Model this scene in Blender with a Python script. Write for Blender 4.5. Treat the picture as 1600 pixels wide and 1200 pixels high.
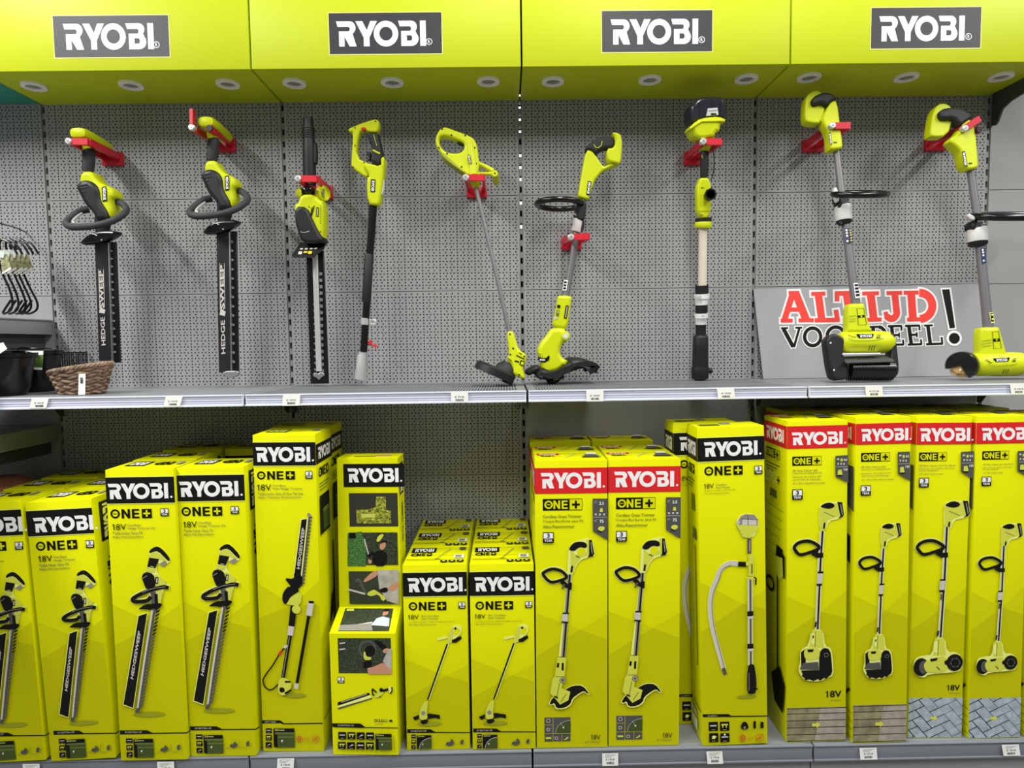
import bpy, bmesh, math, random
from math import sin, cos, pi, radians
from mathutils import Vector, Matrix
from mathutils.geometry import tessellate_polygon
random.seed(4)
for o in list(bpy.data.objects): bpy.data.objects.remove(o)
SC = bpy.context.scene
COL = SC.collection
# ---------------------------------------------------------------- camera
CAM = Vector((-.0764, -2.7707, 1.6306)); YAW, PIT, ROL, FPX = .0099, .0637, -.0138, 1000.0
cf = Vector((sin(YAW)*cos(PIT), cos(YAW)*cos(PIT), -sin(PIT)))
cr = cf.cross(Vector((0, 0, 1))).normalized(); cu = cr.cross(cf)
CR = cr*cos(ROL) + cu*sin(ROL); CU = -cr*sin(ROL) + cu*cos(ROL)
cd = bpy.data.cameras.new('camera'); co = bpy.data.objects.new('camera', cd); COL.objects.link(co)
mw = Matrix.Identity(4)
for i in range(3): mw[i][0], mw[i][1], mw[i][2], mw[i][3] = CR[i], CU[i], -cf[i], CAM[i]
co.matrix_world = mw
cd.sensor_width = 36; cd.sensor_fit = 'HORIZONTAL'; cd.lens = FPX*36/1600; cd.clip_start = .05
SC.camera = co
# ---------------------------------------------------------------- world, ceiling lamps, exposure
w = bpy.data.worlds.new('store'); SC.world = w; w.use_nodes = True
w.node_tree.nodes['Background'].inputs[0].default_value = (.93, .96, 1, 1)
w.node_tree.nodes['Background'].inputs[1].default_value = .16
def lamp(name, loc, rot, sx, sy, power, col=(1, .985, .95)):
    l = bpy.data.lights.new(name, 'AREA'); l.shape = 'RECTANGLE'; l.size = sx; l.size_y = sy; l.energy = power; l.color = col
    o = bpy.data.objects.new(name, l); COL.objects.link(o); o.location = loc; o.rotation_euler = rot
    o['kind'] = 'structure'
    return o
for X_, W_ in ((-3.3, 260), (.5, 120), (3.9, 180)): lamp('ceiling_lamp', (X_, -2.8, 4.5), (0, 0, 0), .5, 4.2, W_)
vs = SC.view_settings
vs.view_transform = 'Standard'; vs.look = 'None'; vs.gamma = 1; vs.use_curve_mapping = False; vs.exposure = .35

def ray(x, y): return cf + CR*((x-800)/FPX) + CU*((600-y)/FPX)
def at(x, y, Y): d = ray(x, y); return CAM + d*((Y-CAM.y)/d.y)
def atz(x, y, Z): d = ray(x, y); return CAM + d*((Z-CAM.z)/d.z)
# ---------------------------------------------------------------- materials
def lin(c): return tuple(((v/255+.055)/1.055)**2.4 if v > 10 else v/255/12.92 for v in c) + (1,)
MATS = {}
def mat(name, rgb, rough=.5, metal=0., bump=0., bscale=200., var=0., spec=.5, trans=0., emit=0.):
    m = bpy.data.materials.new(name); m.use_nodes = True
    nt = m.node_tree; b = nt.nodes['Principled BSDF']
    b.inputs['Base Color'].default_value = lin(rgb); b.inputs['Roughness'].default_value = rough
    b.inputs['Metallic'].default_value = metal; b.inputs['Specular IOR Level'].default_value = spec
    if trans: b.inputs['Transmission Weight'].default_value = trans
    if emit:
        b.inputs['Emission Color'].default_value = lin(rgb); b.inputs['Emission Strength'].default_value = emit
    if bump or var:
        tc = nt.nodes.new('ShaderNodeTexCoord'); n = nt.nodes.new('ShaderNodeTexNoise')
        n.inputs['Scale'].default_value = bscale; n.inputs['Detail'].default_value = 3
        nt.links.new(tc.outputs['Object'], n.inputs['Vector'])
        if bump:
            bp = nt.nodes.new('ShaderNodeBump'); bp.inputs['Strength'].default_value = bump; bp.inputs['Distance'].default_value = .002
            nt.links.new(n.outputs['Fac'], bp.inputs['Height']); nt.links.new(bp.outputs['Normal'], b.inputs['Normal'])
        if var:
            mx = nt.nodes.new('ShaderNodeMix'); mx.data_type = 'RGBA'
            c = lin(rgb); mx.inputs[6].default_value = tuple(v*(1-var) for v in c[:3])+(1,); mx.inputs[7].default_value = tuple(min(1, v*(1+var)) for v in c[:3])+(1,)
            mr = nt.nodes.new('ShaderNodeMapRange'); mr.inputs[1].default_value = .33; mr.inputs[2].default_value = .67; nt.links.new(n.outputs['Fac'], mr.inputs[0]); nt.links.new(mr.outputs[0], mx.inputs[0]); nt.links.new(mx.outputs[2], b.inputs['Base Color'])
    MATS[name] = m
    return m
mat('panel_grey', (154, 155, 155), .55)
mat('steel_grey', (150, 152, 153), .5, bump=.05, bscale=400)
mat('steel_dark', (70, 74, 76), .5)
mat('post_grey', (140, 141, 140), .5)
mat('backing', (7, 7, 8), .9)
mat('canopy_lime', (194, 208, 24), .5, bump=.06, bscale=600, spec=.25)
mat('teal', (50, 150, 130), .5)
mat('logo_grey', (44, 44, 51), .5)
mat('white', (238, 238, 238), .5)
mat('spot_ring', (250, 250, 246), .35)
mat('spot_glass', (150, 150, 142), .2)
mat('rail_white', (222, 226, 240), .22, spec=.6)
mat('rail_line', (168, 172, 188), .3)
mat('rail_grey', (120, 124, 132), .42)
mat('deck_grey', (128, 131, 134), .42)
mat('floor_tile', (105, 104, 100), .4, var=.08, bscale=3)
mat('paper', (240, 240, 236), .7)
mat('ink', (30, 30, 30), .7)
mat('lime', (203, 215, 14), .42, bump=.04, bscale=300, spec=.3)
mat('lime_dark', (150, 160, 24), .5)
mat('black', (17, 17, 19), .5, bump=.1, bscale=400)
mat('rubber', (26, 26, 28), .6, bump=.1, bscale=500)
mat('gloss_black', (14, 14, 16), .25)
mat('foam', (47, 48, 51), .7, bump=.15, bscale=600)
mat('alu', (165, 165, 168), .38, metal=.75)
mat('shaft_grey', (122, 120, 122), .42, metal=.3)
mat('silver', (225, 225, 222), .28, metal=.55)
mat('cream', (226, 216, 196), .35)
mat('cup_grey', (160, 160, 160), .5)
mat('light_grey', (214, 214, 210), .45)
mat('smoke', (42, 44, 52), .2)
mat('red', (205, 24, 44), .38)
mat('bright_red', (214, 36, 40), .5)
mat('sign_grey', (160, 162, 165), .5)
mat('sign_red', (240, 62, 50), .5)
mat('sticker_blue', (28, 44, 92), .4)
mat('sticker_yellow', (226, 196, 60), .5)
mat('bristle_tan', (196, 158, 96), .8)
mat('wicker', (118, 92, 74), .7, var=.45, bscale=35, bump=.3)
mat('wicker_pale', (142, 118, 96), .7, var=.4, bscale=30, bump=.3)
mat('brown', (120, 72, 46), .7, var=.2, bscale=30)
mat('leaf_print', (84, 112, 50), .6, var=.6, bscale=60)
mat('tag_print', (150, 150, 110), .5, var=.5, bscale=60)
mat('clear_bag', (205, 212, 206), .3)
mat('slot_glow', (255, 255, 250), .5, emit=1.2)
# cardboard and its inks
mat('carton', (219, 222, 0), .5, bump=.05, bscale=150, spec=.15)
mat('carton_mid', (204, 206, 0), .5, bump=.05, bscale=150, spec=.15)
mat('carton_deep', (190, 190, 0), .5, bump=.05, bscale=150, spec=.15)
mat('carton_seam', (90, 92, 10), .7)
mat('p_black', (14, 13, 12), .5, spec=.25)
mat('p_white', (240, 240, 240), .45)
mat('p_red', (216, 28, 34), .45)
mat('p_grey', (78, 78, 76), .45)
mat('p_mid', (140, 136, 128), .45)
mat('p_light', (200, 196, 190), .45)
mat('p_lime', (206, 212, 70), .45)
mat('p_pale', (232, 238, 130), .45)
mat('p_shadow', (150, 154, 8), .45)
mat('p_dkgreen', (62, 78, 26), .45)
mat('p_olive', (96, 108, 44), .45)
mat('p_skin', (196, 140, 112), .5)
mat('p_orange', (200, 96, 30), .5)
mat('p_hedge', (46, 56, 36), .5, var=.95, bscale=260)
mat('p_hedge_light', (66, 112, 50), .5, var=.8, bscale=200)
mat('p_camo', (140, 146, 40), .5, var=.6, bscale=120)
mat('p_photo_dark', (46, 46, 34), .5)
mat('p_shirt', (176, 172, 166), .5, var=.15, bscale=40)
mat('p_blueshirt', (196, 210, 222), .5)
mat('p_wood', (160, 150, 136), .5, var=.18, bscale=30)
mat('p_wood_dirty', (132, 126, 96), .5, var=.35, bscale=25)
mat('p_paver', (160, 174, 184), .5, var=.2, bscale=40)

def perforate(name, rgb):
    """steel sheet with punched holes: rows of 15 mm pitch alternating with rows of 25 mm pitch, see-through"""
    m = mat(name, rgb, .55)
    nt = m.node_tree; N = nt.nodes; L = nt.links; b = N['Principled BSDF']; out = N['Material Output']
    tc = N.new('ShaderNodeTexCoord'); sp = N.new('ShaderNodeSeparateXYZ'); L.new(tc.outputs['Object'], sp.inputs[0])
    def M(op, a, c=None, v=None):
        n = N.new('ShaderNodeMath'); n.operation = op
        L.new(a, n.inputs[0])
        if c is not None: L.new(c, n.inputs[1])
        elif v is not None: n.inputs[1].default_value = v
        return n.outputs[0]
    def cell(s, pitch, off):      # distance from the nearest lattice line
        t = M('DIVIDE', M('ADD', s, v=off+pitch*1000.5), v=pitch)
        return M('MULTIPLY', M('SUBTRACT', M('FRACT', t), v=.5), v=pitch)
    def hole(px, ox, pz, oz):
        x = cell(sp.outputs['X'], px, ox); z = cell(sp.outputs['Z'], pz, oz)
        d2 = M('ADD', M('MULTIPLY', x, x), M('MULTIPLY', z, z))
        return M('LESS_THAN', d2, v=.0031**2)
    h = M('MAXIMUM', hole(.015, 0, .025, 0), hole(.025, 0, .025, .0125))
    # plain rim of the sheet
    for ax, lo in (('X', .492), ('Z', .194)):
        a = N.new('ShaderNodeMath'); a.operation = 'ABSOLUTE'; L.new(sp.outputs[ax], a.inputs[0])
        h = M('MULTIPLY', h, M('LESS_THAN', a.outputs[0], v=lo))
    tr = N.new('ShaderNodeBsdfTransparent'); mx = N.new('ShaderNodeMixShader')
    L.new(h, mx.inputs[0]); L.new(b.outputs[0], mx.inputs[1]); L.new(tr.outputs[0], mx.inputs[2]); L.new(mx.outputs[0], out.inputs['Surface'])
    return m
perforate('perforated_grey', (154, 155, 155))

# ---------------------------------------------------------------- mesh builder
class MB:
    def __init__(s): s.v = []; s.f = []; s.m = []; s.s = []; s.ml = []
    def mi(s, name):
        if name not in s.ml: s.ml.append(name)
        return s.ml.index(name)
    def add(s, vs, fs, m, smooth=False):
        o = len(s.v); k = s.mi(m)
        s.v += [tuple(p) for p in vs]
        for f in fs: s.f.append([i+o for i in f]); s.m.append(k); s.s.append(smooth)
        return s
    def box(s, lo, hi, m, bev=0.):
        if bev:
            bm = bmesh.new(); bmesh.ops.create_cube(bm, size=1)
            for v in bm.verts:
                for i in range(3): v.co[i] = (lo[i]+hi[i])/2 + v.co[i]*(hi[i]-lo[i])
            bmesh.ops.bevel(bm, geom=bm.edges[:], offset=bev, segments=2, affect='EDGES', profile=.5)
            bm.verts.index_update()
            s.add([v.co for v in bm.verts], [[v.index for v in f.verts] for f in bm.faces], m, True); bm.free(); return s
        x0, y0, z0 = lo; x1, y1, z1 = hi
        V = [(x0, y0, z0), (x1, y0, z0), (x1, y1, z0), (x0, y1, z0), (x0, y0, z1), (x1, y0, z1), (x1, y1, z1), (x0, y1, z1)]
        return s.add(V, [(3, 2, 1, 0), (4, 5, 6, 7), (0, 1, 5, 4), (1, 2, 6, 5), (2, 3, 7, 6), (3, 0, 4, 7)], m)
    def tube(s, path, rad, m, n=12, closed=False, cap=True, sq=None):
        P = [Vector(p) for p in path]; k = len(P)
        R = rad if isinstance(rad, (list, tuple)) else [rad]*k
        V = []; up = None
        for i in range(k):
            a = P[(i-1) % k] if (closed or i > 0) else P[i]; b = P[(i+1) % k] if (closed or i < k-1) else P[i]
            t = b-a
            if t.length < 1e-7:
                t = P[min(i+1, k-1)]-P[max(i-2, 0)]
            t.normalize()
            if up is None:
                up = Vector((0, 0, 1)) if abs(t.z) < .9 else Vector((0, 1, 0))
            up = (up - t*up.dot(t)).normalized(); sd = t.cross(up)
            for j in range(n):
                q = 2*pi*j/n
                ax, ay = cos(q), sin(q)
                if sq:
                    e = max(abs(ax), abs(ay))**sq; ax /= e; ay /= e
                V.append(P[i] + (up*ax + sd*ay)*R[i])
        F = []
        for i in range(k if closed else k-1):
            for j in range(n):
                a = i*n+j; b = i*n+(j+1) % n; c = ((i+1) % k)*n+(j+1) % n; d = ((i+1) % k)*n+j
                F.append((a, b, c, d))
        if cap and not closed: F += [tuple(range(n))[::-1], tuple((k-1)*n+j for j in range(n))]
        return s.add(V, F, m, True)
    def bar(s, a, b, wx, wz, m):
        """square bar from a to b: wx across, wz in the other direction"""
        a = Vector(a); b = Vector(b); t = (b-a).normalized()
        up = Vector((0, 0, 1)) if abs(t.z) < .95 else Vector((0, 1, 0))
        sd = t.cross(up).normalized(); up = sd.cross(t)
        V = [p + sd*(i*wx/2) + up*(j*wz/2) for p in (a, b) for i, j in ((-1, -1), (1, -1), (1, 1), (-1, 1))]
        return s.add(V, [(0, 1, 2, 3), (7, 6, 5, 4), (0, 4, 5, 1), (1, 5, 6, 2), (2, 6, 7, 3), (3, 7, 4, 0)], m)
    def ball(s, c, r, m, sx=1, sy=1, sz=1, n=12):
        V = []; F = []; c = Vector(c)
        for i in range(1, n//2):
            t = pi*i/(n//2)
            for j in range(n): q = 2*pi*j/n; V.append(c+Vector((sin(t)*cos(q)*r*sx, sin(t)*sin(q)*r*sy, cos(t)*r*sz)))
        k = len(V); V += [c+Vector((0, 0, r*sz)), c-Vector((0, 0, r*sz))]
        for i in range(n//2-2):
            for j in range(n): F.append((i*n+j, i*n+(j+1) % n, (i+1)*n+(j+1) % n, (i+1)*n+j)[::-1])
        for j in range(n): F.append((k, j, (j+1) % n)); F.append((k+1, (n//2-2)*n+(j+1) % n, (n//2-2)*n+j))
        return s.add(V, F, m, True)
    def build(s, name, root=None, local=False, sharp=38):
        me = bpy.data.meshes.new(name)
        off = Vector((0, 0, 0)) if (local or root is None) else root.location
        me.from_pydata([tuple(Vector(p)-off) for p in s.v], [], s.f)
        for n in s.ml: me.materials.append(MATS[n])
        me.polygons.foreach_set('material_index', s.m); me.polygons.foreach_set('use_smooth', s.s)
        me.update()
        if any(s.s): me.set_sharp_from_angle(angle=radians(sharp))
        o = bpy.data.objects.new(name, me); COL.objects.link(o)
        if root: o.parent = root
        return o
def tag(o, label, cat, group=None):
    o['label'] = label; o['category'] = cat
    if group: o['group'] = group
    return o
def thing(name, label, cat, loc=(0, 0, 0), group=None):
    o = bpy.data.objects.new(name, None); COL.objects.link(o); o.location = loc; o.empty_display_size = .05
    return tag(o, label, cat, group)
def setting(name, mb):
    o = mb.build(name); o['kind'] = 'structure'; return o
def center(mb, name):
    """single-mesh thing with its origin at the middle of its base"""
    xs = [p[0] for p in mb.v]; ys = [p[1] for p in mb.v]; zs = [p[2] for p in mb.v]
    c = Vector(((min(xs)+max(xs))/2, (min(ys)+max(ys))/2, min(zs)))
    mb.v = [tuple(Vector(p)-c) for p in mb.v]
    o = mb.build(name); o.location = c; return o
def chaikin(p, it=2):
    for _ in range(it):
        q = []
        for i in range(len(p)):
            a = p[i]; b = p[(i+1) % len(p)]
            q += [(a[0]*.75+b[0]*.25, a[1]*.75+b[1]*.25), (a[0]*.25+b[0]*.75, a[1]*.25+b[1]*.75)]
        p = q
    return p
def spline(p, n=6, closed=False):
    """Catmull-Rom through points of any dimension"""
    k = len(p); out = []
    for i in range(k if closed else k-1):
        g = lambda j: p[j % k] if closed else p[min(max(j, 0), k-1)]
        a, b, c, d = g(i-1), g(i), g(i+1), g(i+2)
        for s in range(n):
            t = s/n
            out.append(tuple(.5*(2*b[j]+(c[j]-a[j])*t+(2*a[j]-5*b[j]+4*c[j]-d[j])*t*t+(3*b[j]-a[j]-3*c[j]+d[j])*t**3) for j in range(len(b))))
    if not closed: out.append(tuple(p[-1]))
    return out
def area(p): return sum(p[i][0]*p[(i+1) % len(p)][1]-p[(i+1) % len(p)][0]*p[i][1] for i in range(len(p)))/2
def fill(loops):
    """flat triangulated fill of an outline with holes -> verts, faces facing +w"""
    vs = [q for l in loops for q in l]
    tr = tessellate_polygon([[Vector((q[0], q[1], 0)) for q in l] for l in loops])
    fs = []
    for t in tr:
        a, b, c = (vs[i] for i in t)
        cr_ = (b[0]-a[0])*(c[1]-a[1])-(b[1]-a[1])*(c[0]-a[0])
        fs.append(tuple(t) if cr_ > 0 else tuple(t)[::-1])
    return vs, fs
def solid(loops, t, bev):
    """outline extruded to thickness t with rounded rims"""
    cu_ = bpy.data.curves.new('tmp', 'CURVE'); cu_.dimensions = '2D'; cu_.fill_mode = 'BOTH'
    bev = min(bev, t*.49)
    cu_.extrude = t/2-bev; cu_.bevel_depth = bev; cu_.bevel_resolution = 2; cu_.offset = -bev
    for l in loops:
        sp = cu_.splines.new('POLY'); sp.points.add(len(l)-1)
        for i, q in enumerate(l): sp.points[i].co = (q[0], q[1], 0, 1)
        sp.use_cyclic_u = True
    ob = bpy.data.objects.new('tmp', cu_)
    me = bpy.data.meshes.new_from_object(ob)
    V = [tuple(v.co) for v in me.vertices]; F = [tuple(p.vertices) for p in me.polygons]
    bpy.data.objects.remove(ob); bpy.data.curves.remove(cu_); bpy.data.meshes.remove(me)
    return V, F
TXT = {}
def glyphs(s, bold=0.):
    k = (s, bold)
    if k not in TXT:
        c = bpy.data.curves.new('tmp', 'FONT'); c.body = s; c.resolution_u = 2; c.offset = bold
        ob = bpy.data.objects.new('tmp', c); me = bpy.data.meshes.new_from_object(ob)
        V = [(v.co.x, v.co.y) for v in me.vertices]; F = [tuple(p.vertices) for p in me.polygons]
        bpy.data.objects.remove(ob); bpy.data.curves.remove(c); bpy.data.meshes.remove(me)
        xs = [v[0] for v in V]; ys = [v[1] for v in V]
        x0, x1, y0, y1 = min(xs), max(xs), min(ys), max(ys)
        TXT[k] = [((x-x0)/(x1-x0), (y-y0)/(y1-y0)) for x, y in V], F
    return TXT[k]
def arc(cx, cy, rx, ry, a0, a1, n=10): return [(cx+rx*cos(radians(a0+(a1-a0)*i/n)), cy+ry*sin(radians(a0+(a1-a0)*i/n))) for i in range(n+1)]
# the five letters, unit box 0..1 (y up); each a list of loops
def _n(pts): return [((x-563)/487, (247-y)/135) for x, y in pts]
def _a(cx, cy, rx, ry, a0, a1, n=6): return [(cx+rx*cos(radians(a)), cy-ry*sin(radians(a))) for a in [a0+(a1-a0)*i/n for i in range(n+1)]]
LOGO = [
 [_n([(563, 112)] + _a(636, 147, 33, 35, 90, -40) + [(652, 180), (672, 247), (634, 247), (607, 196), (607, 247), (577, 247), (577, 166)] + _a(628, 154, 9, 12, -90, 90) + [(571, 142)])],
 [_n([(668, 112), (706, 112), (729, 160), (749, 112), (786, 112), (743, 200), (743, 247), (711, 247), (711, 200)])],
 [_n(_a(833, 180, 67, 69, 0, 360, 28)[:-1]), _n(_a(833, 180, 36, 37, 0, 360, 22)[:-1])],
 [_n([(900, 112)] + _a(972, 144, 30, 32, 90, -45) + _a(972, 208, 38, 39, 40, -90) + [(915, 247), (915, 166)] + _a(962, 154, 8, 12, -90, 90) + [(908, 142)]),
  _n([(946, 190)] + _a(966, 204, 9, 14, 90, -90) + [(946, 218)])],
 [_n([(1018, 112), (1050, 112), (1050, 247), (1018, 247)])],
]
def ribbon(pts, wd, closed=False):
    """outline of a stroke of width wd"""
    k = len(pts); L = []; R = []
    for i in range(k):
        a = pts[(i-1) % k] if (closed or i > 0) else pts[i]; b = pts[(i+1) % k] if (closed or i < k-1) else pts[i]
        dx, dy = b[0]-a[0], b[1]-a[1]; d = math.hypot(dx, dy) or 1
        nx, ny = -dy/d*wd/2, dx/d*wd/2
        L.append((pts[i][0]+nx, pts[i][1]+ny)); R.append((pts[i][0]-nx, pts[i][1]-ny))
    return [L, R[::-1]] if closed else [L + R[::-1]]
class Art:
    """flat print: P maps photo pixels to face coordinates (u, v) in metres; k is metres per pixel there"""
    def __init__(s, P, k): s.P = P; s.k = k; s.it = []; s.n = 0
    def raw(s, loops, m):
        v, f = fill(loops); s.n += 1; s.it.append((v, f, m, s.n)); return s
    def poly(s, pts, m): return s.raw([[s.P(*q) for q in pts]], m)
    def blob(s, pts, m, it=1): return s.poly(chaikin(pts, it), m)
    def line(s, pts, wpx, m, closed=False, sm=0, grow=0):
        u = [s.P(*q) for q in (spline(pts, sm, closed) if sm else pts)]
        return s.raw(ribbon(u, wpx*s.k, closed), m)
    def ring(s, c, r, wd, m):
        u = s.P(*c); return s.raw([arc(*u, (r+wd/2)*s.k, (r+wd/2)*s.k, 0, 345, 23), arc(*u, (r-wd/2)*s.k, (r-wd/2)*s.k, 0, 345, 23)], m)
    def disc(s, c, r, m, ry=None):
        u = s.P(*c); return s.raw([arc(*u, r*s.k, (ry or r)*s.k, 0, 345, 23)], m)
    def fr(s, x0, y0, x1, y1):
        c = s.P((x0+x1)/2, (y0+y1)/2); a, b = abs(x1-x0)*s.k/2, abs(y1-y0)*s.k/2
        return c[0]-a, c[1]-b, 2*a, 2*b
    def rect(s, x0, y0, x1, y1, m):
        u, v, a, b = s.fr(x0, y0, x1, y1); return s.rectuv(u, v, a, b, m)
    def rectuv(s, u, v, a, b, m): return s.raw([[(u, v), (u+a, v), (u+a, v+b), (u, v+b)]], m)
    def textuv(s, t, o, ex, ey, m, bold=0.):
        if t == '18V':      # a flagged figure one in front of the other glyphs
            v, f = glyphs('8V', bold); v = [(.27+.73*x, y) for x, y in v]; k = len(v)
            g, h = fill([[(.085, 0), (.155, 0), (.155, 1), (.1, 1), (.08, .88), (0, .82), (0, .73), (.085, .75)]]); v = v+list(g); f = list(f)+[tuple(i+k for i in q) for q in h]
        else: v, f = glyphs(t, bold)
        s.n += 1
        s.it.append(([(o[0]+ex[0]*x+ey[0]*y, o[1]+ex[1]*x+ey[1]*y) for x, y in v], f, m, s.n)); return s
    def text(s, t, x0, y0, x1, y1, m='p_black', bold=0.):
        u, v, a, b = s.fr(x0, y0, x1, y1); return s.textuv(t, (u, v), (a, 0), (0, b), m, bold)
    def textq(s, t, bl, br, tl, m, bold=0.):
        a, b, c = s.P(*bl), s.P(*br), s.P(*tl)
        return s.textuv(t, a, (b[0]-a[0], b[1]-a[1]), (c[0]-a[0], c[1]-a[1]), m, bold)
    def logouv(s, o, ex, ey, m='p_white', dot=True):
        for loops in LOGO:
            s.raw([[(o[0]+ex[0]*x+ey[0]*y, o[1]+ex[1]*x+ey[1]*y) for x, y in l] for l in loops], m); s.n -= 1
        if dot: s.raw([[(o[0]+ex[0]*x+ey[0]*y, o[1]+ex[1]*x+ey[1]*y) for x, y in arc(1.05, .09, .02, .07, 0, 330, 11)]], m)
        s.n += 1; return s
    def logo(s, x0, y0, x1, y1, m='p_white', dot=True):
        u, v, a, b = s.fr(x0, y0, x1, y1); return s.logouv((u, v), (a, 0), (0, b), m, dot)
    def logoq(s, bl, br, tl, m='p_white'):
        a, b, c = s.P(*bl), s.P(*br), s.P(*tl)
        return s.logouv(a, (b[0]-a[0], b[1]-a[1]), (c[0]-a[0], c[1]-a[1]), m, False)
    def oneuv(s, u, v, a, b, red=False, volt='18V'):
        X = lambda x: u+a*x; r = b/2
        ink, bg = ('carton', 'p_black') if red else ('p_black', 'carton')
        if red:
            s.rectuv(X(0), v, a, b, 'p_black'); s.rectuv(X(.68), v+b*.05, a*.31, b*.9, 'carton')
            x0, sc, y0, h = .04, .84, v+b*.14, b*.72
        else: x0, sc, y0, h = 0, 1, v, b
        Q = lambda x: X(x0+x*sc); r = h/2
        c = (Q(0)+r, y0+r); k = s.n
        s.raw([arc(*c, r, r, 0, 345, 23), arc(*c, r*.62, r*.62, 0, 345, 23)], ink)
        s.textuv(volt, (c[0]-r*.5, c[1]-r*.18), (r, 0), (0, r*.36), ink, .01)
        n0, n1 = Q(.27), Q(.475); t = (n1-n0)*.28
        s.raw([[(n0, y0), (n0+t, y0), (n0+t, y0+h*.62), (n1-t, y0), (n1, y0), (n1, y0+h), (n1-t, y0+h), (n1-t, y0+h*.4), (n0+t, y0+h), (n0, y0+h)]], ink)
        e0, e1 = Q(.52), Q(.7)
        s.raw([[(e0, y0), (e1, y0), (e1, y0+h*.18), (e0+t, y0+h*.18), (e0+t, y0+h*.41), (e1*.95+e0*.05, y0+h*.41), (e1*.95+e0*.05, y0+h*.59), (e0+t, y0+h*.59), (e0+t, y0+h*.82), (e1, y0+h*.82), (e1, y0+h), (e0, y0+h)]], ink)
        p0, pw = (X(.7), a*.27) if red else (X(.76), a*.24)
        if not red: s.rectuv(p0, v, pw, b, 'p_black')
        pc = (p0+pw/2, v+b/2); q = min(pw, b)*.36; g = q*.26
        s.rectuv(pc[0]-q, pc[1]-g, 2*q, 2*g, 'p_black' if red else 'carton'); s.rectuv(pc[0]-g, pc[1]-q, 2*g, 2*q, 'p_black' if red else 'carton')
        return s
    def one(s, x0, y0, x1, y1, red=False): return s.oneuv(*s.fr(x0, y0, x1, y1), red)
    def year(s, x0, y0, x1, y1):
        u, v, a, b = s.fr(x0, y0, x1, y1)
        s.rectuv(u, v, a, b, 'p_black'); s.rectuv(u+a*.07, v+b*.42, a*.86, b*.5, 'p_white')
        s.textuv('3', (u+a*.36, v+b*.46), (a*.28, 0), (0, b*.42), 'p_black', .03); s.n -= 1
        return s.textuv('YEAR', (u+a*.12, v+b*.1), (a*.76, 0), (0, b*.24), 'p_white', .02)
    def mesh(s, name, root, F, base=0, local=True):
        """F(u, v, e) -> point; e = height above the face"""
        mb = MB()
        for v, f, m, n in s.it: mb.add([F(q[0], q[1], .0005+.00022*(n+base)) for q in v], f, m)
        return mb.build(name, root, local)
def Z(ox, oy, k):
    def g(*a):
        if len(a) == 2 and not isinstance(a[0], tuple): return (ox+a[0]*k, oy+a[1]*k)
        return [(ox+x*k, oy+y*k) for x, y in (a[0] if len(a) == 1 else a)]
    return g
# ================================================================ the setting and the shelving
ZS = [2.6583, 2.2583, 1.8583, 1.4583, 1.0583, .6583, .2583]      # joints between the back panels
ZH, YH = 2.652, -.331            # canopy underside, canopy front
ZU, YU = 1.4624, -.509           # display shelf top, front edge
ZB, YB = .19, -.592              # base shelf top, front edge
setting('floor', MB().box((-6, -9, -.1), (6, 1.2, 0), 'floor_tile'))
setting('dark_backing', MB().box((-4, .07, 0), (4, .12, 3.6), 'backing'))  # near-black sheet added so the panel holes read dark
# back panels
BAYS = {-3: 'left corner bay', -2: 'hedge trimmer bay', -1: 'bay of the black pole', 0: 'stick pump bay', 1: 'patio cleaner bay', 2: 'bay at right photo edge'}
ROWS = ['top row', 'second row from top', 'third row from top', 'first row below display shelf', 'second row below display shelf', 'lowest row behind the boxes']
def panel(bay, row, plain=False, x0=None):
    mb = MB(); h = .2
    a = -.492 if x0 is None else x0
    mb.box((a, 0, -h+.0012), (.492, .0012, h-.0012), 'panel_grey' if plain else 'perforated_grey')
    o = mb.build('plain_back_panel' if plain else 'perforated_back_panel')
    o.location = (bay+.5, 0, ZS[row]-.2)
    tag(o, ('plain' if plain else 'perforated')+' grey steel back panel, '+BAYS[bay]+', '+ROWS[row], 'panel', 'grey back panels of the shelving')
for bay in (-3, -2, -1, 0, 1):
    for row in range(3): panel(bay, row, plain=(bay == -3 and row == 2))
for bay in (-2, -1):
    for row in (3, 4, 5): panel(bay, row)
for bay in (-3, 0, 1):
    for row in (3, 4, 5): panel(bay, row, True)
for row in range(3): panel(2, row, True)
for row in (3, 4, 5): panel(2, row, True)
# slotted posts between the bays
POSTS = {-2: 'left of the two hedge trimmers', -1: 'between the second hedge trimmer and the pole hedge trimmer', 0: 'behind the heads of the two grass trimmers', 1: 'just right of the stick pump', 2: 'at the right end, behind the wire brush patio cleaner'}
for X, where in POSTS.items():
    t = thing('slotted_post', 'grey slotted shelving post '+where, 'post', (X, .02, 0), 'slotted shelving posts')
    mb = MB(); y0, y1 = .004, .034
    for sx in (-1, 1): mb.box((X+sx*.0125-.0075, y0, 0), (X+sx*.0125+.0075, y1, 2.68), 'post_grey')
    z = .02
    while z < 2.62:
        mb.box((X-.0055, y0, z+.026), (X+.0055, y1, z+.05), 'post_grey'); z += .05
    mb.build('post', t)
    if X == 0:  # added glowing patches imitate next-aisle light behind the slots
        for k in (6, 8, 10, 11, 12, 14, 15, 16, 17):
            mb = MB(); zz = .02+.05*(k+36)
            mb.box((X-.005, .036, zz-.008+(.003*(k % 3))), (X+.005, .04, zz+.02), 'slot_glow')
            mb.build('glow_patch', t)['label'] = 'glowing patch standing in for light of the next aisle behind a slot'
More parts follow.
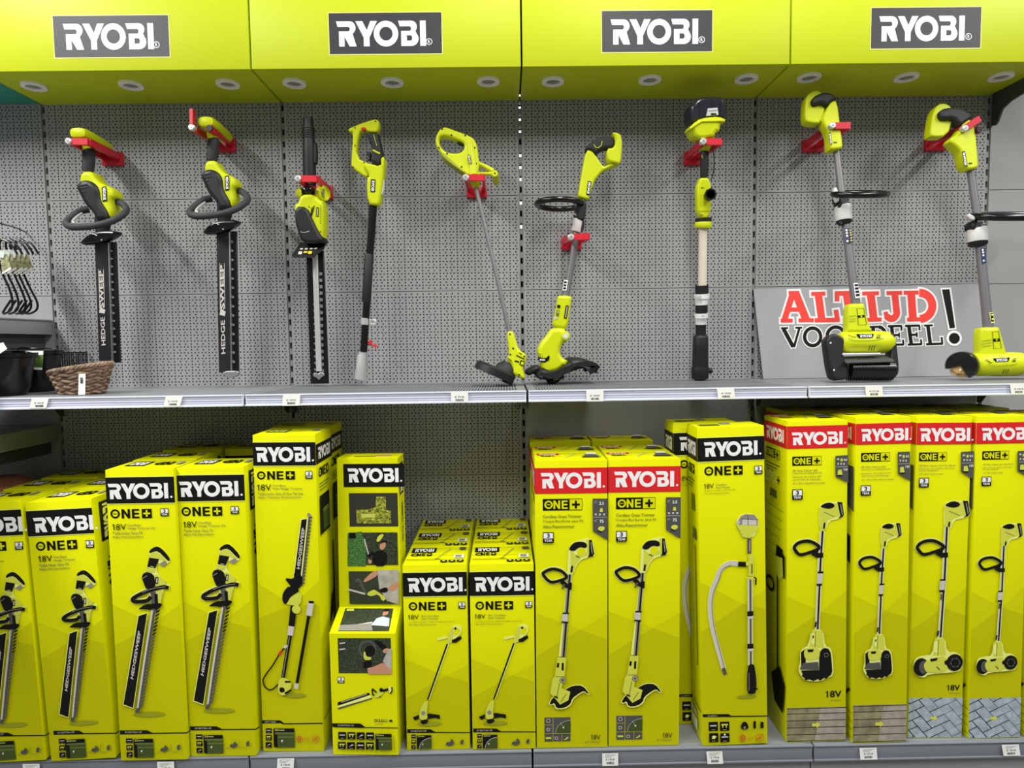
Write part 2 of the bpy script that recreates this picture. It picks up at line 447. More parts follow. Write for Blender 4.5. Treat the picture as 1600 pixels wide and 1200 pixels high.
# canopies
def canopy(X, label, px):
    t = thing('canopy', label, 'canopy', (X+.5, YH/2, ZH), 'lime canopies above the bays')
    g = .0035
    bm = MB(); bm.box((X+g, YH, ZH), (X+1-g, -.002, ZH+.275), 'canopy_lime', .0025); bm.build('canopy_body', t)
    Y = YH-.001
    P = lambda x, y: ((at(x, y, Y)).x, (at(x, y, Y)).z)
    A = Art(P, .00244)
    x0, y0, x1, y1, lx0, ly0, lx1, ly1 = px
    A.rect(x0-1.2, y0-1.5, x1+1.2, y1+1.5, 'p_pale'); A.rect(x0, y0, x1, y1, 'logo_grey'); A.logo(lx0, ly0, lx1, ly1, 'white', False)
    rx = lx1+(lx1-lx0)*.055; ry = ly1-(ly1-ly0)*.16
    A.ring((rx, ry), 4.4, 1.0, 'white'); A.text('R', rx-1.7, ry-2.5, rx+1.7, ry+2.5, 'white', .02)
    A.mesh('logo_panel', t, lambda u, v, e: (u, YH-e, v), local=False)['label'] = 'dark grey panel with white logo lettering'
    return t
def spots(t, pts):
    for x, y in pts:
        p = atz(x, y, ZH)
        a = MB(); k = .0445
        prof = [(k*.62, .009), (k*.98, .009), (k, .007), (k, -.001)]
        Z_ = lambda r, d, n=28: [(p.x+r*cos(2*pi*i/n), p.y+r*sin(2*pi*i/n), ZH-d) for i in range(n)]
        V = [q for r, d in [(k*.6, .002), (k*.66, .009), (k*.97, .0085), (k, .006), (k, -.001)] for q in Z_(r, d)]
        a.add(V, [(i*28+j, (i+1)*28+j, (i+1)*28+(j+1) % 28, i*28+(j+1) % 28) for i in range(4) for j in range(28)], 'spot_ring', True)
        s = a.build('spotlight', t)
        b = MB(); b.ball((p.x, p.y, ZH-.001), k*.64, 'spot_glass', 1, 1, .22, 20)
        g = b.build('lens', None); g.parent = s; g.location = -t.location
CAN = [(-2, 'leftmost lime canopy with logo panel, above the two hedge trimmers', (88, 26.5, 260, 87, 102, 38, 237, 76), [(53, 133.5), (205, 132), (356, 130)]),
       (-1, 'second lime canopy from the left, above the pole hedge trimmer and slim grass trimmer', (517.5, 22, 687, 82, 528, 34, 663, 71), [(460, 129), (613, 127.5), (763, 126)]),
       (0, 'third lime canopy from the left, above the grass trimmer and stick pump', (943, 18.5, 1110.5, 79, 956, 31, 1089, 68), [(864, 126), (1015.5, 123.5), (1166, 122)]),
       (1, 'rightmost lime canopy, above the two patio cleaners', (1363, 13.5, 1531, 73.5, 1375, 26, 1506, 63), [(1264, 120), (1416, 119.5), (1564, 118.5)])]
for X, lb, px, sp in CAN: spots(canopy(X, lb, px), sp)
t = thing('canopy', 'teal canopy of the corner bay at the upper left photo edge', 'canopy', (-2.45, -.165, ZH))
MB().box((-2.9, YH, ZH+.004), (-2.006, -.002, ZH+.27), 'teal', .003).build('canopy_body', t)
# canopy bracket at the right end
mb = MB(); pr = [(-.002, ZH+.02), (-.33, ZH+.02), (-.33, ZH-.015), (-.30, ZH-.035), (-.10, ZH-.06), (-.06, ZH-.075), (-.035, ZH-.12), (-.02, ZH-.13), (-.002, ZH-.125)]
n = len(pr)
mb.add([(2.008, y, z) for y, z in pr]+[(2.016, y, z) for y, z in pr], [tuple(range(n)), tuple(range(n, 2*n))[::-1]]+[(i, i+n, (i+1) % n+n, (i+1) % n) for i in range(n)], 'steel_dark')
tag(center(mb, 'canopy_bracket'), 'dark steel bracket holding up the right end of the canopies', 'bracket')
# a pale beam above the canopies
setting('trim_1', MB().box((-3.2, -.32, ZH+.28), (3, -.02, ZH+.4), 'light_grey'))
# display shelves
UP = {-2: 'display shelf under the two hedge trimmers with the wicker basket on it', -1: 'display shelf under the pole hedge trimmer head and slim grass trimmer', 0: 'display shelf under the grass trimmer and stick pump', 1: 'display shelf under the patio cleaners and the big lettered sign'}
def rail(x0, x1, y, z1, h, root, base=False):
    mb = MB()
    if not base:
        mb.box((x0, y, z1-h), (x1, y+.012, z1), 'rail_white', .002)
        mb.box((x0, y-.0045, z1-.005), (x1, y+.001, z1), 'rail_white', .001)
        mb.box((x0, y-.007, z1-h), (x1, y+.001, z1-h+.006), 'rail_white', .001)
        for q in (.3, .52, .72): mb.box((x0+.004, y-.0012, z1-h*q-.0009), (x1-.004, y, z1-h*q+.0009), 'rail_line')
    else:
        mb.box((x0, y, z1-h), (x1, y+.014, z1), 'rail_grey', .003)
        mb.box((x0, y-.004, z1-.007), (x1, y+.002, z1-.001), 'rail_grey', .002)
        mb.box((x0, y-.005, z1-h), (x1, y+.002, z1-h+.007), 'rail_grey', .002)
    return mb.build('price_rail', root)
for X, lb in UP.items():
    t = thing('shelf_board', lb, 'shelf', (X+.5, YU/2, ZU-.04), 'display shelf boards')
    g = .004; x0, x1 = X+g, X+1-g; mb = MB()
    if X in (-1, 0):
        mb.box((x0, YU+.012, ZU-.03), (x0+.03, -.003, ZU), 'deck_grey'); mb.box((x1-.03, YU+.012, ZU-.03), (x1, -.003, ZU), 'deck_grey')
        for y in (YU+.012, YU+.17, YU+.33, -.018): mb.box((x0+.03, y, ZU-.012), (x1-.03, y+.015, ZU), 'deck_grey')
        x = x0+.034
        while x < x1-.034:
            mb.box((x, YU+.02, ZU-.012), (x+.0055, -.006, ZU-.0003), 'deck_grey'); x += .0105
    else: mb.box((x0, YU+.012, ZU-.03), (x1, -.003, ZU), 'deck_grey', .001)
    mb.build('deck', t); rail(x0, x1, YU, ZU, .041, t)
    for xx in (x0+.012, x1-.012):
        b = MB(); pr = [(-.003, ZU-.031), (-.42, ZU-.031), (-.42, ZU-.036), (-.16, ZU-.05), (-.07, ZU-.07), (-.03, ZU-.115), (-.003, ZU-.12)]; n = len(pr)
        b.add([(xx-.0015, y, z) for y, z in pr]+[(xx+.0015, y, z) for y, z in pr], [tuple(range(n)), tuple(range(n, 2*n))[::-1]]+[(i, i+n, (i+1) % n+n, (i+1) % n) for i in range(n)], 'steel_dark')
        b.build('bracket', t)
LOW = {-2: 'base shelf carrying the four hedge trimmer boxes at the left', -1: 'base shelf carrying the pole hedge trimmer boxes and the slim trimmer boxes', 0: 'base shelf carrying the red banded grass trimmer boxes and the stick pump box', 1: 'base shelf carrying the patio cleaner boxes at the right'}
for X, lb in LOW.items():
    t = thing('base_shelf', lb, 'shelf', (X+.5, YB/2, 0), 'base shelf boards')
    g = .003; x0, x1 = X+g, X+1-g
    MB().box((x0, YB+.012, ZB-.03), (x1, -.003, ZB), 'deck_grey', .001).build('deck', t)
    rail(x0, x1, YB, ZB, .06, t, True)
    MB().box((x0, YB+.02, 0), (x1, YB+.035, ZB-.06), 'steel_grey').build('kick_plate', t)
# price tags
def ptag(x, y, wpx, hpx, price, label, low, lean=0):
    Y = (YB if low else YU)-.0085; c = at(x, y, Y); k = 1/ (FPX/(Y-CAM.y)); a, b = wpx*k/2, hpx*k/2; s = lean*k
    t = thing('price_tag', label, 'tag', (c.x, Y, c.z-b), 'price tags on the lower rails' if low else 'price tags on the display shelf rails')
    q = [(c.x-a-s, c.z-b), (c.x+a-s, c.z-b), (c.x+a+s, c.z+b), (c.x-a+s, c.z+b)]
    mb = MB(); n = 4
    mb.add([(u, Y, v) for u, v in q]+[(u, Y+.0008, v) for u, v in q], [(0, 1, 2, 3), (7, 6, 5, 4)]+[(i, i+4, (i+1) % 4+4, (i+1) % 4) for i in range(4)], 'paper')
    A = Art(lambda u, v: (u, v), 1)
    A.textuv(price, (c.x-a*.55, c.z-b*.15), (a*1.1, 0), (0, b*.34), 'ink', .012); r = random.Random(int(x))
    u = c.x-a*.45
    while u < c.x+a*.45:
        ww = r.choice((.0006, .0012, .0018)); A.rectuv(u, c.z-b*.72, ww, b*.38, 'ink'); A.n -= 1; u += ww+r.choice((.0007, .0012))
    if low:
        for j in range(3): A.rectuv(c.x-a*.7, c.z+b*(.78-.2*j), a*(1.4-.3*j), b*.05, 'p_mid')
    mb.build('card', t)
    A.mesh('print', t, lambda u, v, e: (u, Y-e*.6, v), local=False)
UPT = [(61, 630, 26, 16, '€ 139,95', 'price tag on the display shelf rail left of the wicker basket', 2.5), (270, 627.5, 26, 16, '€ 179,95', 'price tag on the display shelf rail below the gap between the hedge trimmers', 2.5),
       (455, 625.5, 27, 17, '€ 199,95', 'price tag on the display shelf rail left of the pole hedge trimmer blade', 1), (718, 620.5, 27, 17, '€ 79,95', 'price tag on the display shelf rail left of the slim trimmer head', 0),
       (929.5, 618.5, 27, 17.5, '€ 149,95', 'price tag on the display shelf rail right of the grass trimmer head', 0), (1134.5, 615, 27, 17, '€ 179,95', 'price tag on the display shelf rail right of the stick pump foot', -1),
       (1366, 611.5, 27, 17, '€ 275,95', 'price tag on the display shelf rail below the roller brush patio cleaner', -1), (1592, 608, 26, 17, '€ 149,95', 'price tag on the display shelf rail at the right photo edge', -1.5)]
for x, y, a, b, p, lb, l in UPT: ptag(x, y, a, b, p, lb, False, l)
LOT = [(49, 1204, 27, 22, '€ 139,95', 'price tag on the lower rail below the second hedge trimmer box from the left', 0), (259, 1201, 27, 23, '€ 179,95', 'price tag on the lower rail below the third hedge trimmer box from the left', 0),
       (446, 1195.5, 27, 22, '€ 199,95', 'price tag on the lower rail below the tall pole hedge trimmer box', 1), (953.5, 1187, 26, 21, '€ 149,95', 'price tag on the lower rail below the two red banded grass trimmer boxes', 0),
       (1117, 1184, 26, 21, '€ 179,95', 'price tag on the lower rail below the stick pump box', -1), (1357, 1178, 28, 20, '€ 275,95', 'price tag on the lower rail below the roller brush cleaner boxes', -1),
       (1580, 1172.5, 28, 19, '€ 149,95', 'price tag on the lower rail at the right photo edge', -2)]
for x, y, a, b, p, lb, l in LOT: ptag(x, y, a, b, p, lb, True, l)
# ================================================================ the cardboard boxes
class Box:
    """one carton: local x across the front, y into the shelf, z up; print is traced on its own front face"""
    def __init__(s, name, label, group, X, Y, W, D, H, lean=0., yaw=0., z0=ZB+.0006):
        s.W, s.D, s.H = W, D, H
        th = math.atan2(lean, H)
        lift = W*sin(th) if th > 0 else 0
        s.t = thing(name, label, 'box', (X, Y, z0+lift), group)
        s.t.rotation_euler = (0, th, radians(yaw))
        s.M = Matrix.Translation((X, Y, z0+lift)) @ s.t.rotation_euler.to_matrix().to_4x4(); s.I = s.M.inverted()
        s.k = (Y-CAM.y)/FPX
    def P(s, x, y, yo=0.):
        o = s.I @ CAM; d = s.I.to_3x3() @ ray(x, y); q = o + d*((yo-o.y)/d.y); return (q.x, q.z)
    def art(s, g=None, yo=0.): return Art((lambda x, y: s.P(*g(x, y), yo)) if g else (lambda x, y: s.P(x, y, yo)), s.k)
    def carton(s, facet=None):
        W, D, H = s.W, s.D, s.H
        mb = MB(); mb.box((0, 0, 0), (W, D, H), 'carton', .0016)
        # lid seam and tape line
        mb.box((.004, D*.5-.0008, H-.001), (W-.004, D*.5+.0008, H+.0004), 'carton_seam')
        for x in (.0006, W-.0018): mb.box((x, .004, H-.0008), (x+.0012, D-.004, H+.0003), 'carton_seam')
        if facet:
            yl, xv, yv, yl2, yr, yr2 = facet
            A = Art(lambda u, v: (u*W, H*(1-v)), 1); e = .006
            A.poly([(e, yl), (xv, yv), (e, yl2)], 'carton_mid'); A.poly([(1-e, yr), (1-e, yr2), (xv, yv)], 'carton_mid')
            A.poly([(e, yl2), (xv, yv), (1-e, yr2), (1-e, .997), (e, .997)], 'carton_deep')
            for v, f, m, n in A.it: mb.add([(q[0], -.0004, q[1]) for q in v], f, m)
        mb.build('carton', s.t, True)
    front = lambda s: (lambda u, v, e: (u, -e, v))
    left = lambda s: (lambda u, v, e: (-e, s.D-u, v))
    right = lambda s: (lambda u, v, e: (s.W+e, u, v))
    top = lambda s: (lambda u, v, e: (u, v, s.H+e))
    def band(s, v0, v1, col, lg, extra=None):
        """full width name band between v0 and v1 below the top edge; lg = lettering box in pixels; extra: a callable adding more"""
        A = s.art(); A.rectuv(0, s.H-v1, s.W, v1-v0, col); A.logo(*lg)
        if col == 'p_black': A.rectuv(.0, s.H-v1-.0022, s.W, .002, 'p_pale'); A.rectuv(.0, s.H-v0+.0002, s.W, .002, 'p_pale')
        return A.mesh('brand_band', s.t, s.front(), 2)
    def lid(s, col='p_black'):
        W, D = s.W, s.D; A = Art(lambda u, v: (u, v), 1)
        A.rectuv(W*.12, D*.34, W*.3, D*.46, col); A.logouv((W*.15, D*.42), (W*.23, 0), (0, D*.3), 'p_white', False)
        A.oneuv(W*.5, D*.42, W*.28, D*.3); A.rectuv(W*.85, D*.45, W*.08, D*.28, 'p_mid')
        return A.mesh('lid_print', s.t, s.top(), 4)
    def lid_red(s):
        W, D = s.W, s.D; A = Art(lambda u, v: (u, v), 1)
        A.rectuv(W*.05, D*.68, W*.32, D*.2, 'p_red'); A.logouv((W*.08, D*.71), (W*.24, 0), (0, D*.13), 'p_white', False)
        A.oneuv(W*.1, D*.44, W*.2, D*.16, True); A.raw(ribbon([(W*.42, D*.2), (W*.62, D*.8)], .003), 'p_mid')
        A.raw([[(W*.66, D*.3), (W*.95, D*.3), (W*.88, D*.62), (W*.74, D*.62)]], 'p_grey'); A.rectuv(W*.76, D*.66, W*.14, D*.2, 'p_white')
        return A.mesh('lid_print', s.t, s.top(), 4)
    def side(s, face, col, v0, v1, vert=False, pic=None):
        D, H = s.D, s.H; A = Art(lambda u, v: (u, v), 1)
        if vert:      # lettering running down the side
            A.rectuv(D*.2, H-v0-.14, D*.6, .14, col); A.logouv((D*.72, H-v0-.13), (0, .12), (-D*.42, 0), 'p_white', False)
            A.textuv('ONE+', (D*.72, H-v0-.31), (0, .12), (-D*.42, 0), 'p_black', .03)
            A.textuv('18V', (D*.66, H-v0-.42), (0, .06), (-D*.3, 0), 'p_black', .01)
        else:
            A.rectuv(0, H-v1, D, v1-v0, col); A.logouv((D*.12, H-v1+(v1-v0)*.2), (D*.76, 0), (0, (v1-v0)*.6), 'p_white', False)
            A.oneuv(D*.12, H-v1-.05, D*.6, .034, col == 'p_red')
            for j in range(3): A.rectuv(D*.12, H-v1-.075-j*.012, D*(.6-.1*j), .004, 'p_olive')
        if pic: pic(A, D, H)
        return A.mesh('side_print', s.t, face, 2)
    def copy(s, label, X, Y, lean=0., only=None, group=None, yaw=0.):
        """a further carton of the same kind: the thing and each of its parts"""
        r = s.t.copy(); COL.objects.link(r); th = math.atan2(lean, s.H)
        r.location = (X, Y, ZB+.0006+(s.W*sin(th) if th > 0 else 0)); r.rotation_euler = (0, th, radians(yaw)); r['label'] = label
        if group: r['group'] = group
        for c in list(s.t.children):
            if only and c.name.split('.')[0] not in only: continue
            d = c.copy(); COL.objects.link(d); d.parent = r
        return r
BACK = ('carton', 'lid_print', 'brand_band')
def cornerpic(A, a0, b0, a1, b1, kind, txt):
    """the small dark reach diagram on the spec strip"""
    A.rect(a0, b0, a1, b1, 'p_black')
    w_, h_ = a1-a0, b1-b0
    if kind == 'hedge':
        A.rect(a0+w_*.08, b0+h_*.2, a1, b1, 'p_olive'); A.rect(a0+w_*.08, b0+h_*.3, a1, b1, 'p_dkgreen'); A.rect(a0+w_*.22, b0+h_*.42, a1, b0+h_*.5, 'p_olive'); A.rect(a0+w_*.08, b0+h_*.3, a0+w_*.2, b1, 'p_black')
    else:
        u, v, a, b = A.fr(a0, b0, a1, b1)
        A.raw([[(u+a, v), (u+a, v+b*.78)]+arc(u+a, v, a*.82, b*.78, 90, 180, 10)[1:]+[(u+a*.2, v)]], 'p_dkgreen')
        A.raw(ribbon(arc(u+a, v, a*.84, b*.8, 90, 178, 12), a*.03), 'p_light')
    A.poly([(a0+w_*.36, b0+h_*.64), (a0+w_*.46, b0+h_*.58), (a0+w_*.42, b0+h_*.72)], 'p_white')
    A.text(txt, a0+w_*.06, b0+h_*.05, a0+w_*.52, b0+h_*.15, 'p_pale')
def icons(A, cells, fg='p_light'):
    for i, (a0, b0, a1, b1) in enumerate(cells):
        A.rect(a0, b0, a1, b1, 'p_black'); w_, h_ = a1-a0, b1-b0
        if i % 3 == 0: A.rect(a0+w_*.15, b0+h_*.35, a1-w_*.15, b0+h_*.5, fg)
        elif i % 3 == 1:
            A.rect(a0+w_*.15, b0+h_*.25, a1-w_*.15, b0+h_*.42, 'p_lime'); A.rect(a0+w_*.25, b0+h_*.42, a0+w_*.36, b0+h_*.65, 'p_lime'); A.rect(a0+w_*.6, b0+h_*.42, a0+w_*.71, b0+h_*.65, 'p_lime')
        else: A.poly([(a0+w_*.2, b0+h_*.7), (a0+w_*.6, b0+h_*.3), (a0+w_*.85, b0+h_*.4), (a0+w_*.45, b0+h_*.55)], fg)
        A.rect(a0+w_*.3, b0+h_*.8, a0+w_*.7, b0+h_*.88, 'p_mid')
def tab(A, pts): A.poly(pts, 'p_black')

# ---- hedge trimmer boxes (B: tall kit box, A: the shorter one) ----
z1 = Z(160, 715, .2); z2 = Z(160, 950, .2)
def hedge_info(A, kit):
    A.one(*z1(63, 400), *z1(388, 474)); A.year(*z1(456, 394), *z1(520, 457))
    A.text('18V', *z1(80, 515), *z1(190, 565)); A.text('Cordless', *z1(200, 515), *z1(302, 534), 'p_grey')
    A.text('Hedge Trimmer Kit' if kit else 'Hedge Trimmer', *z1(200, 540), *z1(418 if kit else 370, 562), 'p_grey'); A.text('Taille-haies Sans Fil', *z1(84, 575), *z1(316, 598), 'p_grey'); A.text('Akku-Heckenschere', *z1(84, 606), *z1(322, 626), 'p_grey')
def hedge_product(A):
    A.disc(z2(370, 828), 26, 'p_shadow', 4.5)
    B1, B2 = (lambda p, m, it=1: A.blob(z1(p), m, it)), (lambda p, m, it=0: A.blob(z2(p), m, it))
    A.line(z1([(525, 1010), (470, 1005), (350, 1040), (262, 1082), (242, 1108), (270, 1120), (355, 1112), (385, 1080)]), 9, 'p_pale', False, 4)
    B1([(365, 745), (420, 688), (462, 700), (532, 780), (528, 815), (515, 822), (480, 850), (440, 832), (445, 790), (420, 870), (450, 920), (495, 960), (490, 1010), (460, 1140), (400, 1150), (345, 1030), (308, 930), (340, 885), (350, 855), (372, 780)], 'p_pale')
    B1([(370, 722), (420, 690), (460, 700), (530, 778), (528, 812), (500, 790), (440, 728), (400, 733), (372, 748)], 'p_black'); B1([(374, 748), (402, 733), (440, 733), (500, 792), (518, 812), (480, 806), (446, 790), (370, 780)], 'p_lime'); B1([(445, 830), (490, 802), (512, 822), (482, 850)], 'p_mid', 0)
    B1([(370, 778), (447, 790), (418, 862), (355, 850)], 'p_black', 0); B1([(355, 850), (418, 862), (412, 892), (342, 888)], 'p_lime', 0); A.line(z1([(380, 846), (408, 852)]), 1, 'p_light')
    B1([(412, 905), (450, 920), (492, 955), (500, 985), (470, 1005), (412, 1005)], 'p_lime'); B1([(310, 922), (340, 888), (402, 902), (420, 960), (418, 1010), (350, 1032), (325, 970)], 'p_black')
    A.line(z1([(312, 945), (355, 918)]), 1, 'p_mid'); A.line(z1([(432, 930), (428, 982)]), 4.6, 'p_black'); A.line(z1([(434, 938), (430, 974)]), 2, 'p_light')
    A.line(z1([(462, 1035), (445, 1140)]), 6, 'p_lime'); A.line(z1([(402, 1045), (418, 1195)]), 8, 'p_grey'); A.line(z1([(425, 1060), (432, 1150)]), 5, 'p_black')
    A.line(z1([(525, 1012), (470, 1007), (350, 1042), (262, 1084), (242, 1108), (270, 1120), (355, 1112), (385, 1080)]), 6, 'p_black', False, 4)
    A.line(z1([(500, 1003), (400, 1018), (320, 1048)]), 1, 'p_mid', False, 3)
    B1([(280, 1182), (340, 1140), (400, 1135), (475, 1130), (470, 1158), (420, 1190), (350, 1178)], 'p_black')
    B2([(286, 50), (364, 26), (252, 780), (168, 750)], 'p_pale'); B2([(292, 56), (358, 34), (248, 772), (174, 744)], 'p_black'); A.textq('HEDGESWEEP', z2(250, 552), z2(310, 178), z2(228, 540), 'p_light', .03)
    for i in range(26):
        q = i/26; x, y = 425-(125*q), 20+760*q
        A.poly(z2([(x+4, y), (x+34-8*q, y-16), (x+34-8*q, y-4), (x+4, y+14)]), 'p_black' if i < 7 else 'p_grey'); A.n -= .95
        if i > 3: A.poly(z2([(x-12, y), (x-30, y+4), (x-12, y+12)]), 'p_olive'); A.n -= .95
    A.line(z2([(412, 0), (345, 430), (288, 788)]), 6.4, 'p_grey', False, 3); A.line(z2([(400, 10), (334, 430), (284, 780)]), 3, 'p_light', False, 3); B2([(262, 800), (285, 768), (308, 775), (300, 800), (280, 810)], 'p_grey')
def hedge_spec(A, kit):
    tab(A, z2([(138, 955), (350, 953), (392, 973), (660, 969), (690, 948), (690, 958), (664, 978), (386, 982), (140, 986)])); A.text('RY18HT55A-120' if not kit else 'RY18HT55A-125', *z2(178, 961), *z2(310, 975), 'p_light')
    icons(A, [(*z2(186, 1015), *z2(238, 1056)), (*z2(190, 1066), *z2(239, 1110)), (*z2(193, 1119), *z2(240, 1163))]); cornerpic(A, *z2(248, 1012), *z2(406, 1165), 'hedge', '55mm')
    A.blob(z2([(455, 1105), (468, 1085), (488, 1085), (492, 1066), (505, 1066), (508, 1080), (520, 1082), (518, 1105), (480, 1118)]), 'p_grey'); A.blob(z2([(588, 1070), (606, 1058), (615, 1062), (612, 1098), (590, 1103)]), 'p_grey')
    A.line(z2([(540, 1050), (540, 1115)]), .6, 'p_olive'); A.text('2.0Ah', *z2(425, 1112), *z2(458, 1122), 'p_olive'); A.text('60min', *z2(550, 1108), *z2(590, 1118), 'p_olive')
GH = 'yellow hedge trimmer boxes with black name band'
FB = (.455, .6, .523, .596, .459, .55)
LB = {}
B = Box('product_box', 'tall yellow hedge trimmer kit box in front, third whole box from the left', GH, -1.442, -.604, .232, .175, 1.029, 0)
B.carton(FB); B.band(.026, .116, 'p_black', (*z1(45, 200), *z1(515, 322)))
A = B.art(); hedge_info(A, True); A.mesh('front_print', B.t, B.front(), 1)
A = B.art(); hedge_product(A); A.mesh('product_picture', B.t, B.front(), 8)
A = B.art(); hedge_spec(A, True); A.mesh('spec_strip', B.t, B.front(), 3)
B.lid(); B.side(B.right(), 'p_black', .02, .1, True)
B.t['label'] = 'tall yellow hedge trimmer kit box in the front row, left one of the tall pair'
B.copy('tall yellow hedge trimmer kit box in front, left of the pole trimmer box', -1.206, -.588, -.003, yaw=-1)
B.copy('yellow hedge trimmer kit box standing right behind the left tall kit box', -1.452, -.424, 0, BACK)
B.copy('yellow kit box in the rear row, left one of two near the panel', -1.462, -.2, 0, BACK)
B.copy('yellow kit box in the rear row peeking out left of the pole trimmer box', -1.212, -.2, 0, BACK)
Abx = Box('product_box', 'shorter yellow hedge trimmer box in the front row, cut by no edge', GH, -1.687, -.6, .225, .175, .921, -.035)
def gA(x, y): return (x-114.5+(.0466*(y-844)), y+49.5)
def gAp(x, y):
    yy = 889+(y-852)*.911; return (135+(x-250)*.911+(yy-889)*.0466, yy)
def gAs(x, y): return (86+(x-190)*.94, y+.5)
b = Abx
b.carton(FB); b.band(.03, .118, 'p_black', (52.5, 806.5, 146, 830))
A = b.art(gA); hedge_info(A, False); A.mesh('front_print', b.t, b.front(), 1)
A = b.art(gAp); A.k *= .911; hedge_product(A); A.mesh('product_picture', b.t, b.front(), 8)
A = b.art(gAs); hedge_spec(A, False); A.mesh('spec_strip', b.t, b.front(), 3)
b.lid(); b.side(b.right(), 'p_black', .02, .1, True)
b.t['label'] = 'shorter yellow hedge trimmer box in the front row, left of the tall kit boxes'
b.copy('shorter yellow hedge trimmer box in the front row, cut by the left photo edge', -1.93, -.603, -.03)
b.copy('shorter hedge trimmer box in the second row, left one near the photo edge', -1.956, -.395, 0, BACK)
b.copy('shorter yellow hedge trimmer box in the second row, half behind the tall kit box', -1.715, -.395, 0, BACK)
b.copy('shorter yellow hedge trimmer box in the rear row near the left photo edge', -1.962, -.19, 0, BACK)

# ---- pole hedge trimmer box ----
zc1 = Z(390, 650, .2); zc2 = Z(390, 940, .2); zc3 = Z(360, 900, .25); zc4 = Z(360, 620, .25)
C = Box('product_box', 'tallest yellow box of the left half, pole hedge trimmer pictured, front row', 'yellow pole hedge trimmer boxes', -.959, -.57, .217, .185, 1.135, .007, -1)
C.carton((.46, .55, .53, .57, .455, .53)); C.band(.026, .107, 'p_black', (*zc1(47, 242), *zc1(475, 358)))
A = C.art(); A.one(*zc1(57, 430), *zc1(356, 496)); A.year(*zc1(437, 427), *zc1(492, 490)); A.text('18V', *zc1(60, 532), *zc1(172, 582)); A.text('Cordless', *zc1(183, 532), *zc1(285, 550), 'p_grey'); A.text('Pole Hedge Trimmer', *zc1(183, 556), *zc1(420, 578), 'p_grey')
A.text('Taille-haies Sans-fil Sur Perche', *zc1(66, 594), *zc1(422, 615), 'p_grey'); A.text('Akku Teleskop Heckenschere', *zc1(66, 624), *zc1(408, 645), 'p_grey'); A.mesh('front_print', C.t, C.front(), 1)
A = C.art(); A.disc(zc2(355, 730), 18, 'p_shadow', 4)
A.poly(zc4([(440, 762), (494, 756), (446, 1165), (390, 1152)]), 'p_pale'); A.poly(zc4([(446, 767), (480, 762), (436, 1162), (396, 1150)]), 'p_black'); A.textq('HEDGESWEEP', zc4(436, 1075), zc4(468, 818), zc4(416, 1072), 'p_light', .03)
for i in range(20): q = i/20; x, y = 500-50*q, 750+430*q; A.poly(zc4([(x-2, y), (x+14, y-6), (x+12, y+6), (x-2, y+12)]), 'p_grey'); A.n -= .95
A.line(zc4([(496, 742), (448, 1180)]), 2.6, 'p_grey'); A.blob(zc4([(484, 745), (482, 724), (500, 726), (506, 742), (498, 752)]), 'p_mid')
A.blob(zc3([(338, 8), (400, 18), (400, -30), (452, -10), (450, 62), (400, 90), (370, 50)]), 'p_black'); A.blob(zc3([(372, 132), (450, 88), (442, 184), (380, 178), (345, 172)]), 'p_lime'); A.blob(zc3([(330, 100), (370, 54), (446, 86), (384, 118), (348, 182), (326, 150)]), 'p_black')
A.line(zc3([(398, 185), (385, 312)]), 10, 'p_black'); A.disc(zc3(415, 205), 7, 'p_lime'); A.line(zc3([(384, 310), (376, 368)]), 9, 'p_light'); A.line(zc3([(376, 368), (332, 632)]), 6, 'p_black'); A.line(zc3([(372, 375), (330, 625)]), 1.2, 'p_mid')
A.line(zc3([(356, 432), (318, 472), (270, 550), (225, 612), (208, 650), (226, 695), (265, 704), (302, 670)]), 2.2, 'p_black', False, 5); A.line(zc3([(328, 462), (306, 485)]), 4, 'p_red'); A.blob(zc3([(328, 440), (345, 425), (366, 428), (352, 450)]), 'p_light')
A.blob(zc3([(312, 628), (352, 632), (386, 655), (380, 705), (345, 742), (305, 735), (300, 690)]), 'p_lime'); A.blob(zc3([(310, 690), (340, 690), (346, 720), (312, 722)]), 'p_black'); A.line(zc3([(345, 655), (380, 655)]), 3, 'p_black'); A.line(zc3([(345, 728), (385, 705)]), 3, 'p_black')
A.line(zc3([(508, 155), (494, 242)]), 9.5, 'p_light'); A.line(zc3([(510, 150), (509, 165)]), 8, 'p_black'); A.line(zc3([(494, 244), (421, 664)]), 5, 'p_black'); A.line(zc3([(419, 664), (414, 698)]), 6.5, 'p_light'); A.mesh('product_picture', C.t, C.front(), 8)
A = C.art(); tab(A, zc3([(200, 900), (312, 901), (337, 919), (577, 916), (577, 923), (334, 926), (312, 918), (200, 920)])); A.text('OPT1845', *zc3(214, 905), *zc3(286, 916), 'p_light'); icons(A, [(*zc3(222, 949), *zc3(260, 982)), (*zc3(222, 988), *zc3(260, 1026)), (*zc3(222, 1033), *zc3(260, 1071))]); cornerpic(A, *zc3(270, 944), *zc3(406, 1069), 'hedge', '45mm')
A.text('0', *zc3(418, 988), *zc3(448, 1036), 'p_orange', .03); A.ring(zc3(536, 1012), 5.6, .9, 'p_orange'); A.line(zc3([(520, 1026), (552, 996)]), 1, 'p_orange'); A.blob(zc3([(522, 1015), (538, 1002), (548, 1005), (536, 1020)]), 'p_orange')
for j in range(3): A.line(zc3([(458, 1004+10*j), (500, 1003+10*j)]), .6, 'p_orange')
A.mesh('spec_strip', C.t, C.front(), 3)
A = Art(lambda u, v: (u, v), 1); W_, D_, H_ = C.W, C.D, C.H
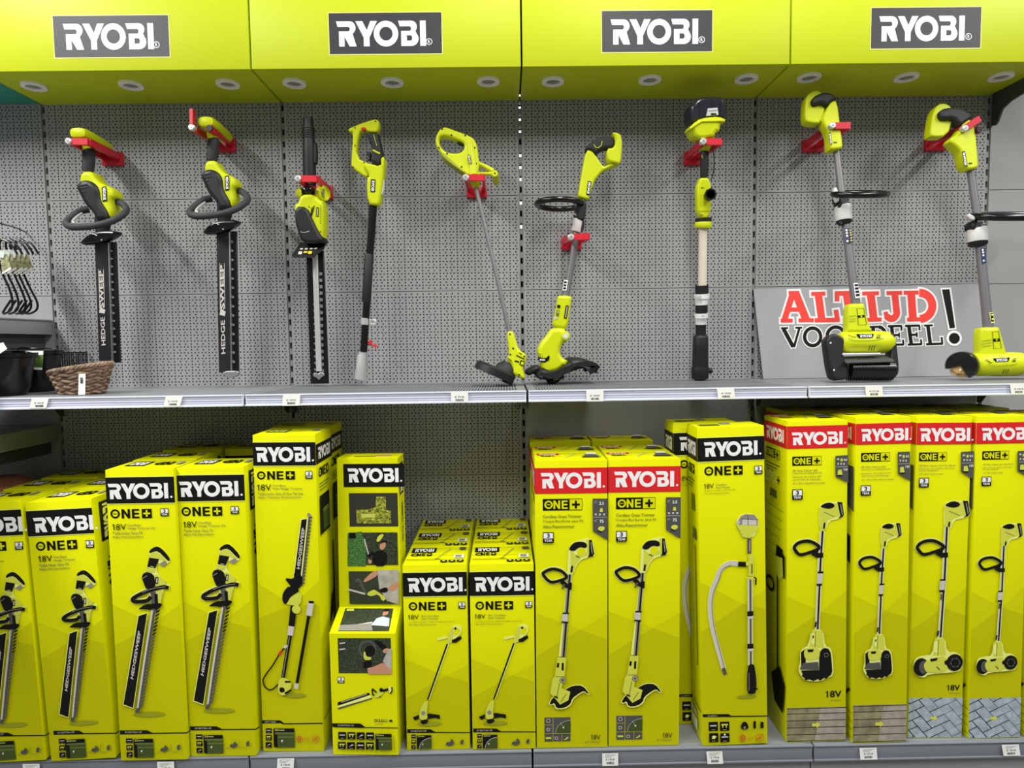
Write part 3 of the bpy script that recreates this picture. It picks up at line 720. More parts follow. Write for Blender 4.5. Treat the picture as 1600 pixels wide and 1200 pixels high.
A.rectuv(W_*.1, D_*.3, W_*.34, D_*.4, 'p_olive'); A.logouv((W_*.13, D_*.36), (W_*.27, 0), (0, D_*.26), 'p_lime', False); A.raw(ribbon([(W_*.45, D_*.2), (W_*.75, D_*.75)], .004), 'p_olive'); A.rectuv(W_*.8, D_*.5, W_*.12, D_*.2, 'p_mid'); A.mesh('lid_print', C.t, C.top(), 4)
def cpic(A, D, H):
    A.raw([[(D*.12, H-.36), (D*.72, H-.36), (D*.72, H-.22), (D*.12, H-.22)]], 'p_black'); A.raw([[(D*.3, H-.35), (D*.72, H-.35), (D*.72, H-.27), (D*.3, H-.27)]], 'p_dkgreen'); A.raw([[(D*.3, H-.285), (D*.72, H-.285), (D*.72, H-.27), (D*.3, H-.27)]], 'p_olive')
    A.raw([[(D*.84, H-.85), (D*.96, H-.85), (D*.93, H-.42), (D*.86, H-.42)]], 'p_black'); A.raw([[(D*.55, H-.72), (D*.8, H-.68), (D*.85, H-.6), (D*.7, H-.62)]], 'p_black'); A.raw([[(.002, .115), (D-.002, .115), (D-.002, .119), (.002, .119)]], 'p_black')
C.side(C.right(), 'p_black', .035, .105, False, cpic)
C.copy('tall pole hedge trimmer box standing behind the front one, its right side showing', -.965, -.375, .004)

# ---- display box with a step at the front, pictures on it ----
zd1 = Z(515, 700, .2083); zd2 = Z(515, 935, .2083)
D = Box('display_box', 'yellow stepped display box with photo panels between pole trimmer and slim trimmer boxes', None, -.704, -.592, .231, .215, 1.055, 0, -2.5)
def yz(x, y, yo):
    q = D.P(x, y, yo); return q
YO = .112; zl0 = D.P(570, 990, 0)[1]; zl1 = D.P(582, 948, YO)[1]; zt = D.P(585, 716, YO)[1]
xl = D.P(536, 800, YO)[0]; W = D.W; H = zt; Dp = .215
pr = [(0, 0), (Dp, 0), (Dp, H), (YO, H), (YO, zl1), (0, zl0)]; xs = [(0, W), (.0, W), (xl*.4, W), (xl*.4, W), (.003, W), (0, W)]; n = 6
mb = MB(); mb.add([(xs[i][0], pr[i][0], pr[i][1]) for i in range(n)]+[(xs[i][1], pr[i][0], pr[i][1]) for i in range(n)], [(i, (i+1) % n, (i+1) % n+n, i+n)[::-1] for i in range(n)]+[tuple(range(n))[::-1], tuple(range(n, 2*n))], 'carton')
mb.box((W*.28, YO+.03, H-.001), (W*.62, YO+.042, H+.001), 'carton_seam'); mb.box((W*.6, YO+.04, H-.001), (W*.85, YO+.06, H+.0012), 'p_skin'); mb.build('carton', D.t, True)
FU = lambda u, v, e: (u, YO-e, v); FL = lambda u, v, e: (u, -e, v)
A = D.art(None, YO); u0 = D.P(*zd1(102, 120), YO); u1 = D.P(*zd1(562, 290), YO)
A.rectuv(u0[0], u1[1], u1[0]-u0[0], u0[1]-u1[1], 'p_black'); A.logo(*zd1(122, 148), *zd1(530, 260)); A.mesh('brand_band', D.t, FU, 2)
A = D.art(None, YO); rg = random.Random(3)
A.rect(*zd1(135, 328), *zd1(525, 598), 'p_photo_dark'); A.blob(zd1([(200, 465), (300, 460), (345, 440), (350, 365), (420, 365), (425, 465), (460, 470), (462, 565), (205, 565)]), 'p_camo', 0); A.rect(*zd1(236, 492), *zd1(346, 522), 'p_lime'); A.text('HedgeSweep', *zd1(245, 498), *zd1(338, 512), 'p_light')
for j in range(40):
    x, y = rg.uniform(205, 455), rg.uniform(470, 560)
    if j > 26: x, y = rg.uniform(352, 418), rg.uniform(370, 470)
    if 225 < x < 355 and 480 < y < 530: continue
    A.blob(zd1([(x-8, y-4), (x+7, y-6), (x+9, y+5), (x-6, y+6)]), rg.choice(('p_dkgreen', 'p_lime', 'p_olive'))); A.n -= .95
A.n += 1
A.rect(*zd1(135, 622), *zd1(525, 886), 'p_hedge'); A.poly(zd1([(137, 640), (240, 625), (275, 740), (270, 884), (137, 884)]), 'p_hedge_light'); A.rect(*zd1(145, 632), *zd1(198, 680), 'p_black')
A.blob(zd1([(330, 884), (320, 800), (350, 770), (400, 765), (435, 790), (430, 884)]), 'p_black'); A.blob(zd1([(375, 750), (380, 715), (405, 700), (425, 710), (420, 745), (395, 765)]), 'p_skin'); A.blob(zd1([(382, 720), (395, 694), (430, 690), (430, 712), (410, 704)]), 'p_black'); A.line(zd1([(262, 680), (295, 800)]), 2, 'p_light'); A.line(zd1([(290, 810), (330, 780)]), 5, 'p_black'); A.blob(zd1([(288, 840), (300, 830), (325, 850), (300, 872)]), 'p_skin'); A.blob(zd1([(352, 690), (370, 650), (415, 640), (385, 690), (362, 705)]), 'p_lime')
A.rect(*zd1(135, 910), *zd1(523, 1178), 'p_hedge'); A.poly(zd1([(360, 912), (522, 912), (522, 1172), (430, 1140), (375, 1050)]), 'p_shirt'); A.blob(zd1([(255, 990), (320, 925), (360, 918), (365, 950), (310, 985), (262, 1005)]), 'p_skin'); A.blob(zd1([(440, 1040), (520, 990), (522, 1050), (455, 1075)]), 'p_skin'); A.line(zd1([(200, 1000), (225, 985), (250, 1040), (275, 1090)]), 5, 'p_grey', False, 4); A.blob(zd1([(275, 1090), (330, 1055), (360, 1070), (430, 1120), (400, 1150), (370, 1090), (310, 1110)]), 'p_lime'); A.blob(zd1([(370, 1060), (430, 1035), (445, 1070), (400, 1085)]), 'p_black'); A.line(zd1([(140, 1055), (270, 1090)]), 3, 'p_light')
A.mesh('photo_panel', D.t, FU, 1)
# sloping ledge picture
ln = math.hypot(YO, zl1-zl0)
FS = lambda u, v, e: (u, YO*v-e*(zl1-zl0)/ln, zl0+(zl1-zl0)*v+e*(YO/ln))
A = Art(lambda u, v: (W*u, v), 1)
A.poly([(.12, .08), (.9, .08), (.88, .93), (.12, .93)], 'p_hedge'); A.poly([(.12, .3), (.6, .35), (.65, .1), (.12, .1)], 'p_mid'); A.poly([(.6, .3), (.66, .55), (.75, .62), (.86, .55), (.88, .25)], 'p_blueshirt'); A.blob([(.73, .62), (.74, .85), (.8, .88), (.83, .7)], 'p_skin'); A.blob([(.72, .8), (.76, .92), (.83, .9), (.82, .8)], 'p_black'); A.poly([(.35, .3), (.6, .42), (.62, .36)], 'p_light'); A.poly([(.15, .82), (.27, .82), (.26, .9), (.15, .9)], 'p_lime'); A.mesh('ledge_picture', D.t, FS, 1)
A = D.art(); A.rect(*zd2(58, 290), *zd2(468, 568), 'p_hedge'); A.ring(zd2(285, 380), 13, 3.5, 'p_grey'); A.blob(zd2([(260, 380), (300, 345), (345, 370), (340, 430), (270, 440)]), 'p_black'); A.blob(zd2([(255, 400), (268, 395), (275, 435), (315, 440), (310, 460), (258, 462)]), 'p_lime'); A.blob(zd2([(330, 305), (380, 320), (440, 370), (410, 395), (360, 350)]), 'p_black'); A.blob(zd2([(395, 385), (440, 365), (450, 395), (410, 415)]), 'p_skin'); A.blob(zd2([(250, 490), (280, 460), (320, 470), (310, 520), (260, 525)]), 'p_black'); A.poly(zd2([(285, 520), (330, 510), (400, 480), (466, 520), (466, 566), (290, 566)]), 'p_skin'); A.poly(zd2([(400, 470), (440, 380), (466, 370), (466, 535), (430, 505)]), 'p_shirt'); A.line(zd2([(75, 335), (118, 330)]), 2, 'p_light'); A.line(zd2([(75, 380), (118, 375)]), 2, 'p_light'); A.mesh('photo_panel', D.t, FL, 1)
A = D.art(); A.year(*zd2(60, 586), *zd2(112, 636)); A.poly(zd2([(62, 778), (295, 705), (305, 722), (62, 802)]), 'p_black'); A.poly(zd2([(62, 804), (305, 722), (320, 742), (64, 818)]), 'p_pale'); A.poly(zd2([(64, 818), (320, 742), (320, 750), (66, 830)]), 'p_grey'); A.line(zd2([(90, 776), (280, 716)]), 1, 'p_light'); A.line(zd2([(320, 680), (325, 720), (385, 740), (340, 690), (320, 675)]), 2.4, 'p_black'); A.blob(zd2([(330, 730), (380, 680), (405, 690), (400, 720), (350, 745)]), 'p_lime'); A.blob(zd2([(370, 675), (395, 665), (408, 690), (385, 705)]), 'p_black'); A.line(zd2([(400, 690), (460, 672)]), 4, 'p_black'); A.blob(zd2([(440, 662), (470, 655), (474, 690), (455, 712), (445, 690)]), 'p_pale'); A.line(zd2([(468, 660), (470, 690), (455, 712)]), 2, 'p_black'); A.mesh('product_picture', D.t, FL, 2)
A = D.art()
for i, x in enumerate((345, 371, 397, 423)): A.rect(*zd2(x-9, 905), *zd2(x+9, 924), 'p_black' if i < 3 else 'p_olive'); A.disc(zd2(x, 914), 1.1, 'carton')
A.rect(*zd2(448, 907), *zd2(472, 922), 'p_black'); A.line(zd2([(340, 937), (405, 937)]), .6, 'p_olive')
tab(A, zd2([(22, 932), (232, 934), (268, 960), (515, 964), (515, 970), (266, 967), (24, 960)])); A.text('RY18HTX55A-120', *zd2(62, 941), *zd2(185, 955), 'p_light')
icons(A, [(*zd2(66+70*i, 995+70*j), *zd2(128+70*i, 1053+70*j)) for j in (0, 1) for i in range(4)]); cornerpic(A, *zd2(348, 998), *zd2(474, 1126), 'hedge', '55mm'); A.mesh('spec_strip', D.t, FL, 3)
A = Art(lambda u, v: (u, v), 1); A.rectuv(YO+.02, H-.14, .06, .115, 'p_black'); A.logouv((YO+.07, H-.135), (0, .1), (-.04, 0), 'p_white', False); A.textuv('HEDGE TRIMMER', (YO+.07, H-.32), (0, .15), (-.03, 0), 'p_olive', .01); A.mesh('side_print', D.t, lambda u, v, e: (W+e, u, v), 2)

# ---- slim grass trimmer boxes, two wide and three deep ----
ze1 = Z(625, 800, 1/6); ze2 = Z(625, 960, .1833)
GE = 'small yellow slim grass trimmer boxes'
E1 = Box('product_box', 'low yellow slim trimmer box at the front, left column beside the display box', GE, -.446, -.578, .224, .188, .673, 0)
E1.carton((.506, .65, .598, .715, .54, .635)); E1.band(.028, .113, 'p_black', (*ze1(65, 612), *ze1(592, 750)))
A = E1.art(); A.one(*ze1(78, 840), *ze1(438, 922)); A.year(*ze1(548, 838), *ze1(614, 904)); A.text('18V', *ze1(75, 960), *ze1(178, 1004)); A.text('Slim Cordless', *ze1(198, 960), *ze1(366, 979), 'p_grey'); A.text('Grass Trimmer', *ze1(198, 986), *ze1(360, 1004), 'p_grey'); A.text('Coupe-bordures, Débroussailleuse sans fil', *ze1(78, 1019), *ze1(522, 1033), 'p_olive'); A.text('18V Akku-Rasentrimmer', *ze1(78, 1044), *ze1(342, 1057), 'p_olive'); A.mesh('front_print', E1.t, E1.front(), 1)
A = E1.art(); A.disc(ze2(250, 930), 20, 'p_shadow', 4)
A.line(ze2([(320, 212), (405, 190)]), 3.4, 'p_pale'); A.blob(ze2([(412, 190), (440, 100), (470, 88), (515, 90), (528, 115), (520, 160), (480, 195), (442, 238), (402, 242)]), 'p_pale'); A.blob(ze2([(462, 130), (500, 108), (516, 125), (505, 160), (462, 185)]), 'carton'); A.blob(ze2([(415, 190), (440, 105), (460, 100), (455, 190), (435, 235), (408, 235)]), 'p_lime'); A.disc(ze2(473, 116), 2, 'p_black'); A.blob(ze2([(442, 215), (520, 178), (526, 204), (480, 236), (445, 236)]), 'p_black', 0)
A.line(ze2([(409, 242), (240, 722)]), 4, 'p_pale'); A.line(ze2([(405, 245), (237, 722)]), 2.6, 'p_black'); A.blob(ze2([(108, 872), (165, 850), (160, 885), (130, 898)]), 'p_black', 0); A.blob(ze2([(222, 848), (250, 838), (340, 852), (342, 886), (300, 875), (235, 885)]), 'p_black', 0); A.blob(ze2([(215, 728), (242, 735), (228, 830), (240, 885), (180, 895), (164, 862), (172, 800)]), 'p_lime'); A.disc(ze2(200, 835), 3.6, 'p_mid'); A.blob(ze2([(175, 895), (240, 885), (242, 915), (200, 930), (178, 920)]), 'p_black'); A.mesh('product_picture', E1.t, E1.front(), 8)
A = E1.art(); tab(A, ze2([(62, 976), (260, 976), (300, 1000), (602, 1002), (602, 1009), (296, 1008), (62, 1008)])); A.text('RY18LT23A-120', *ze2(92, 984), *ze2(228, 1000), 'p_light'); icons(A, [(*ze2(97, 1021+44*j), *ze2(135, 1056+44*j)) for j in range(3)]); cornerpic(A, *ze2(142, 1020), *ze2(272, 1144), 'grass', '23cm'); A.blob(ze2([(388, 1105), (400, 1080), (430, 1080), (435, 1055), (445, 1055), (462, 1080), (458, 1105), (420, 1115)]), 'p_grey'); A.blob(ze2([(515, 1068), (535, 1058), (545, 1062), (538, 1103), (515, 1098)]), 'p_grey'); A.mesh('spec_strip', E1.t, E1.front(), 3)
A = Art(lambda u, v: (u*E1.W, v*E1.D), 1)
A.poly([(.06, .66), (.46, .66), (.46, .94), (.06, .94)], 'p_black'); A.logouv((.1*E1.W, .71*E1.D), (.32*E1.W, 0), (0, .18*E1.D), 'p_white', False); A.oneuv(.07*E1.W, .45*E1.D, .34*E1.W, .16*E1.D)
A.raw(ribbon([(.5*E1.W, .26*E1.D), (.7*E1.W, .86*E1.D)], .0025), 'p_grey'); A.raw(ribbon([(.47*E1.W, .26*E1.D), (.58*E1.W, .24*E1.D)], .004), 'p_black'); A.poly([(.78, .3), (.94, .3), (.94, .48), (.78, .48)], 'p_white'); A.poly([(.8, .33), (.9, .33), (.9, .46), (.8, .46)], 'p_mid'); A.poly([(.84, .78), (.95, .78), (.95, .92), (.84, .92)], 'p_grey')
A.poly([(.03, .2), (.45, .2), (.5, .215), (.97, .215), (.97, .225), (.03, .225)], 'p_black')
for q in (.58, .71, .84): A.poly([(q, .06), (q+.11, .06), (q+.11, .16), (q, .16)], 'p_black'); A.poly([(q+.035, .09), (q+.075, .09), (q+.075, .13), (q+.035, .13)], 'p_pale')
A.text('18 V', .08*E1.W, .11*E1.D, .22*E1.W, .15*E1.D, 'p_olive') if 0 else None
A.mesh('lid_print', E1.t, E1.top(), 4)
E1.copy('low yellow slim trimmer box at the front, right column beside the red banded box', -.212, -.582)
for i, nm in ((1, 'middle'), (2, 'rearmost')):
    for X_, c_ in ((-.446, 'left'), (-.212, 'right')): E1.copy('low yellow slim trimmer box, %s of the %s column of three lids' % (nm, c_), X_, -.579+.1915*i, 0, BACK)

# ---- grass trimmer boxes with the red band ----
zf = Z(825, 680, .2166); zg = Z(825, 930, .2083)
GF = 'yellow grass trimmer boxes with red name band'
F1 = Box('product_box', 'yellow grass trimmer box with red band in front, left one of the pair', GF, .016, -.5825, .2515, .148, 1.033, .004)
F1.carton((.522, .62, .582, .673, .531, .618)); F1.band(.026, .116, 'p_red', (*zf(88, 268), *zf(528, 383)))
A = F1.art(); A.one(*zf(104, 457), *zf(394, 543), True); A.text('Cordless Grass Trimmer', *zf(105, 572), *zf(390, 595), 'p_olive', .01); A.text('Coupe-Bordures sans Fil', *zf(105, 608), *zf(398, 631), 'p_olive', .01); A.text('Akku-Rasentrimmer', *zf(105, 645), *zf(338, 668), 'p_olive', .01); A.year(*zf(106, 697), *zf(186, 776)); A.line(zf([(108, 784), (184, 784)]), .7, 'p_olive')
A.poly(zf([(465, 455), (573, 455), (573, 756), (468, 690)]), 'p_grey'); A.text('x1', *zf(476, 472), *zf(492, 488), 'p_light'); A.text('2.5', *zf(512, 478), *zf(546, 500), 'p_white', .02); A.blob(zf([(515, 550), (520, 524), (536, 524), (540, 552)]), 'p_lime', 0)
for x in (480, 510, 540): A.rect(*zf(x, 562), *zf(x+14, 576), 'p_light')
A.line(zf([(470, 588), (570, 588)]), .6, 'p_light'); A.text('x1', *zf(476, 603), *zf(492, 620), 'p_light'); A.text('75', *zf(514, 606), *zf(544, 630), 'p_white', .02); A.blob(zf([(498, 672), (515, 652), (552, 656), (550, 680), (520, 692)]), 'p_lime'); A.line(zf([(502, 684), (528, 694)]), 2, 'p_black'); A.mesh('front_print', F1.t, F1.front(), 1)
def grass_product(A):
    T = zf; G = lambda p: zg(p)
    A.line(T([(115, 985), (170, 960), (232, 970), (277, 1010), (262, 1035), (180, 1058), (140, 1042), (108, 1002)]), 7.4, 'p_pale', True, 4)
    A.line(T([(304, 820), (297, 1000)]), 6.5, 'p_pale'); A.line(T([(300, 990), (288, 1150)]) + G([(248, 458)]), 8.5, 'p_pale'); A.blob(T([(292, 822), (326, 768), (420, 742), (462, 748), (482, 855), (470, 874), (430, 882), (385, 895), (345, 940), (330, 1000), (300, 1000)]), 'p_pale')
    A.blob(T([(308, 830), (345, 860), (400, 850), (425, 832), (418, 755), (445, 752), (442, 862), (385, 880), (345, 930), (328, 992), (304, 992)]), 'p_lime', 0); A.blob(T([(350, 845), (376, 808), (415, 812), (408, 848), (372, 868)]), 'carton'); A.line(T([(345, 868), (372, 880)]), 2, 'p_olive'); A.blob(T([(440, 752), (458, 753), (476, 850), (466, 872), (428, 878), (440, 862)]), 'p_black', 0); A.line(T([(452, 770), (462, 850)]), 1.6, 'p_mid')
    A.blob(T([(295, 812), (328, 772), (372, 764), (414, 770), (426, 796), (415, 812), (372, 802), (332, 834), (300, 828)]), 'p_black'); A.line(T([(318, 940), (312, 985)]), 3, 'p_black')
    A.line(T([(299, 1000), (287, 1150)]) + G([(263, 458)]), 6, 'p_mid'); A.line(T([(301, 1000), (290, 1150)]) + G([(266, 458)]), 2.6, 'p_black')
    A.line(T([(115, 985), (170, 962), (232, 972), (275, 1010), (260, 1033), (180, 1056), (140, 1040), (110, 1002)]), 4.8, 'p_black', True, 4); A.line(T([(240, 1048), (275, 1082), (310, 1090)]), 7, 'p_black'); A.line(T([(262, 1070), (246, 1105)]), 3, 'p_grey'); A.line(T([(302, 1060), (300, 1110)]), 6, 'p_black')
    A.blob(G([(255, 130), (298, 130), (296, 200), (252, 200)]), 'p_light', 0); A.line(G([(258, 130), (306, 130)]), 2.4, 'p_black'); A.line(G([(250, 194), (302, 198)]), 2.4, 'p_black')
    A.blob(G([(272, 702), (335, 662), (415, 664), (466, 735), (440, 738), (420, 716), (380, 738), (335, 775), (325, 815), (272, 848), (205, 848), (192, 808), (170, 822), (150, 808), (185, 750)]), 'p_pale'); A.blob(G([(272, 704), (338, 668), (410, 670), (458, 732), (440, 730), (420, 708), (380, 728), (328, 768), (318, 808), (270, 838), (210, 840), (198, 798), (172, 814), (158, 806), (186, 758)]), 'p_black')
    A.blob(G([(220, 458), (286, 462), (272, 600), (250, 690), (316, 716), (300, 780), (240, 812), (205, 770), (165, 728), (182, 625), (200, 598)]), 'p_lime', 0); A.line(G([(260, 500), (258, 556)]), 3.4, 'p_black'); A.line(G([(226, 500), (222, 534)]), 3.4, 'p_black'); A.line(G([(205, 602), (272, 602)]), .8, 'p_olive'); A.line(G([(235, 650), (215, 750)]), .9, 'p_olive'); A.line(G([(285, 730), (245, 790)]), .8, 'p_olive'); A.disc(G([(258, 628)])[0], 4.6, 'p_grey'); A.ring(G([(258, 628)])[0], 3, 1, 'p_light'); A.line(G([(195, 748), (222, 760)]), 2.4, 'p_black')
A = F1.art(); grass_product(A); A.mesh('product_picture', F1.t, F1.front(), 8)
A = F1.art(); A.rect(*zg(120, 908), *zg(322, 1102), 'p_grey'); u, v, a_, b_ = A.fr(*zg(190, 910), *zg(322, 1034)); A.raw([[(u+a_, v), (u+a_, v+b_*.75)]+arc(u+a_, v, a_*.86, b_*.78, 90, 180, 10)[1:]], 'p_dkgreen'); A.raw(ribbon(arc(u+a_, v, a_*.88, b_*.8, 92, 180, 12), .0012), 'p_light')
for l in (((187, 908), (187, 1102)), ((120, 971), (187, 971)), ((120, 1036), (322, 1036)), ((254, 1036), (254, 1102))): A.line(zg(list(l)), .6, 'carton_deep')
A.ring(zg(152, 938), 3, .8, 'p_light'); A.ring(zg(152, 1004), 2.4, .9, 'p_light'); A.rect(*zg(132, 1060), *zg(175, 1075), 'p_lime'); A.ring(zg(212, 1068), 2.4, .9, 'p_light'); A.poly(zg([(268, 1080), (300, 1055), (302, 1068), (278, 1082)]), 'p_lime'); A.disc(zg(265, 988), 1.4, 'p_white'); A.line(zg([(240, 950), (262, 980)]), .5, 'p_light')
A.text('18V', *zg(470, 1040), *zg(544, 1078)); A.text('RLT183225F', *zg(424, 1088), *zg(542, 1101), 'p_olive'); A.mesh('spec_strip', F1.t, F1.front(), 3)
F1.lid_red(); F1.side(F1.left(), 'p_red', .026, .116)
F1.copy('yellow grass trimmer box with red band in front, right one of the pair', .272, -.58, .003)
for X, nm in ((.016, 'left'), (.273, 'right')):
    F1.copy('red banded grass trimmer box in second row, behind the %s front one' % nm, X, -.43, .004, BACK+('side_print',)); F1.copy('red banded grass trimmer box pushed back against the panel, %s one' % nm, X+.004, -.155, .0, BACK+('side_print',))

# ---- stick pump boxes ----
zp1 = Z(1040, 640, .2166); zp2 = Z(1040, 900, .2335)
G = Box('product_box', 'yellow stick pump box with black band and grey hose picture, front one', 'yellow stick pump boxes', .606, -.587, .232, .12, 1.14, -.026)
G.carton((.475, .65, .55, .635, .508, .57)); G.band(.036, .118, 'p_black', (*zp1(272, 228), *zp1(665, 335)))
A = G.art(); A.one(*zp1(276, 406), *zp1(557, 473)); A.year(*zp1(638, 402), *zp1(697, 465)); A.text('18V', *zp1(275, 532), *zp1(346, 568)); A.text('Cordless', *zp1(360, 531), *zp1(438, 546), 'p_grey'); A.text('Stick Pump', *zp1(360, 551), *zp1(460, 569), 'p_grey'); A.text('Pompe de transfert sur batterie 18V', *zp1(277, 574), *zp1(502, 586), 'p_olive'); A.text('18 V Akku-Regenfasspumpe', *zp1(277, 596), *zp1(457, 608), 'p_olive'); A.mesh('front_print', G.t, G.front(), 1)
A = G.art(); A.disc(zp2(540, 806), 16, 'p_shadow', 3)
A.line([zp1(520, 1110), zp1(455, 1108), zp1(398, 1150), zp2(340, 20), zp2(308, 100), zp2(297, 200), zp2(310, 330), zp2(348, 480), zp2(388, 622)], 8.6, 'p_pale', False, 5); A.line([zp1(520, 1110), zp1(455, 1108), zp1(398, 1150), zp2(340, 20), zp2(308, 100), zp2(297, 200), zp2(310, 330), zp2(348, 480), zp2(386, 620)], 7, 'p_light', False, 5); A.line([zp1(470, 1118), zp1(410, 1152), zp2(352, 30), zp2(320, 105), zp2(309, 200), zp2(322, 330), zp2(358, 480), zp2(392, 610)], 1.6, 'p_mid', False, 5); A.line([zp2(384, 612), zp2(398, 656)], 5.5, 'p_grey')
A.blob(zp1([(505, 800), (535, 760), (570, 748), (640, 752), (668, 790), (668, 845), (650, 890), (620, 925), (552, 922), (540, 885), (510, 840)]), 'p_pale'); A.blob(zp1([(520, 800), (540, 768), (572, 752), (638, 756), (662, 790), (662, 838), (528, 838)]), 'p_mid', 0); A.blob(zp1([(548, 830), (552, 790), (650, 786), (652, 832)]), 'p_light', 0); A.line(zp1([(545, 785), (660, 792)]), 1, 'p_grey'); A.line(zp1([(590, 760), (592, 830)]), .8, 'p_grey'); A.blob(zp1([(510, 828), (662, 835), (655, 872), (625, 892), (620, 918), (555, 918), (545, 880), (520, 850)]), 'p_lime', 0); A.disc(zp1(520, 810), 2.6, 'p_light')
A.line([zp1(600, 928), zp1(600, 1035)], 6.2, 'p_grey'); A.line([zp1(604, 940), zp1(602, 1020)], 1, 'p_light'); A.line([zp1(612, 1040), zp1(612, 1195)], 8.4, 'p_lime'); A.line([zp1(618, 1110), zp1(618, 1180)], 2.4, 'p_olive'); A.line([zp1(520, 1110), zp1(578, 1112)], 8, 'p_black'); A.line([zp1(575, 1110), zp1(600, 1105)], 6, 'p_lime'); A.line([zp2(536, 8), zp2(592, 10)], 4.4, 'p_lime'); A.line([zp2(585, 4), zp2(600, 10), zp2(598, 55)], 2.4, 'p_black')
A.line([zp2(560, 18), zp2(563, 592)], 8.4, 'p_pale'); A.line([zp2(560, 18), zp2(563, 592)], 7, 'p_light'); A.line([zp2(562, 18), zp2(565, 592)], 3, 'p_grey')
for y in (246, 462): A.line([zp2(561, y-16), zp2(562, y+16)], 9.6, 'p_black'); A.line([zp2(562, y+17), zp2(563, y+34)], 9.6, 'p_light')
A.blob(zp2([(550, 582), (585, 582), (592, 615), (602, 690), (600, 775), (570, 782), (540, 776), (540, 640)]), 'p_black'); A.disc(zp2(604, 746), 1.6, 'p_black'); A.line(zp2([(552, 640), (552, 760)]), .8, 'p_mid'); A.mesh('product_picture', G.t, G.front(), 8)
A = G.art(); tab(A, zp2([(246, 924), (418, 922), (440, 934), (688, 932), (688, 939), (438, 942), (250, 943)])); A.text('RY18SPA-0', *zp2(280, 930), *zp2(345, 939), 'p_light'); icons(A, [(*zp2(286, 972), *zp2(350, 1037)), (*zp2(361, 970), *zp2(426, 1035)), (*zp2(288, 1045), *zp2(352, 1110)), (*zp2(362, 1045), *zp2(426, 1109))]); A.disc(zp2(320, 1074), 3, 'p_pale'); A.disc(zp2(393, 1056), 1.6, 'p_white')
A.blob(zp2([(498, 1020), (505, 980), (525, 966), (545, 980), (553, 1020)]), 'p_black'); A.line(zp2([(592, 965), (592, 1015)]), 4, 'p_black'); A.line(zp2([(641, 970), (641, 1012)]), 5, 'p_black'); A.disc(zp2(525, 1008), 2, 'p_mid'); A.text('0', *zp2(493, 1050), *zp2(531, 1106), 'p_orange', .03); A.ring(zp2(626, 1075), 6.4, .9, 'p_orange'); A.line(zp2([(608, 1092), (644, 1056)]), 1, 'p_orange'); A.blob(zp2([(610, 1078), (630, 1062), (640, 1066), (626, 1086)]), 'p_orange')
for j in range(3): A.line(zp2([(543, 1073+12*j), (585-8*j, 1072+12*j)]), .6, 'p_orange')
A.mesh('spec_strip', G.t, G.front(), 3)
A = Art(lambda u, v: (u*G.W, v*G.D), 1); A.poly([(.1, .3), (.4, .3), (.4, .6), (.1, .6)], 'p_olive'); A.poly([(.45, .5), (.6, .5), (.6, .8), (.45, .8)], 'p_mid'); A.mesh('lid_print', G.t, G.top(), 4)
def gpic(A, D, H):
    A.raw(ribbon([(D*.7, H-.42), (D*.72, H-.86)], .006), 'p_black'); A.raw([[(D*.4, H-.3), (D*.75, H-.3), (D*.7, H-.24), (D*.45, H-.24)]], 'p_olive'); A.raw([[(D*.5, H-.4), (D*.85, H-.4), (D*.8, H-.36), (D*.55, H-.36)]], 'p_grey')
    A.raw(ribbon([(.002, .128), (D-.002, .125)], .004), 'p_black'); A.rectuv(D*.08, .03, D*.55, .04, 'p_white'); A.rectuv(D*.08, .08, D*.5, .02, 'p_light')
A_ = G.side(G.left(), 'p_black', .036, .118, False, gpic)
G.copy('yellow stick pump box with black band half hidden behind the front one', .548, -.455, -.016)

# ---- patio cleaner boxes ----
zh1 = Z(1185, 620, .2168); zh2 = Z(1185, 920, .2168)
GP = 'yellow patio cleaner boxes with red name band'
def badge(A, pts, cells):
    A.poly(pts, 'p_grey'); x0, y0 = pts[0]; x1 = pts[1][0]; y1 = pts[2][1]; w_, h_ = x1-x0, y1-y0
    A.rect(x0+w_*.12, y0+h_*.09, x0+w_*.3, y0+h_*.15, 'p_light'); A.blob([(x0+w_*.38, y0+h_*.2), (x0+w_*.42, y0+h_*.1), (x0+w_*.55, y0+h_*.1), (x0+w_*.58, y0+h_*.2)], 'p_lime', 0); A.text('4.0', x0+w_*.62, y0+h_*.1, x0+w_*.9, y0+h_*.19, 'p_white', .02)
    for q in (.15, .38, .6): A.rect(x0+w_*q, y0+h_*.26, x0+w_*(q+.12), y0+h_*.33, 'p_light')
    A.line([(x0+w_*.05, y0+h_*.41), (x0+w_*.95, y0+h_*.4)], .6, 'p_light'); A.blob([(x0+w_*.15, y0+h_*.72), (x0+w_*.18, y0+h_*.52), (x0+w_*.45, y0+h_*.5), (x0+w_*.55, y0+h_*.72)], 'p_lime', 0); A.line([(x0+w_*.12, y0+h_*.72), (x0+w_*.56, y0+h_*.72)], 1.8, 'p_black'); A.text('120', x0+w_*.6, y0+h_*.46, x0+w_*.92, y0+h_*.54, 'p_white', .02)
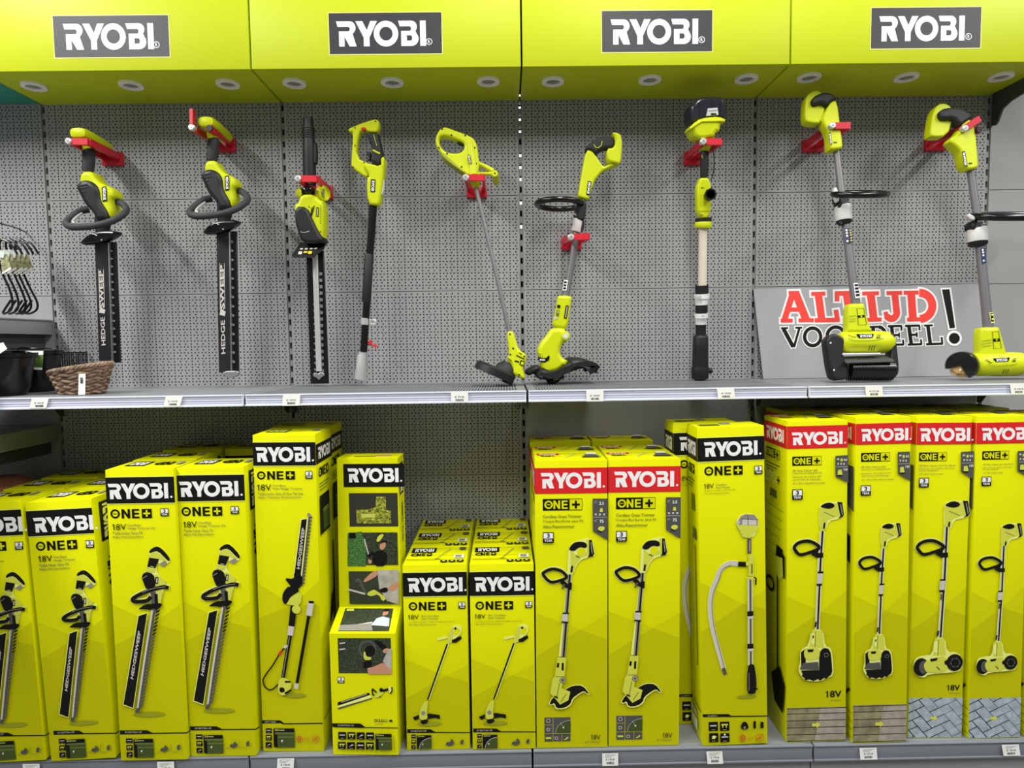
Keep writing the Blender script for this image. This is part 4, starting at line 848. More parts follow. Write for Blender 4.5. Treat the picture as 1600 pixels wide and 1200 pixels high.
def stick_head(A, zz, s=1.):
    """picture of the shared upper half: battery, handle, shaft and loop; zz maps the first tracing"""
    T = zz
    A.line(T([(255, 1080), (290, 1047), (360, 1035), (422, 1065), (432, 1090), (380, 1115), (300, 1137), (265, 1112)]), 7.6*s, 'p_pale', True, 4)
    A.blob(T([(436, 800), (448, 772), (500, 754), (550, 758), (602, 752), (618, 852), (605, 868), (572, 880), (505, 895), (482, 962), (436, 968)]), 'p_pale'); A.blob(T([(441, 800), (470, 780), (545, 770), (575, 762), (592, 858), (545, 868), (495, 890), (476, 960), (441, 964)]), 'p_lime', 0); A.line(T([(470, 830), (545, 862)]), 1*s, 'p_olive'); A.blob(T([(566, 756), (600, 758), (613, 850), (600, 866), (570, 876), (588, 858)]), 'p_black', 0); A.line(T([(588, 772), (602, 850)]), 1.6*s, 'p_mid'); A.blob(T([(442, 790), (462, 772), (500, 758), (540, 768), (548, 790), (510, 806), (470, 800)]), 'p_black'); A.line(T([(474, 905), (468, 948)]), 2.6*s, 'p_black')
def stick_loop(A, T, s=1.):
    A.line(T([(255, 1080), (290, 1047), (360, 1037), (420, 1065), (430, 1090), (380, 1113), (300, 1135), (267, 1110)]), 5.2*s, 'p_black', True, 4); A.line(T([(385, 1118), (420, 1140), (462, 1138)]), 8*s, 'p_black'); A.line(T([(425, 1090), (412, 1130)]), 4*s, 'p_black')
def ident(x, y): return x, y
def roller_product(A, s=1.):
    stick_head(A, zh1, s)
    sh = [zh1(456, 965), zh1(440, 1200), zh2(420, 290)]
    A.line(sh, 8*s, 'p_pale'); A.line(sh, 6*s, 'p_light'); A.line([(x+.6, y) for x, y in sh], 2.8*s, 'p_black'); stick_loop(A, zh1, s)
    A.line([(1281, 893), (1279, 912)], 8*s, 'p_light'); A.line([(1281, 892), (1281, 895)], 9*s, 'p_black'); A.line([(1279, 911), (1279, 914)], 8.6*s, 'p_black')
    A.line(zh2([(410, 232), (404, 270)]), 2.6*s, 'p_black')
    Q = lambda p, m, it=0: A.blob(zh2(p), m, it)
    Q([(280, 575), (296, 520), (292, 450), (318, 418), (352, 406), (378, 285), (462, 288), (472, 405), (520, 420), (532, 520), (536, 620), (480, 640), (440, 662), (330, 658), (296, 615)], 'p_pale', 1)
    Q([(384, 290), (456, 295), (465, 420), (360, 412)], 'p_lime'); Q([(382, 312), (400, 312), (398, 390), (376, 388)], 'p_pale'); A.line(zh2([(405, 300), (402, 412)]), .8*s, 'p_olive'); A.line(zh2([(390, 330), (386, 350)]), 2*s, 'p_black')
    Q([(300, 450), (330, 425), (335, 520), (302, 560)], 'p_black'); Q([(318, 440), (345, 415), (440, 420), (440, 500), (330, 508)], 'p_lime', 1); Q([(345, 430), (392, 428), (385, 448), (350, 450)], 'p_black'); A.line(zh2([(380, 512), (428, 508)]), 1.4*s, 'p_white'); Q([(290, 572), (312, 526), (422, 520), (428, 576)], 'p_grey')
    Q([(300, 580), (432, 578), (504, 618), (478, 640), (466, 630), (440, 652), (420, 640), (390, 655), (360, 642), (330, 650), (322, 630), (306, 622), (312, 605)], 'p_black'); Q([(430, 455), (460, 414), (508, 428), (520, 520), (524, 608), (480, 628), (430, 612)], 'p_black', 1); A.ring(zh2(480, 468), 3.2*s, .6*s, 'p_mid')
def hboard(A, b, v1):
    """printed photo of decking, dirty on the left half"""
    W = b.W
    A.rectuv(0, .004, W, v1-.004, 'p_wood'); A.raw([[(0, .004), (W*.47, .004), (W*.57, v1), (0, v1)]], 'p_wood_dirty')
    for q in (.03, .22, .42, .62, .82, .97): A.rectuv(0, v1*q, W, .0022, 'p_black'); A.n -= .95
    A.n += 1; c = (W*.5, v1*.5); A.raw([[(c[0]-.016, c[1]-.006), (c[0], c[1]-.006), (c[0], c[1]-.012), (c[0]+.015, c[1]), (c[0], c[1]+.012), (c[0], c[1]+.006), (c[0]-.016, c[1]+.006)]], 'p_lime')
FH = (.537, .58, .587, .656, .524, .61)
def hinfo(A, l5, T, year):
    for i, (s_, x, y) in enumerate(l5): A.text(s_, *T(243, y), *T(x, y+15), 'p_grey')
    A.year(*T(*year[:2]), *T(*year[2:]))
WOODTXT = [('18V Patio Cleaner with', 425, 522), ('Universal Scrubbing Brush', 456, 541), ('Nettoyeur de surfaces 18 V', 456, 568), ('avec brosse de nettoyage', 446, 587), ('18 V Akku-Oberflächenreiniger', 485, 614)]
Hb = Box('product_box', 'leftmost front patio cleaner box, its shaded left side and decking photo showing', GP, .911, -.577, .211, .2, 1.156, -.015, -.5)
Hb.carton(FH); Hb.band(.017, .096, 'p_red', (*zh1(236, 252), *zh1(608, 345)))
A = Hb.art(); A.one(*zh1(242, 428), *zh1(456, 495), True); hinfo(A, WOODTXT, zh1, (240, 664, 316, 741)); badge(A, zh1([(550, 424), (643, 418), (643, 618), (552, 572)]), 0); A.mesh('front_print', Hb.t, Hb.front(), 1)
A = Hb.art(); roller_product(A); A.mesh('product_picture', Hb.t, Hb.front(), 8)
A = Hb.art(); hboard(A, Hb, .128); A.text('18V', *zh2(480, 730), *zh2(600, 782), 'p_black', .02); A.text('RY18PCA-0', *zh2(518, 797), *zh2(595, 807), 'p_olive'); A.mesh('surface_photo', Hb.t, Hb.front(), 1)
def hpic(A, D, H):
    A.textuv('+', (D*.62, H-.235), (D*.12, 0), (0, .03), 'p_black', .02); A.textuv('200', (D*.08, H-.24), (D*.5, 0), (0, .05), 'p_pale', .02); A.raw([[(D*.3, H-.29), (D*.62, H-.29), (D*.6, H-.26), (D*.34, H-.26)]], 'p_olive')
    for j in range(6): A.raw(ribbon([(D*.05, H-.32-.035*j), (D*(.9-.05*j), H-.325-.035*j)], .0018), 'p_olive')
    A.raw(ribbon([(D*.66, H-.53), (D*.66, H-.93)], .01), 'p_black'); A.raw([[(D*.6, H-.56), (D*.62, H-.46), (D*.9, H-.46), (D*.95, H-.55), (D*.75, H-.58)]], 'p_lime'); A.raw([[(D*.6, H-.5), (D*.64, H-.455), (D*.9, H-.46), (D*.9, H-.49)]], 'p_black'); A.raw([[(D*.88, H-.47), (D*.98, H-.48), (D*.98, H-.56), (D*.92, H-.56)]], 'p_black'); A.raw([arc(D*.35, H-.62, D*.2, .03, 0, 345, 23), arc(D*.35, H-.62, D*.14, .018, 0, 345, 23)], 'p_black'); A.raw([[(D*.4, H-.96), (D*.75, H-.9), (D*.98, H-.95), (D*.9, H-1.06), (D*.55, H-1.05)]], 'p_black')
Hb.lid_red(); Hb.side(Hb.left(), 'p_red', .017, .096, False, hpic)
# H2: the narrow side of the same carton turned forward
H2 = Box('product_box', 'second front patio cleaner box from the left, decking photo but no large 18V', GP, 1.141, -.589, .192, .205, 1.166, -.012)
zq = Z(1020, 620, .3625)
H2.carton(FH); H2.band(.02, .093, 'p_red', (*zq(895, 136), *zq(1102, 190)))
A = H2.art(); A.one(*zq(896, 240), *zq(1023, 279), True)
for s_, x, y in [('18V Patio Cleaner with', 1002, 297), ('Universal Scrubbing Brush', 1026, 308), ('Nettoyeur de surfaces 18 V', 1026, 325), ('avec brosse de nettoyage', 1018, 336), ('18 V Akku-Oberflächenreiniger', 1040, 352)]: A.text(s_, *zq(896, y), *zq(x, y+8), 'p_grey')
A.year(*zq(893, 380), *zq(938, 425)); badge(A, zq([(1052, 237), (1105, 235), (1105, 362), (1054, 330)]), 0); A.mesh('front_print', H2.t, H2.front(), 1)
A = H2.art(lambda x, y: (1340+(x-1238)*.85, 1057-(1060-y)*.87)); A.k *= .86; roller_product(A); A.mesh('product_picture', H2.t, H2.front(), 8)
A = H2.art(); hboard(A, H2, .14); A.mesh('surface_photo', H2.t, H2.front(), 1)
H2.lid_red()
def h2pic(A, D, H):
    A.raw([[(D*.45, H-.28), (D*.98, H-.33), (D*.98, H-.17), (D*.45, H-.17)]], 'p_grey'); A.rectuv(D*.1, H-.52, D*.8, .1, 'carton_mid'); A.raw([[(D*.7, H-.5), (D*.9, H-.52), (D*.9, H-.42), (D*.72, H-.41)]], 'p_black')
    for q in (.02, .05, .08, .11): A.rectuv(0, q, D, .002, 'p_black')
    A.textuv('18V', (D*.3, .16), (D*.65, 0), (0, .035), 'p_black', .02)
H2.side(H2.left(), 'p_red', .02, .093, False, h2pic)
# I: wire brush version
zi1 = Z(1400, 620, .2333); zi2 = Z(1400, 920, .2333)
WIRETXT = [('18V Patio Cleaner with Wire Brush', 395, 453), ('Nettoyeur de surfaces 18 V avec', 390, 474), ('brosse métallique', 280, 487), ('18 V Akku-Fugenreiniger', 316, 510)]
def brush_product(A, s=1.):
    T2 = lambda p: [(1430+(x-1238)*1.055, 783+(y-785)*1.02) for x, y in p]
    Tz = lambda p: T2(zh1(p))
    stick_head(A, Tz, s)
    sh = [zi1(333, 868), zi1(318, 1200), zi2(290, 322)]
    A.line(sh, 8*s, 'p_pale'); A.line(sh, 6*s, 'p_light'); A.line([(x+.6, y) for x, y in sh], 2.8*s, 'p_black'); stick_loop(A, Tz, s)
    A.line([(1471.5, 905), (1470, 922)], 8*s, 'p_light'); A.line([(1471.5, 904), (1471.5, 906.5)], 9*s, 'p_black'); A.line([(1470, 921), (1470, 924)], 8.6*s, 'p_black'); A.line(zi2([(298, 30), (294, 70)]), 2.6*s, 'p_grey'); A.line(zi2([(276, 275), (270, 310)]), 2.6*s, 'p_black')
    Q = lambda p, m, it=0: A.blob(zi2(p), m, it)
    Q([(105, 520), (120, 455), (180, 440), (235, 435), (250, 320), (322, 322), (332, 420), (400, 415), (442, 470), (430, 540), (370, 555), (210, 565), (180, 592), (130, 575)], 'p_pale', 1)
    Q([(255, 326), (315, 328), (325, 440), (240, 442)], 'p_lime'); Q([(250, 345), (270, 345), (268, 422), (244, 420)], 'p_pale'); A.line(zi2([(276, 335), (272, 440)]), .8*s, 'p_olive'); A.disc(zi2(160, 518), 12*s, 'p_black', 15*s); A.disc(zi2(175, 518), 7*s, 'p_grey', 11*s); Q([(176, 486), (240, 455), (330, 440), (350, 545), (200, 556), (180, 530)], 'p_lime', 1); Q([(218, 462), (270, 455), (262, 474), (224, 480)], 'p_black'); A.line(zi2([(262, 515), (285, 535)]), 2*s, 'p_olive'); A.disc(zi2(382, 486), 13*s, 'p_black', 14*s); A.ring(zi2(385, 486), 7*s, 1*s, 'p_grey'); A.disc(zi2(330, 485), 4*s, 'p_black')
    for k in range(6): A.disc((zi2(385, 486)[0]+7*s*cos(k), zi2(385, 486)[1]+7*s*sin(k)), 1.5*s, 'p_grey'); A.n -= .95
def paving(A, b, v1):
    W = b.W; A.rectuv(0, .003, W, v1-.003, 'p_paver'); n0 = A.n
    a = radians(33); S = .034
    def cl(p, q):       # clip a joint to the photo area
        (x0, y0), (x1, y1) = p, q; t0, t1 = 0, 1; dx, dy = x1-x0, y1-y0
        for pp, qq in ((-dx, x0), (dx, W-x0), (-dy, y0-.004), (dy, v1-y0)):
            if abs(pp) < 1e-9:
                if qq < 0: return None
                continue
            r_ = qq/pp
            if pp < 0: t0 = max(t0, r_)
            else: t1 = min(t1, r_)
        return None if t0 >= t1 else ((x0+t0*dx, y0+t0*dy), (x0+t1*dx, y0+t1*dy))
    R_ = lambda x, y: (W*.5+(x*cos(a)-y*sin(a))*1.1, v1*.5+(x*sin(a)+y*cos(a))*.8)
    for i in range(-8, 9):
        for j in range(-8, 9):
            # herringbone: a lying and a standing stone per cell
            x, y = (i+j)*S, (j-i)*S
            if (i+j) % 1 == 0:
                x, y = i*S+j*S, j*S-i*S
                x, y = (2*i+j)*S, (j)*S
                x -= 2*j*S*0; 
            ox, oy = (j % 4)*S + 4*i*S, j*S
            for p, q in (((ox, oy), (ox+2*S, oy)), ((ox, oy+S), (ox+2*S, oy+S)), ((ox, oy), (ox, oy+S)), ((ox+2*S, oy), (ox+2*S, oy+S)), ((ox+3*S, oy-S), (ox+3*S, oy+S)), ((ox+2*S, oy-S), (ox+3*S, oy-S))):
                c = cl(R_(*p), R_(*q))
                if c: A.raw(ribbon([c[0], c[1]], .0026 if c[0][0] < W*.5 else .0015), 'p_black' if c[0][0] < W*.5 else 'p_grey'); A.n = n0+1+.004*(len(A.it) % 200)
    A.n = n0+2; c = (W*.48, v1*.5); A.raw([[(c[0]-.014, c[1]-.005), (c[0], c[1]-.005), (c[0], c[1]-.01), (c[0]+.013, c[1]), (c[0], c[1]+.01), (c[0], c[1]+.005), (c[0]-.014, c[1]+.005)]], 'p_lime')
I1 = Box('product_box', 'patio cleaner box with grey paving photo and large 18V lettering', GP, 1.353, -.566, .192, .2, 1.162, .003, -1)
I1.carton(FH); I1.band(.02, .096, 'p_red', (*zi1(157, 208), *zi1(496, 298)))
A = I1.art(); A.one(*zi1(153, 371), *zi1(341, 431), True)
for s_, x, y in WIRETXT: A.text(s_, *zi1(152, y), *zi1(x, y+11), 'p_grey')
A.year(*zi1(150, 540), *zi1(216, 606)); badge(A, zi1([(431, 368), (518, 362), (510, 550), (431, 500)]), 0); A.mesh('front_print', I1.t, I1.front(), 1)
A = I1.art(); brush_product(A); A.mesh('product_picture', I1.t, I1.front(), 8)
A = I1.art(); paving(A, I1, .15); A.text('18V', *zi2(338, 640), *zi2(428, 681), 'p_black', .02); A.text('RY18PCB-0', *zi2(355, 694), *zi2(428, 702), 'p_olive'); A.mesh('surface_photo', I1.t, I1.front(), 1)
I1.lid_red(); I1.side(I1.left(), 'p_red', .02, .096, False, h2pic)
I2 = Box('product_box', 'patio cleaner box with grey paving photo, no 18V and a smaller picture', GP, 1.566, -.576, .186, .205, 1.163, -.008)
I2.carton(FH); I2.band(.022, .096, 'p_red', (*zi1(568, 205), *zi1(900, 290)))
A = I2.art(); A.one(*zi1(575, 362), *zi1(758, 420), True)
for s_, x, y in WIRETXT: A.text(s_, *zi1(578, y-8), *zi1(578+(x-152)*.85, y+3), 'p_grey')
A.year(*zi1(568, 532), *zi1(634, 596)); badge(A, zi1([(808, 362), (892, 358), (892, 540), (808, 495)]), 0); A.mesh('front_print', I2.t, I2.front(), 1)
A = I2.art(lambda x, y: (1527+(x-1430)*.83, 818+(y-783)*.86)); A.k *= .85; brush_product(A); A.mesh('product_picture', I2.t, I2.front(), 8)
A = I2.art(); paving(A, I2, .15); A.mesh('surface_photo', I2.t, I2.front(), 1); I2.lid_red(); I2.side(I2.left(), 'p_red', .022, .096, False, h2pic)
I1.copy('patio cleaner box at the right photo edge, only a sliver in view', 1.775, -.576, 0)
for i, (X, nm) in enumerate(((1.03, 'leftmost'), (1.255, 'second from the left'), (1.48, 'second from the right'), (1.705, 'rightmost'))):
    Hb.copy('patio cleaner box in the rear row under the display shelf, ' + nm, X, -.27, 0, BACK+('side_print',))
# ================================================================ garden tools on the display wall
class Plane:
    """upright plane facing the aisle through depth ya at pixel height pa and depth yb at pixel height pb"""
    def __init__(s, x, pa, ya, pb, yb):
        a = at(x, pa, ya); b = at(x, pb, yb)
        s.O = b; d = Vector((0, a.y-b.y, a.z-b.z)).normalized()
        if d.z < 0: d = -d
        s.ex = Vector((1, 0, 0)); s.ez = d; s.n = s.ex.cross(d)
    def p(s, x, y, w=0.):
        d = ray(x, y); o = s.O + s.n*w
        return CAM + d*((o-CAM).dot(s.n)/d.dot(s.n))
    def uv(s, x, y, w=0.):
        q = s.p(x, y, w)-s.O; return (q.dot(s.ex), q.dot(s.ez))
    def W(s, u, v, w): return s.O + s.ex*u + s.ez*v + s.n*w
    def k(s, x, y): return (s.p(x, y)-CAM).dot(cf)/FPX
    def solid(s, mb, loops, m, t, bev, w=0., smooth=2):
        L = [[s.uv(*q, w+t*.36) for q in (chaikin(l, smooth) if smooth else l)] for l in loops]
        V, F = solid(L, t, bev); mb.add([s.W(a, b, c+w) for a, b, c in V], F, m, True); return mb
    def part(s, root, name, loops, m, t, bev, w=0., smooth=2):
        if loops and not isinstance(loops[0], list): loops = [loops]
        return s.solid(MB(), loops, m, t, bev*.6, w, smooth).build(name, root, sharp=50)
    def tube(s, mb, pts, r, m, n=14, closed=False, sm=0):
        """pts: (x, y[, w]); r in pixels, single or per point"""
        P = [(q[0], q[1], q[2] if len(q) > 2 else 0.) for q in pts]
        R = list(r) if isinstance(r, (list, tuple)) else [r]*len(P)
        if sm:
            Q = spline([(a[0], a[1], a[2], b) for a, b in zip(P, R)], sm, closed); P = [q[:3] for q in Q]; R = [q[3] for q in Q]
        mb.tube([s.p(*q) for q in P], [b*s.k(*a[:2]) for a, b in zip(P, R)], m, n, closed); return mb
    def tpart(s, root, name, pts, r, m, n=14, closed=False, sm=0): return s.tube(MB(), pts, r, m, n, closed, sm).build(name, root, sharp=50)
    def art(s, x, y, w): A = Art(lambda a, b: s.uv(a, b, w), s.k(x, y)); A.w = w; return A
    def lay(s, A, name, root, parent=None):
        o = A.mesh(name, root, lambda u, v, e: s.W(u, v, A.w+e), local=False); return o
def sub(o, parent): o.parent = parent; return o
def screws(pl, root, pts, w, r=1.):
    for x, y in pts:
        mb = MB(); c = pl.p(x, y, w-.001); d = pl.p(x, y, w+.0016)
        mb.tube([c, d], r*pl.k(x, y), 'ink', 10); mb.build('screw', root)
def badge_label(pl, root, bl, br, tl, w, name='name_label'):
    A = pl.art(*bl, w); tr = (br[0]+tl[0]-bl[0], br[1]+tl[1]-bl[1])
    A.poly([bl, br, tr, tl], 'gloss_black')
    ins = lambda p, q, r, a, b: (p[0]+(q[0]-p[0])*a+(r[0]-p[0])*b, p[1]+(q[1]-p[1])*a+(r[1]-p[1])*b)
    A.logoq(ins(bl, br, tl, .08, .2), ins(bl, br, tl, .92, .2), ins(bl, br, tl, .08, .8)); return pl.lay(A, name, root)

# ---- red clamps ----
def clamp(label, base, L, knob, bar, rend=None, cl=.024):
    """base: pixel box of the wall plate; knob, bar end: pixels at distance L from the wall"""
    x0, y0, x1, y1 = base; a = at(x0, y0, 0); b = at(x1, y1, 0)
    t = thing('wall_clamp', label, 'clamp', ((a.x+b.x)/2, 0, b.z), 'red tool clamps on the perforated wall')
    za, zb = a.z, b.z; hh = za-zb
    mb = MB(); mb.box((a.x, -.018, zb), (b.x, -.0005, za), 'red', .003)
    mb.build('wall_plate', t)
    k = at(*knob, -L); e = at(*bar, -L); r = at(*(rend or bar), -L)
    zm = za-hh*.35
    mb = MB(); mb.bar((a.x+.012, -.012, zm), (k.x, -L, k.z), .012, .026, 'red'); mb.build('arm', t)
    mb = MB(); mb.bar((b.x-.012, -.012, zm), (r.x, -L, r.z), .012, .026, 'red')
    if rend: mb.tube([(r.x, -L+.004, r.z), (r.x, -L-.004, r.z)], .012, 'black', 12)
    mb.build('arm', t)
    d = Vector((e.x-k.x, 0, e.z-k.z)); u = d.normalized(); p = Vector((k.x, -L-.004, k.z))
    mb = MB(); mb.bar(p+u*.012, p+d, .012, cl, 'red'); mb.build('latch_bar', t)
    mb = MB(); c = Vector((k.x, -L-.004, k.z)); mb.tube([c+Vector((0, .008, 0)), c+Vector((0, -.01, 0)), c+Vector((0, -.013, 0))], [.0125, .0125, .009], 'silver', 16); mb.tube([c+Vector((0, -.013, 0)), c+Vector((0, -.0145, 0))], .004, 'alu', 10); mb.build('knob', t)
clamp('red wall clamp holding the leftmost hedge trimmer by its grip', (162, 240, 195, 260), .225, (110, 221.8), (139, 222.5))
clamp('red wall clamp with its latch bar swung upright, on the second hedge trimmer', (337, 218, 370, 238.5), .235, (301.6, 200.6), (301.6, 172), (327.5, 200.6))
clamp('red wall clamp around the pole hedge trimmer head', (490, 291, 521, 312), .225, (467, 280), (495.5, 280))
clamp('red wall clamp under the handle of the slim grass trimmer', (729, 290, 761, 310), .215, (728, 278.3), (756, 278.3))
clamp('red wall clamp around the shaft of the grass trimmer with the loop handle', (877, 371, 908, 391), .215, (891.8, 371.2), (919.5, 369.5))
clamp('red wall clamp under the dark battery box of the stick pump', (1068, 239, 1095, 259), .24, (1097.6, 222.4), (1126, 222.4))
clamp('red wall clamp around the roller brush patio cleaner', (1252.6, 220, 1284.5, 238.6), .25, (1298.5, 197.6), (1327, 197))
clamp('red wall clamp with tilted latch bar, on the wire brush patio cleaner', (1443, 217, 1474.7, 236.7), .25, (1504.6, 202), (1529, 186), (1530, 203))

# ---- the two hedge trimmers ----
zt = Z(90, 160, .2); zs = Z(140, 380, 1/6)
def hedge_trimmer(label, g, fit, ya, yb):
    """g maps the pixels traced on the left trimmer to this one"""
    G = lambda p: [g(*q) for q in p]
    pl = Plane(g(150, 400)[0], g(150, 235)[1], ya, g(150, 565)[1], yb)
    b0 = pl.p(*g(171, 566)); t = thing('hedge_trimmer', label, 'hedge trimmer', b0, 'hedge trimmers on the wall')
    T = lambda p: G(zt(p))
    # battery foot runs back towards the wall
    mb = MB(); c = g(*zt(232, 268)); k = pl.k(*c)
    P = [(-.062, .6), (-.058, .85), (-.045, .98), (.0, 1), (.09, .98), (.115, .9), (.12, .6)]
    ctr = pl.p(*c, 0)
    mb.tube([ctr + Vector((0, y, -.004-max(0, y)*.12)) for y, r in P], [.034*r for y, r in P], 'lime', 20, sq=.5)
    mb.v = [(v[0], v[1], ctr.z+(v[2]-ctr.z)*.62) for v in mb.v]; mb.build('battery_foot', t)
    pl.tpart(t, 'neck', T([(235, 290), (236, 330), (240, 378)]), [8.6, 8.4, 8], 'lime')
    gr = T([(242, 372), (246, 385), (244, 440), (240, 500), (236, 515), (234, 540)]); o = pl.tpart(t, 'grip', gr, [8.2, 8.8, 8.9, 8.4, 8.4, 7.6], 'foam', 18)
    s_ = pl.tpart(t, 'grip_stripe', [(q[0], q[1]) for q in T([(232, 512), (272, 492)])], 1.1, 'lime', 8)
    pl.part(t, 'housing', T([(184, 545), (268, 536), (300, 590), (340, 636), (400, 660), (442, 690), (452, 738), (424, 762), (428, 800), (442, 850), (430, 895), (400, 915), (330, 900), (250, 800), (178, 640)]), 'lime', .078, .024)
    pl.part(t, 'cover', T([(180, 612), (238, 604), (300, 632), (334, 680), (340, 760), (370, 810), (398, 850), (408, 905), (390, 925), (302, 932), (288, 868), (218, 800), (178, 720), (148, 662)]), 'black', .094, .03, .004)
    mb = MB()
    for a, b in (((176, 650), (235, 640)), ((182, 672), (232, 664)), ((192, 700), (216, 695))): pl.tube(mb, [(*q, .0495) for q in T([a, b])], 1.2, 'rubber', 8)
    mb.build('vent', t)
    f0, f1, f2 = T([(388, 770), (382, 655), (352, 775)]); badge_label(pl, t, f0, f1, f2, .0405)
    pl.tpart(t, 'collar', T([(352, 900), (352, 960), (352, 1000), (356, 1040)]), [11, 11, 10, 9.4], 'rubber')
    mb = MB(); L = [(430, 770, -.01), (470, 775, 0), (515, 800, .03), (538, 842, .06), (505, 880, .1), (430, 925, .125), (320, 958, .135), (200, 972, .13), (105, 972, .12), (66, 948, .09), (80, 918, .06), (125, 880, .035), (180, 848, .01), (245, 835, -.005)]
    pl.tube(mb, [(*g(*zt(x, y)), w) for x, y, w in L], [5.2, 5, 5, 5, 5, 5, 5, 5, 5, 5, 4.8, 4.8, 5.2, 5.6], 'foam', 14, False, 4); mb.build('front_handle', t)
    mb = MB(); pl.tube(mb, [(*g(*zt(x, y)), w) for x, y, w in [(190, 868, .03), (150, 895, .06), (118, 930, .09), (135, 945, .1)]], 2, 'silver', 10, False, 4); mb.build('switch_bar', t)['label'] = 'bright switch bar inside the loop'
    pl.part(t, 'hand_guard', T([(176, 1092), (240, 1032), (305, 1006), (458, 1002), (468, 1022), (420, 1062), (330, 1102), (250, 1114), (190, 1112)]), 'gloss_black', .05, .016, .015)
    A = pl.art(*T([(300, 1060)])[0], .041); A.line(T([(255, 1024), (290, 1030), (308, 1040)]), 1.6, 'p_light'); A.line(T([(338, 1076), (350, 1072)]), 1.4, 'p_light'); pl.lay(A, 'guard_painted_highlight', t)  # pale lines painted flat on the guard as highlights
    # blade with its sheath
    S = lambda p: G(zs(p))
    bl = pl.part(t, 'sheath', S([(48, -10), (245, -10), (285, 1120), (218, 1120), (214, 1104), (90, 1104)]), 'gloss_black', .012, .003, 0, 0)
    sub(pl.part(t, 'sheath_plate', S([(50, 0), (172, -6), (206, 1102), (91, 1104)]), 'black', .01, .002, .012, 0), bl)
    bd = pl.part(t, 'blade', S([(172, -6), (181, -6), (215, 1102), (206, 1102)]), 'alu', .016, .003, .011, 0)
    A = pl.art(*S([(120, 600)])[0], .0172); A.textq('HEDGE', *S([(152, 955), (142, 690), (112, 960)]), 'p_light', .02); A.textq('SWEEP', *S([(138, 605), (128, 250), (96, 612)]), 'p_light', .03); A.poly(S([(90, 650), (100, 600), (150, 625), (142, 660)]), 'p_light'); A.line(S([(96, 610), (86, 244), (131, 246), (142, 604)]), .7, 'p_light', True)
    A.mesh('lettering', t, lambda u, v, e: pl.W(u, v, A.w+e), local=False)
    for i in range(14):
        q = i/13; x = 184+34*q; y = 70+948*q
        sub(pl.part(t, 'tooth', S([(x-2, y-10), (x+16, y-8), (x+29, y), (x+30, y+10), (x+12, y+14), (x, y+10)]), 'alu', .004, .001, .0085, 1), bd)
    return t, pl, g
hedge_trimmer('leftmost hedge trimmer on the wall, sheathed blade ending behind the wicker basket', lambda x, y: (x, y), None, -.165, -.12)
def g2(x, y):
    yy = y-17 if y <= 380 else 363+(y-380)*1.19
    k = 1 if y <= 380 else 1.0
    return (333.6+(yy-218.4)*23.8/365.6+(x-(139+(y-235)*32/330))*.95, yy)
t, pl, g = hedge_trimmer('second hedge trimmer from the left, blade tip hanging just above the shelf', g2, None, -.165, -.12)
pl.part(t, 'blade_tip', [(348, 580), (372, 579), (374, 585), (366, 590), (356, 590), (349, 586)], 'alu', .02, .006, .01, 1)

# ---- pole hedge trimmer head ----
zk = Z(440, 170, .2); zm = Z(440, 360, .2166)
pl = Plane(490, 200, -.16, 599, -.1)
t = thing('pole_hedge_trimmer', 'pole hedge trimmer head with lime motor body and silver blade on black sheath', 'hedge trimmer', pl.p(499, 599))
pl.tpart(t, 'pole_socket', zk([(207, 72), (208, 100), (210, 150), (211, 160), (212, 200), (213, 240), (215, 260), (217, 400), (219, 520), (220, 560), (213, 590)]), [7.4, 7.8, 8, 8.8, 8.8, 8.8, 9.6, 9.8, 10, 10, 11], 'black', 18)
mb = MB()
for y in (150, 168, 186, 204, 222): pl.tube(mb, zk([(211, y), (211.5, y+8)]), 9.6, 'rubber', 18)
mb.build('screw_thread', t); pl.part(t, 'release_button', zk([(250, 262), (272, 272), (275, 420), (262, 432), (248, 425)]), 'black', .03, .006)
mb = MB(); a, b = zk(172, 72), zk(240, 72); pl.tube(mb, [zk(188, 64), zk(188, 80)], 2.6, 'black', 8); pl.tube(mb, [zk(228, 64), zk(228, 80)], 2.6, 'black', 8); mb.build('socket_prong', t)
mb = MB(); pl.solid(mb, [zk([(118, 640), (135, 608), (156, 612), (158, 670), (150, 708), (122, 700)])], 'lime', .07, .02); mb.build('hinge_ear', t)
mb = MB(); c = pl.p(*zk(296, 662), 0); d = pl.p(*zk(322, 662), .01)
mb.tube([c, c+Vector((.012, 0, 0)), d, d+Vector((.004, -.002, 0))], [.026, .031, .031, .025], 'lime', 24); mb.tube([d+Vector((.002, -.001, 0)), d+Vector((.0065, -.001, 0))], .018, 'alu', 20); o = mb.build('hinge_ear', t)
pl.part(t, 'hinge_knuckle', zk([(155, 602), (248, 602), (250, 668), (155, 668)]), 'gloss_black', .06, .025, 0, 1)
pl.part(t, 'motor_housing', zk([(150, 672), (255, 668), (300, 715), (330, 722), (332, 1012), (305, 1010), (270, 980), (210, 1000), (110, 880), (102, 748), (135, 735)]), 'lime', .085, .022, 0, 1)
pl.part(t, 'front_cover', zk([(104, 766), (202, 766), (246, 870), (292, 962), (332, 1022), (316, 1052), (160, 1050), (130, 960), (108, 890)]), 'black', .09, .02, .01, 1)
A = pl.art(*zk(180, 960), .056); A.line(zk([(148, 962), (180, 966), (218, 956)]), .7, 'p_light', False, 3); pl.lay(A, 'cover_lettering', t)
A = pl.art(*zk(280, 800), .0435); A.poly(zk([(272, 770), (290, 770), (288, 845), (268, 840)]), 'gloss_black'); A.line(zk([(281, 778), (278, 838)]), 1.4, 'p_light')
for j in range(4): A.line(zk([(258+0*j-8*j, 755+6*j), (238-4*j, 830+14*j)]), .9, 'gloss_black')
for j in range(9): A.line(zk([(300, 760+17*j), (312, 757+17*j)]), .8, 'gloss_black')
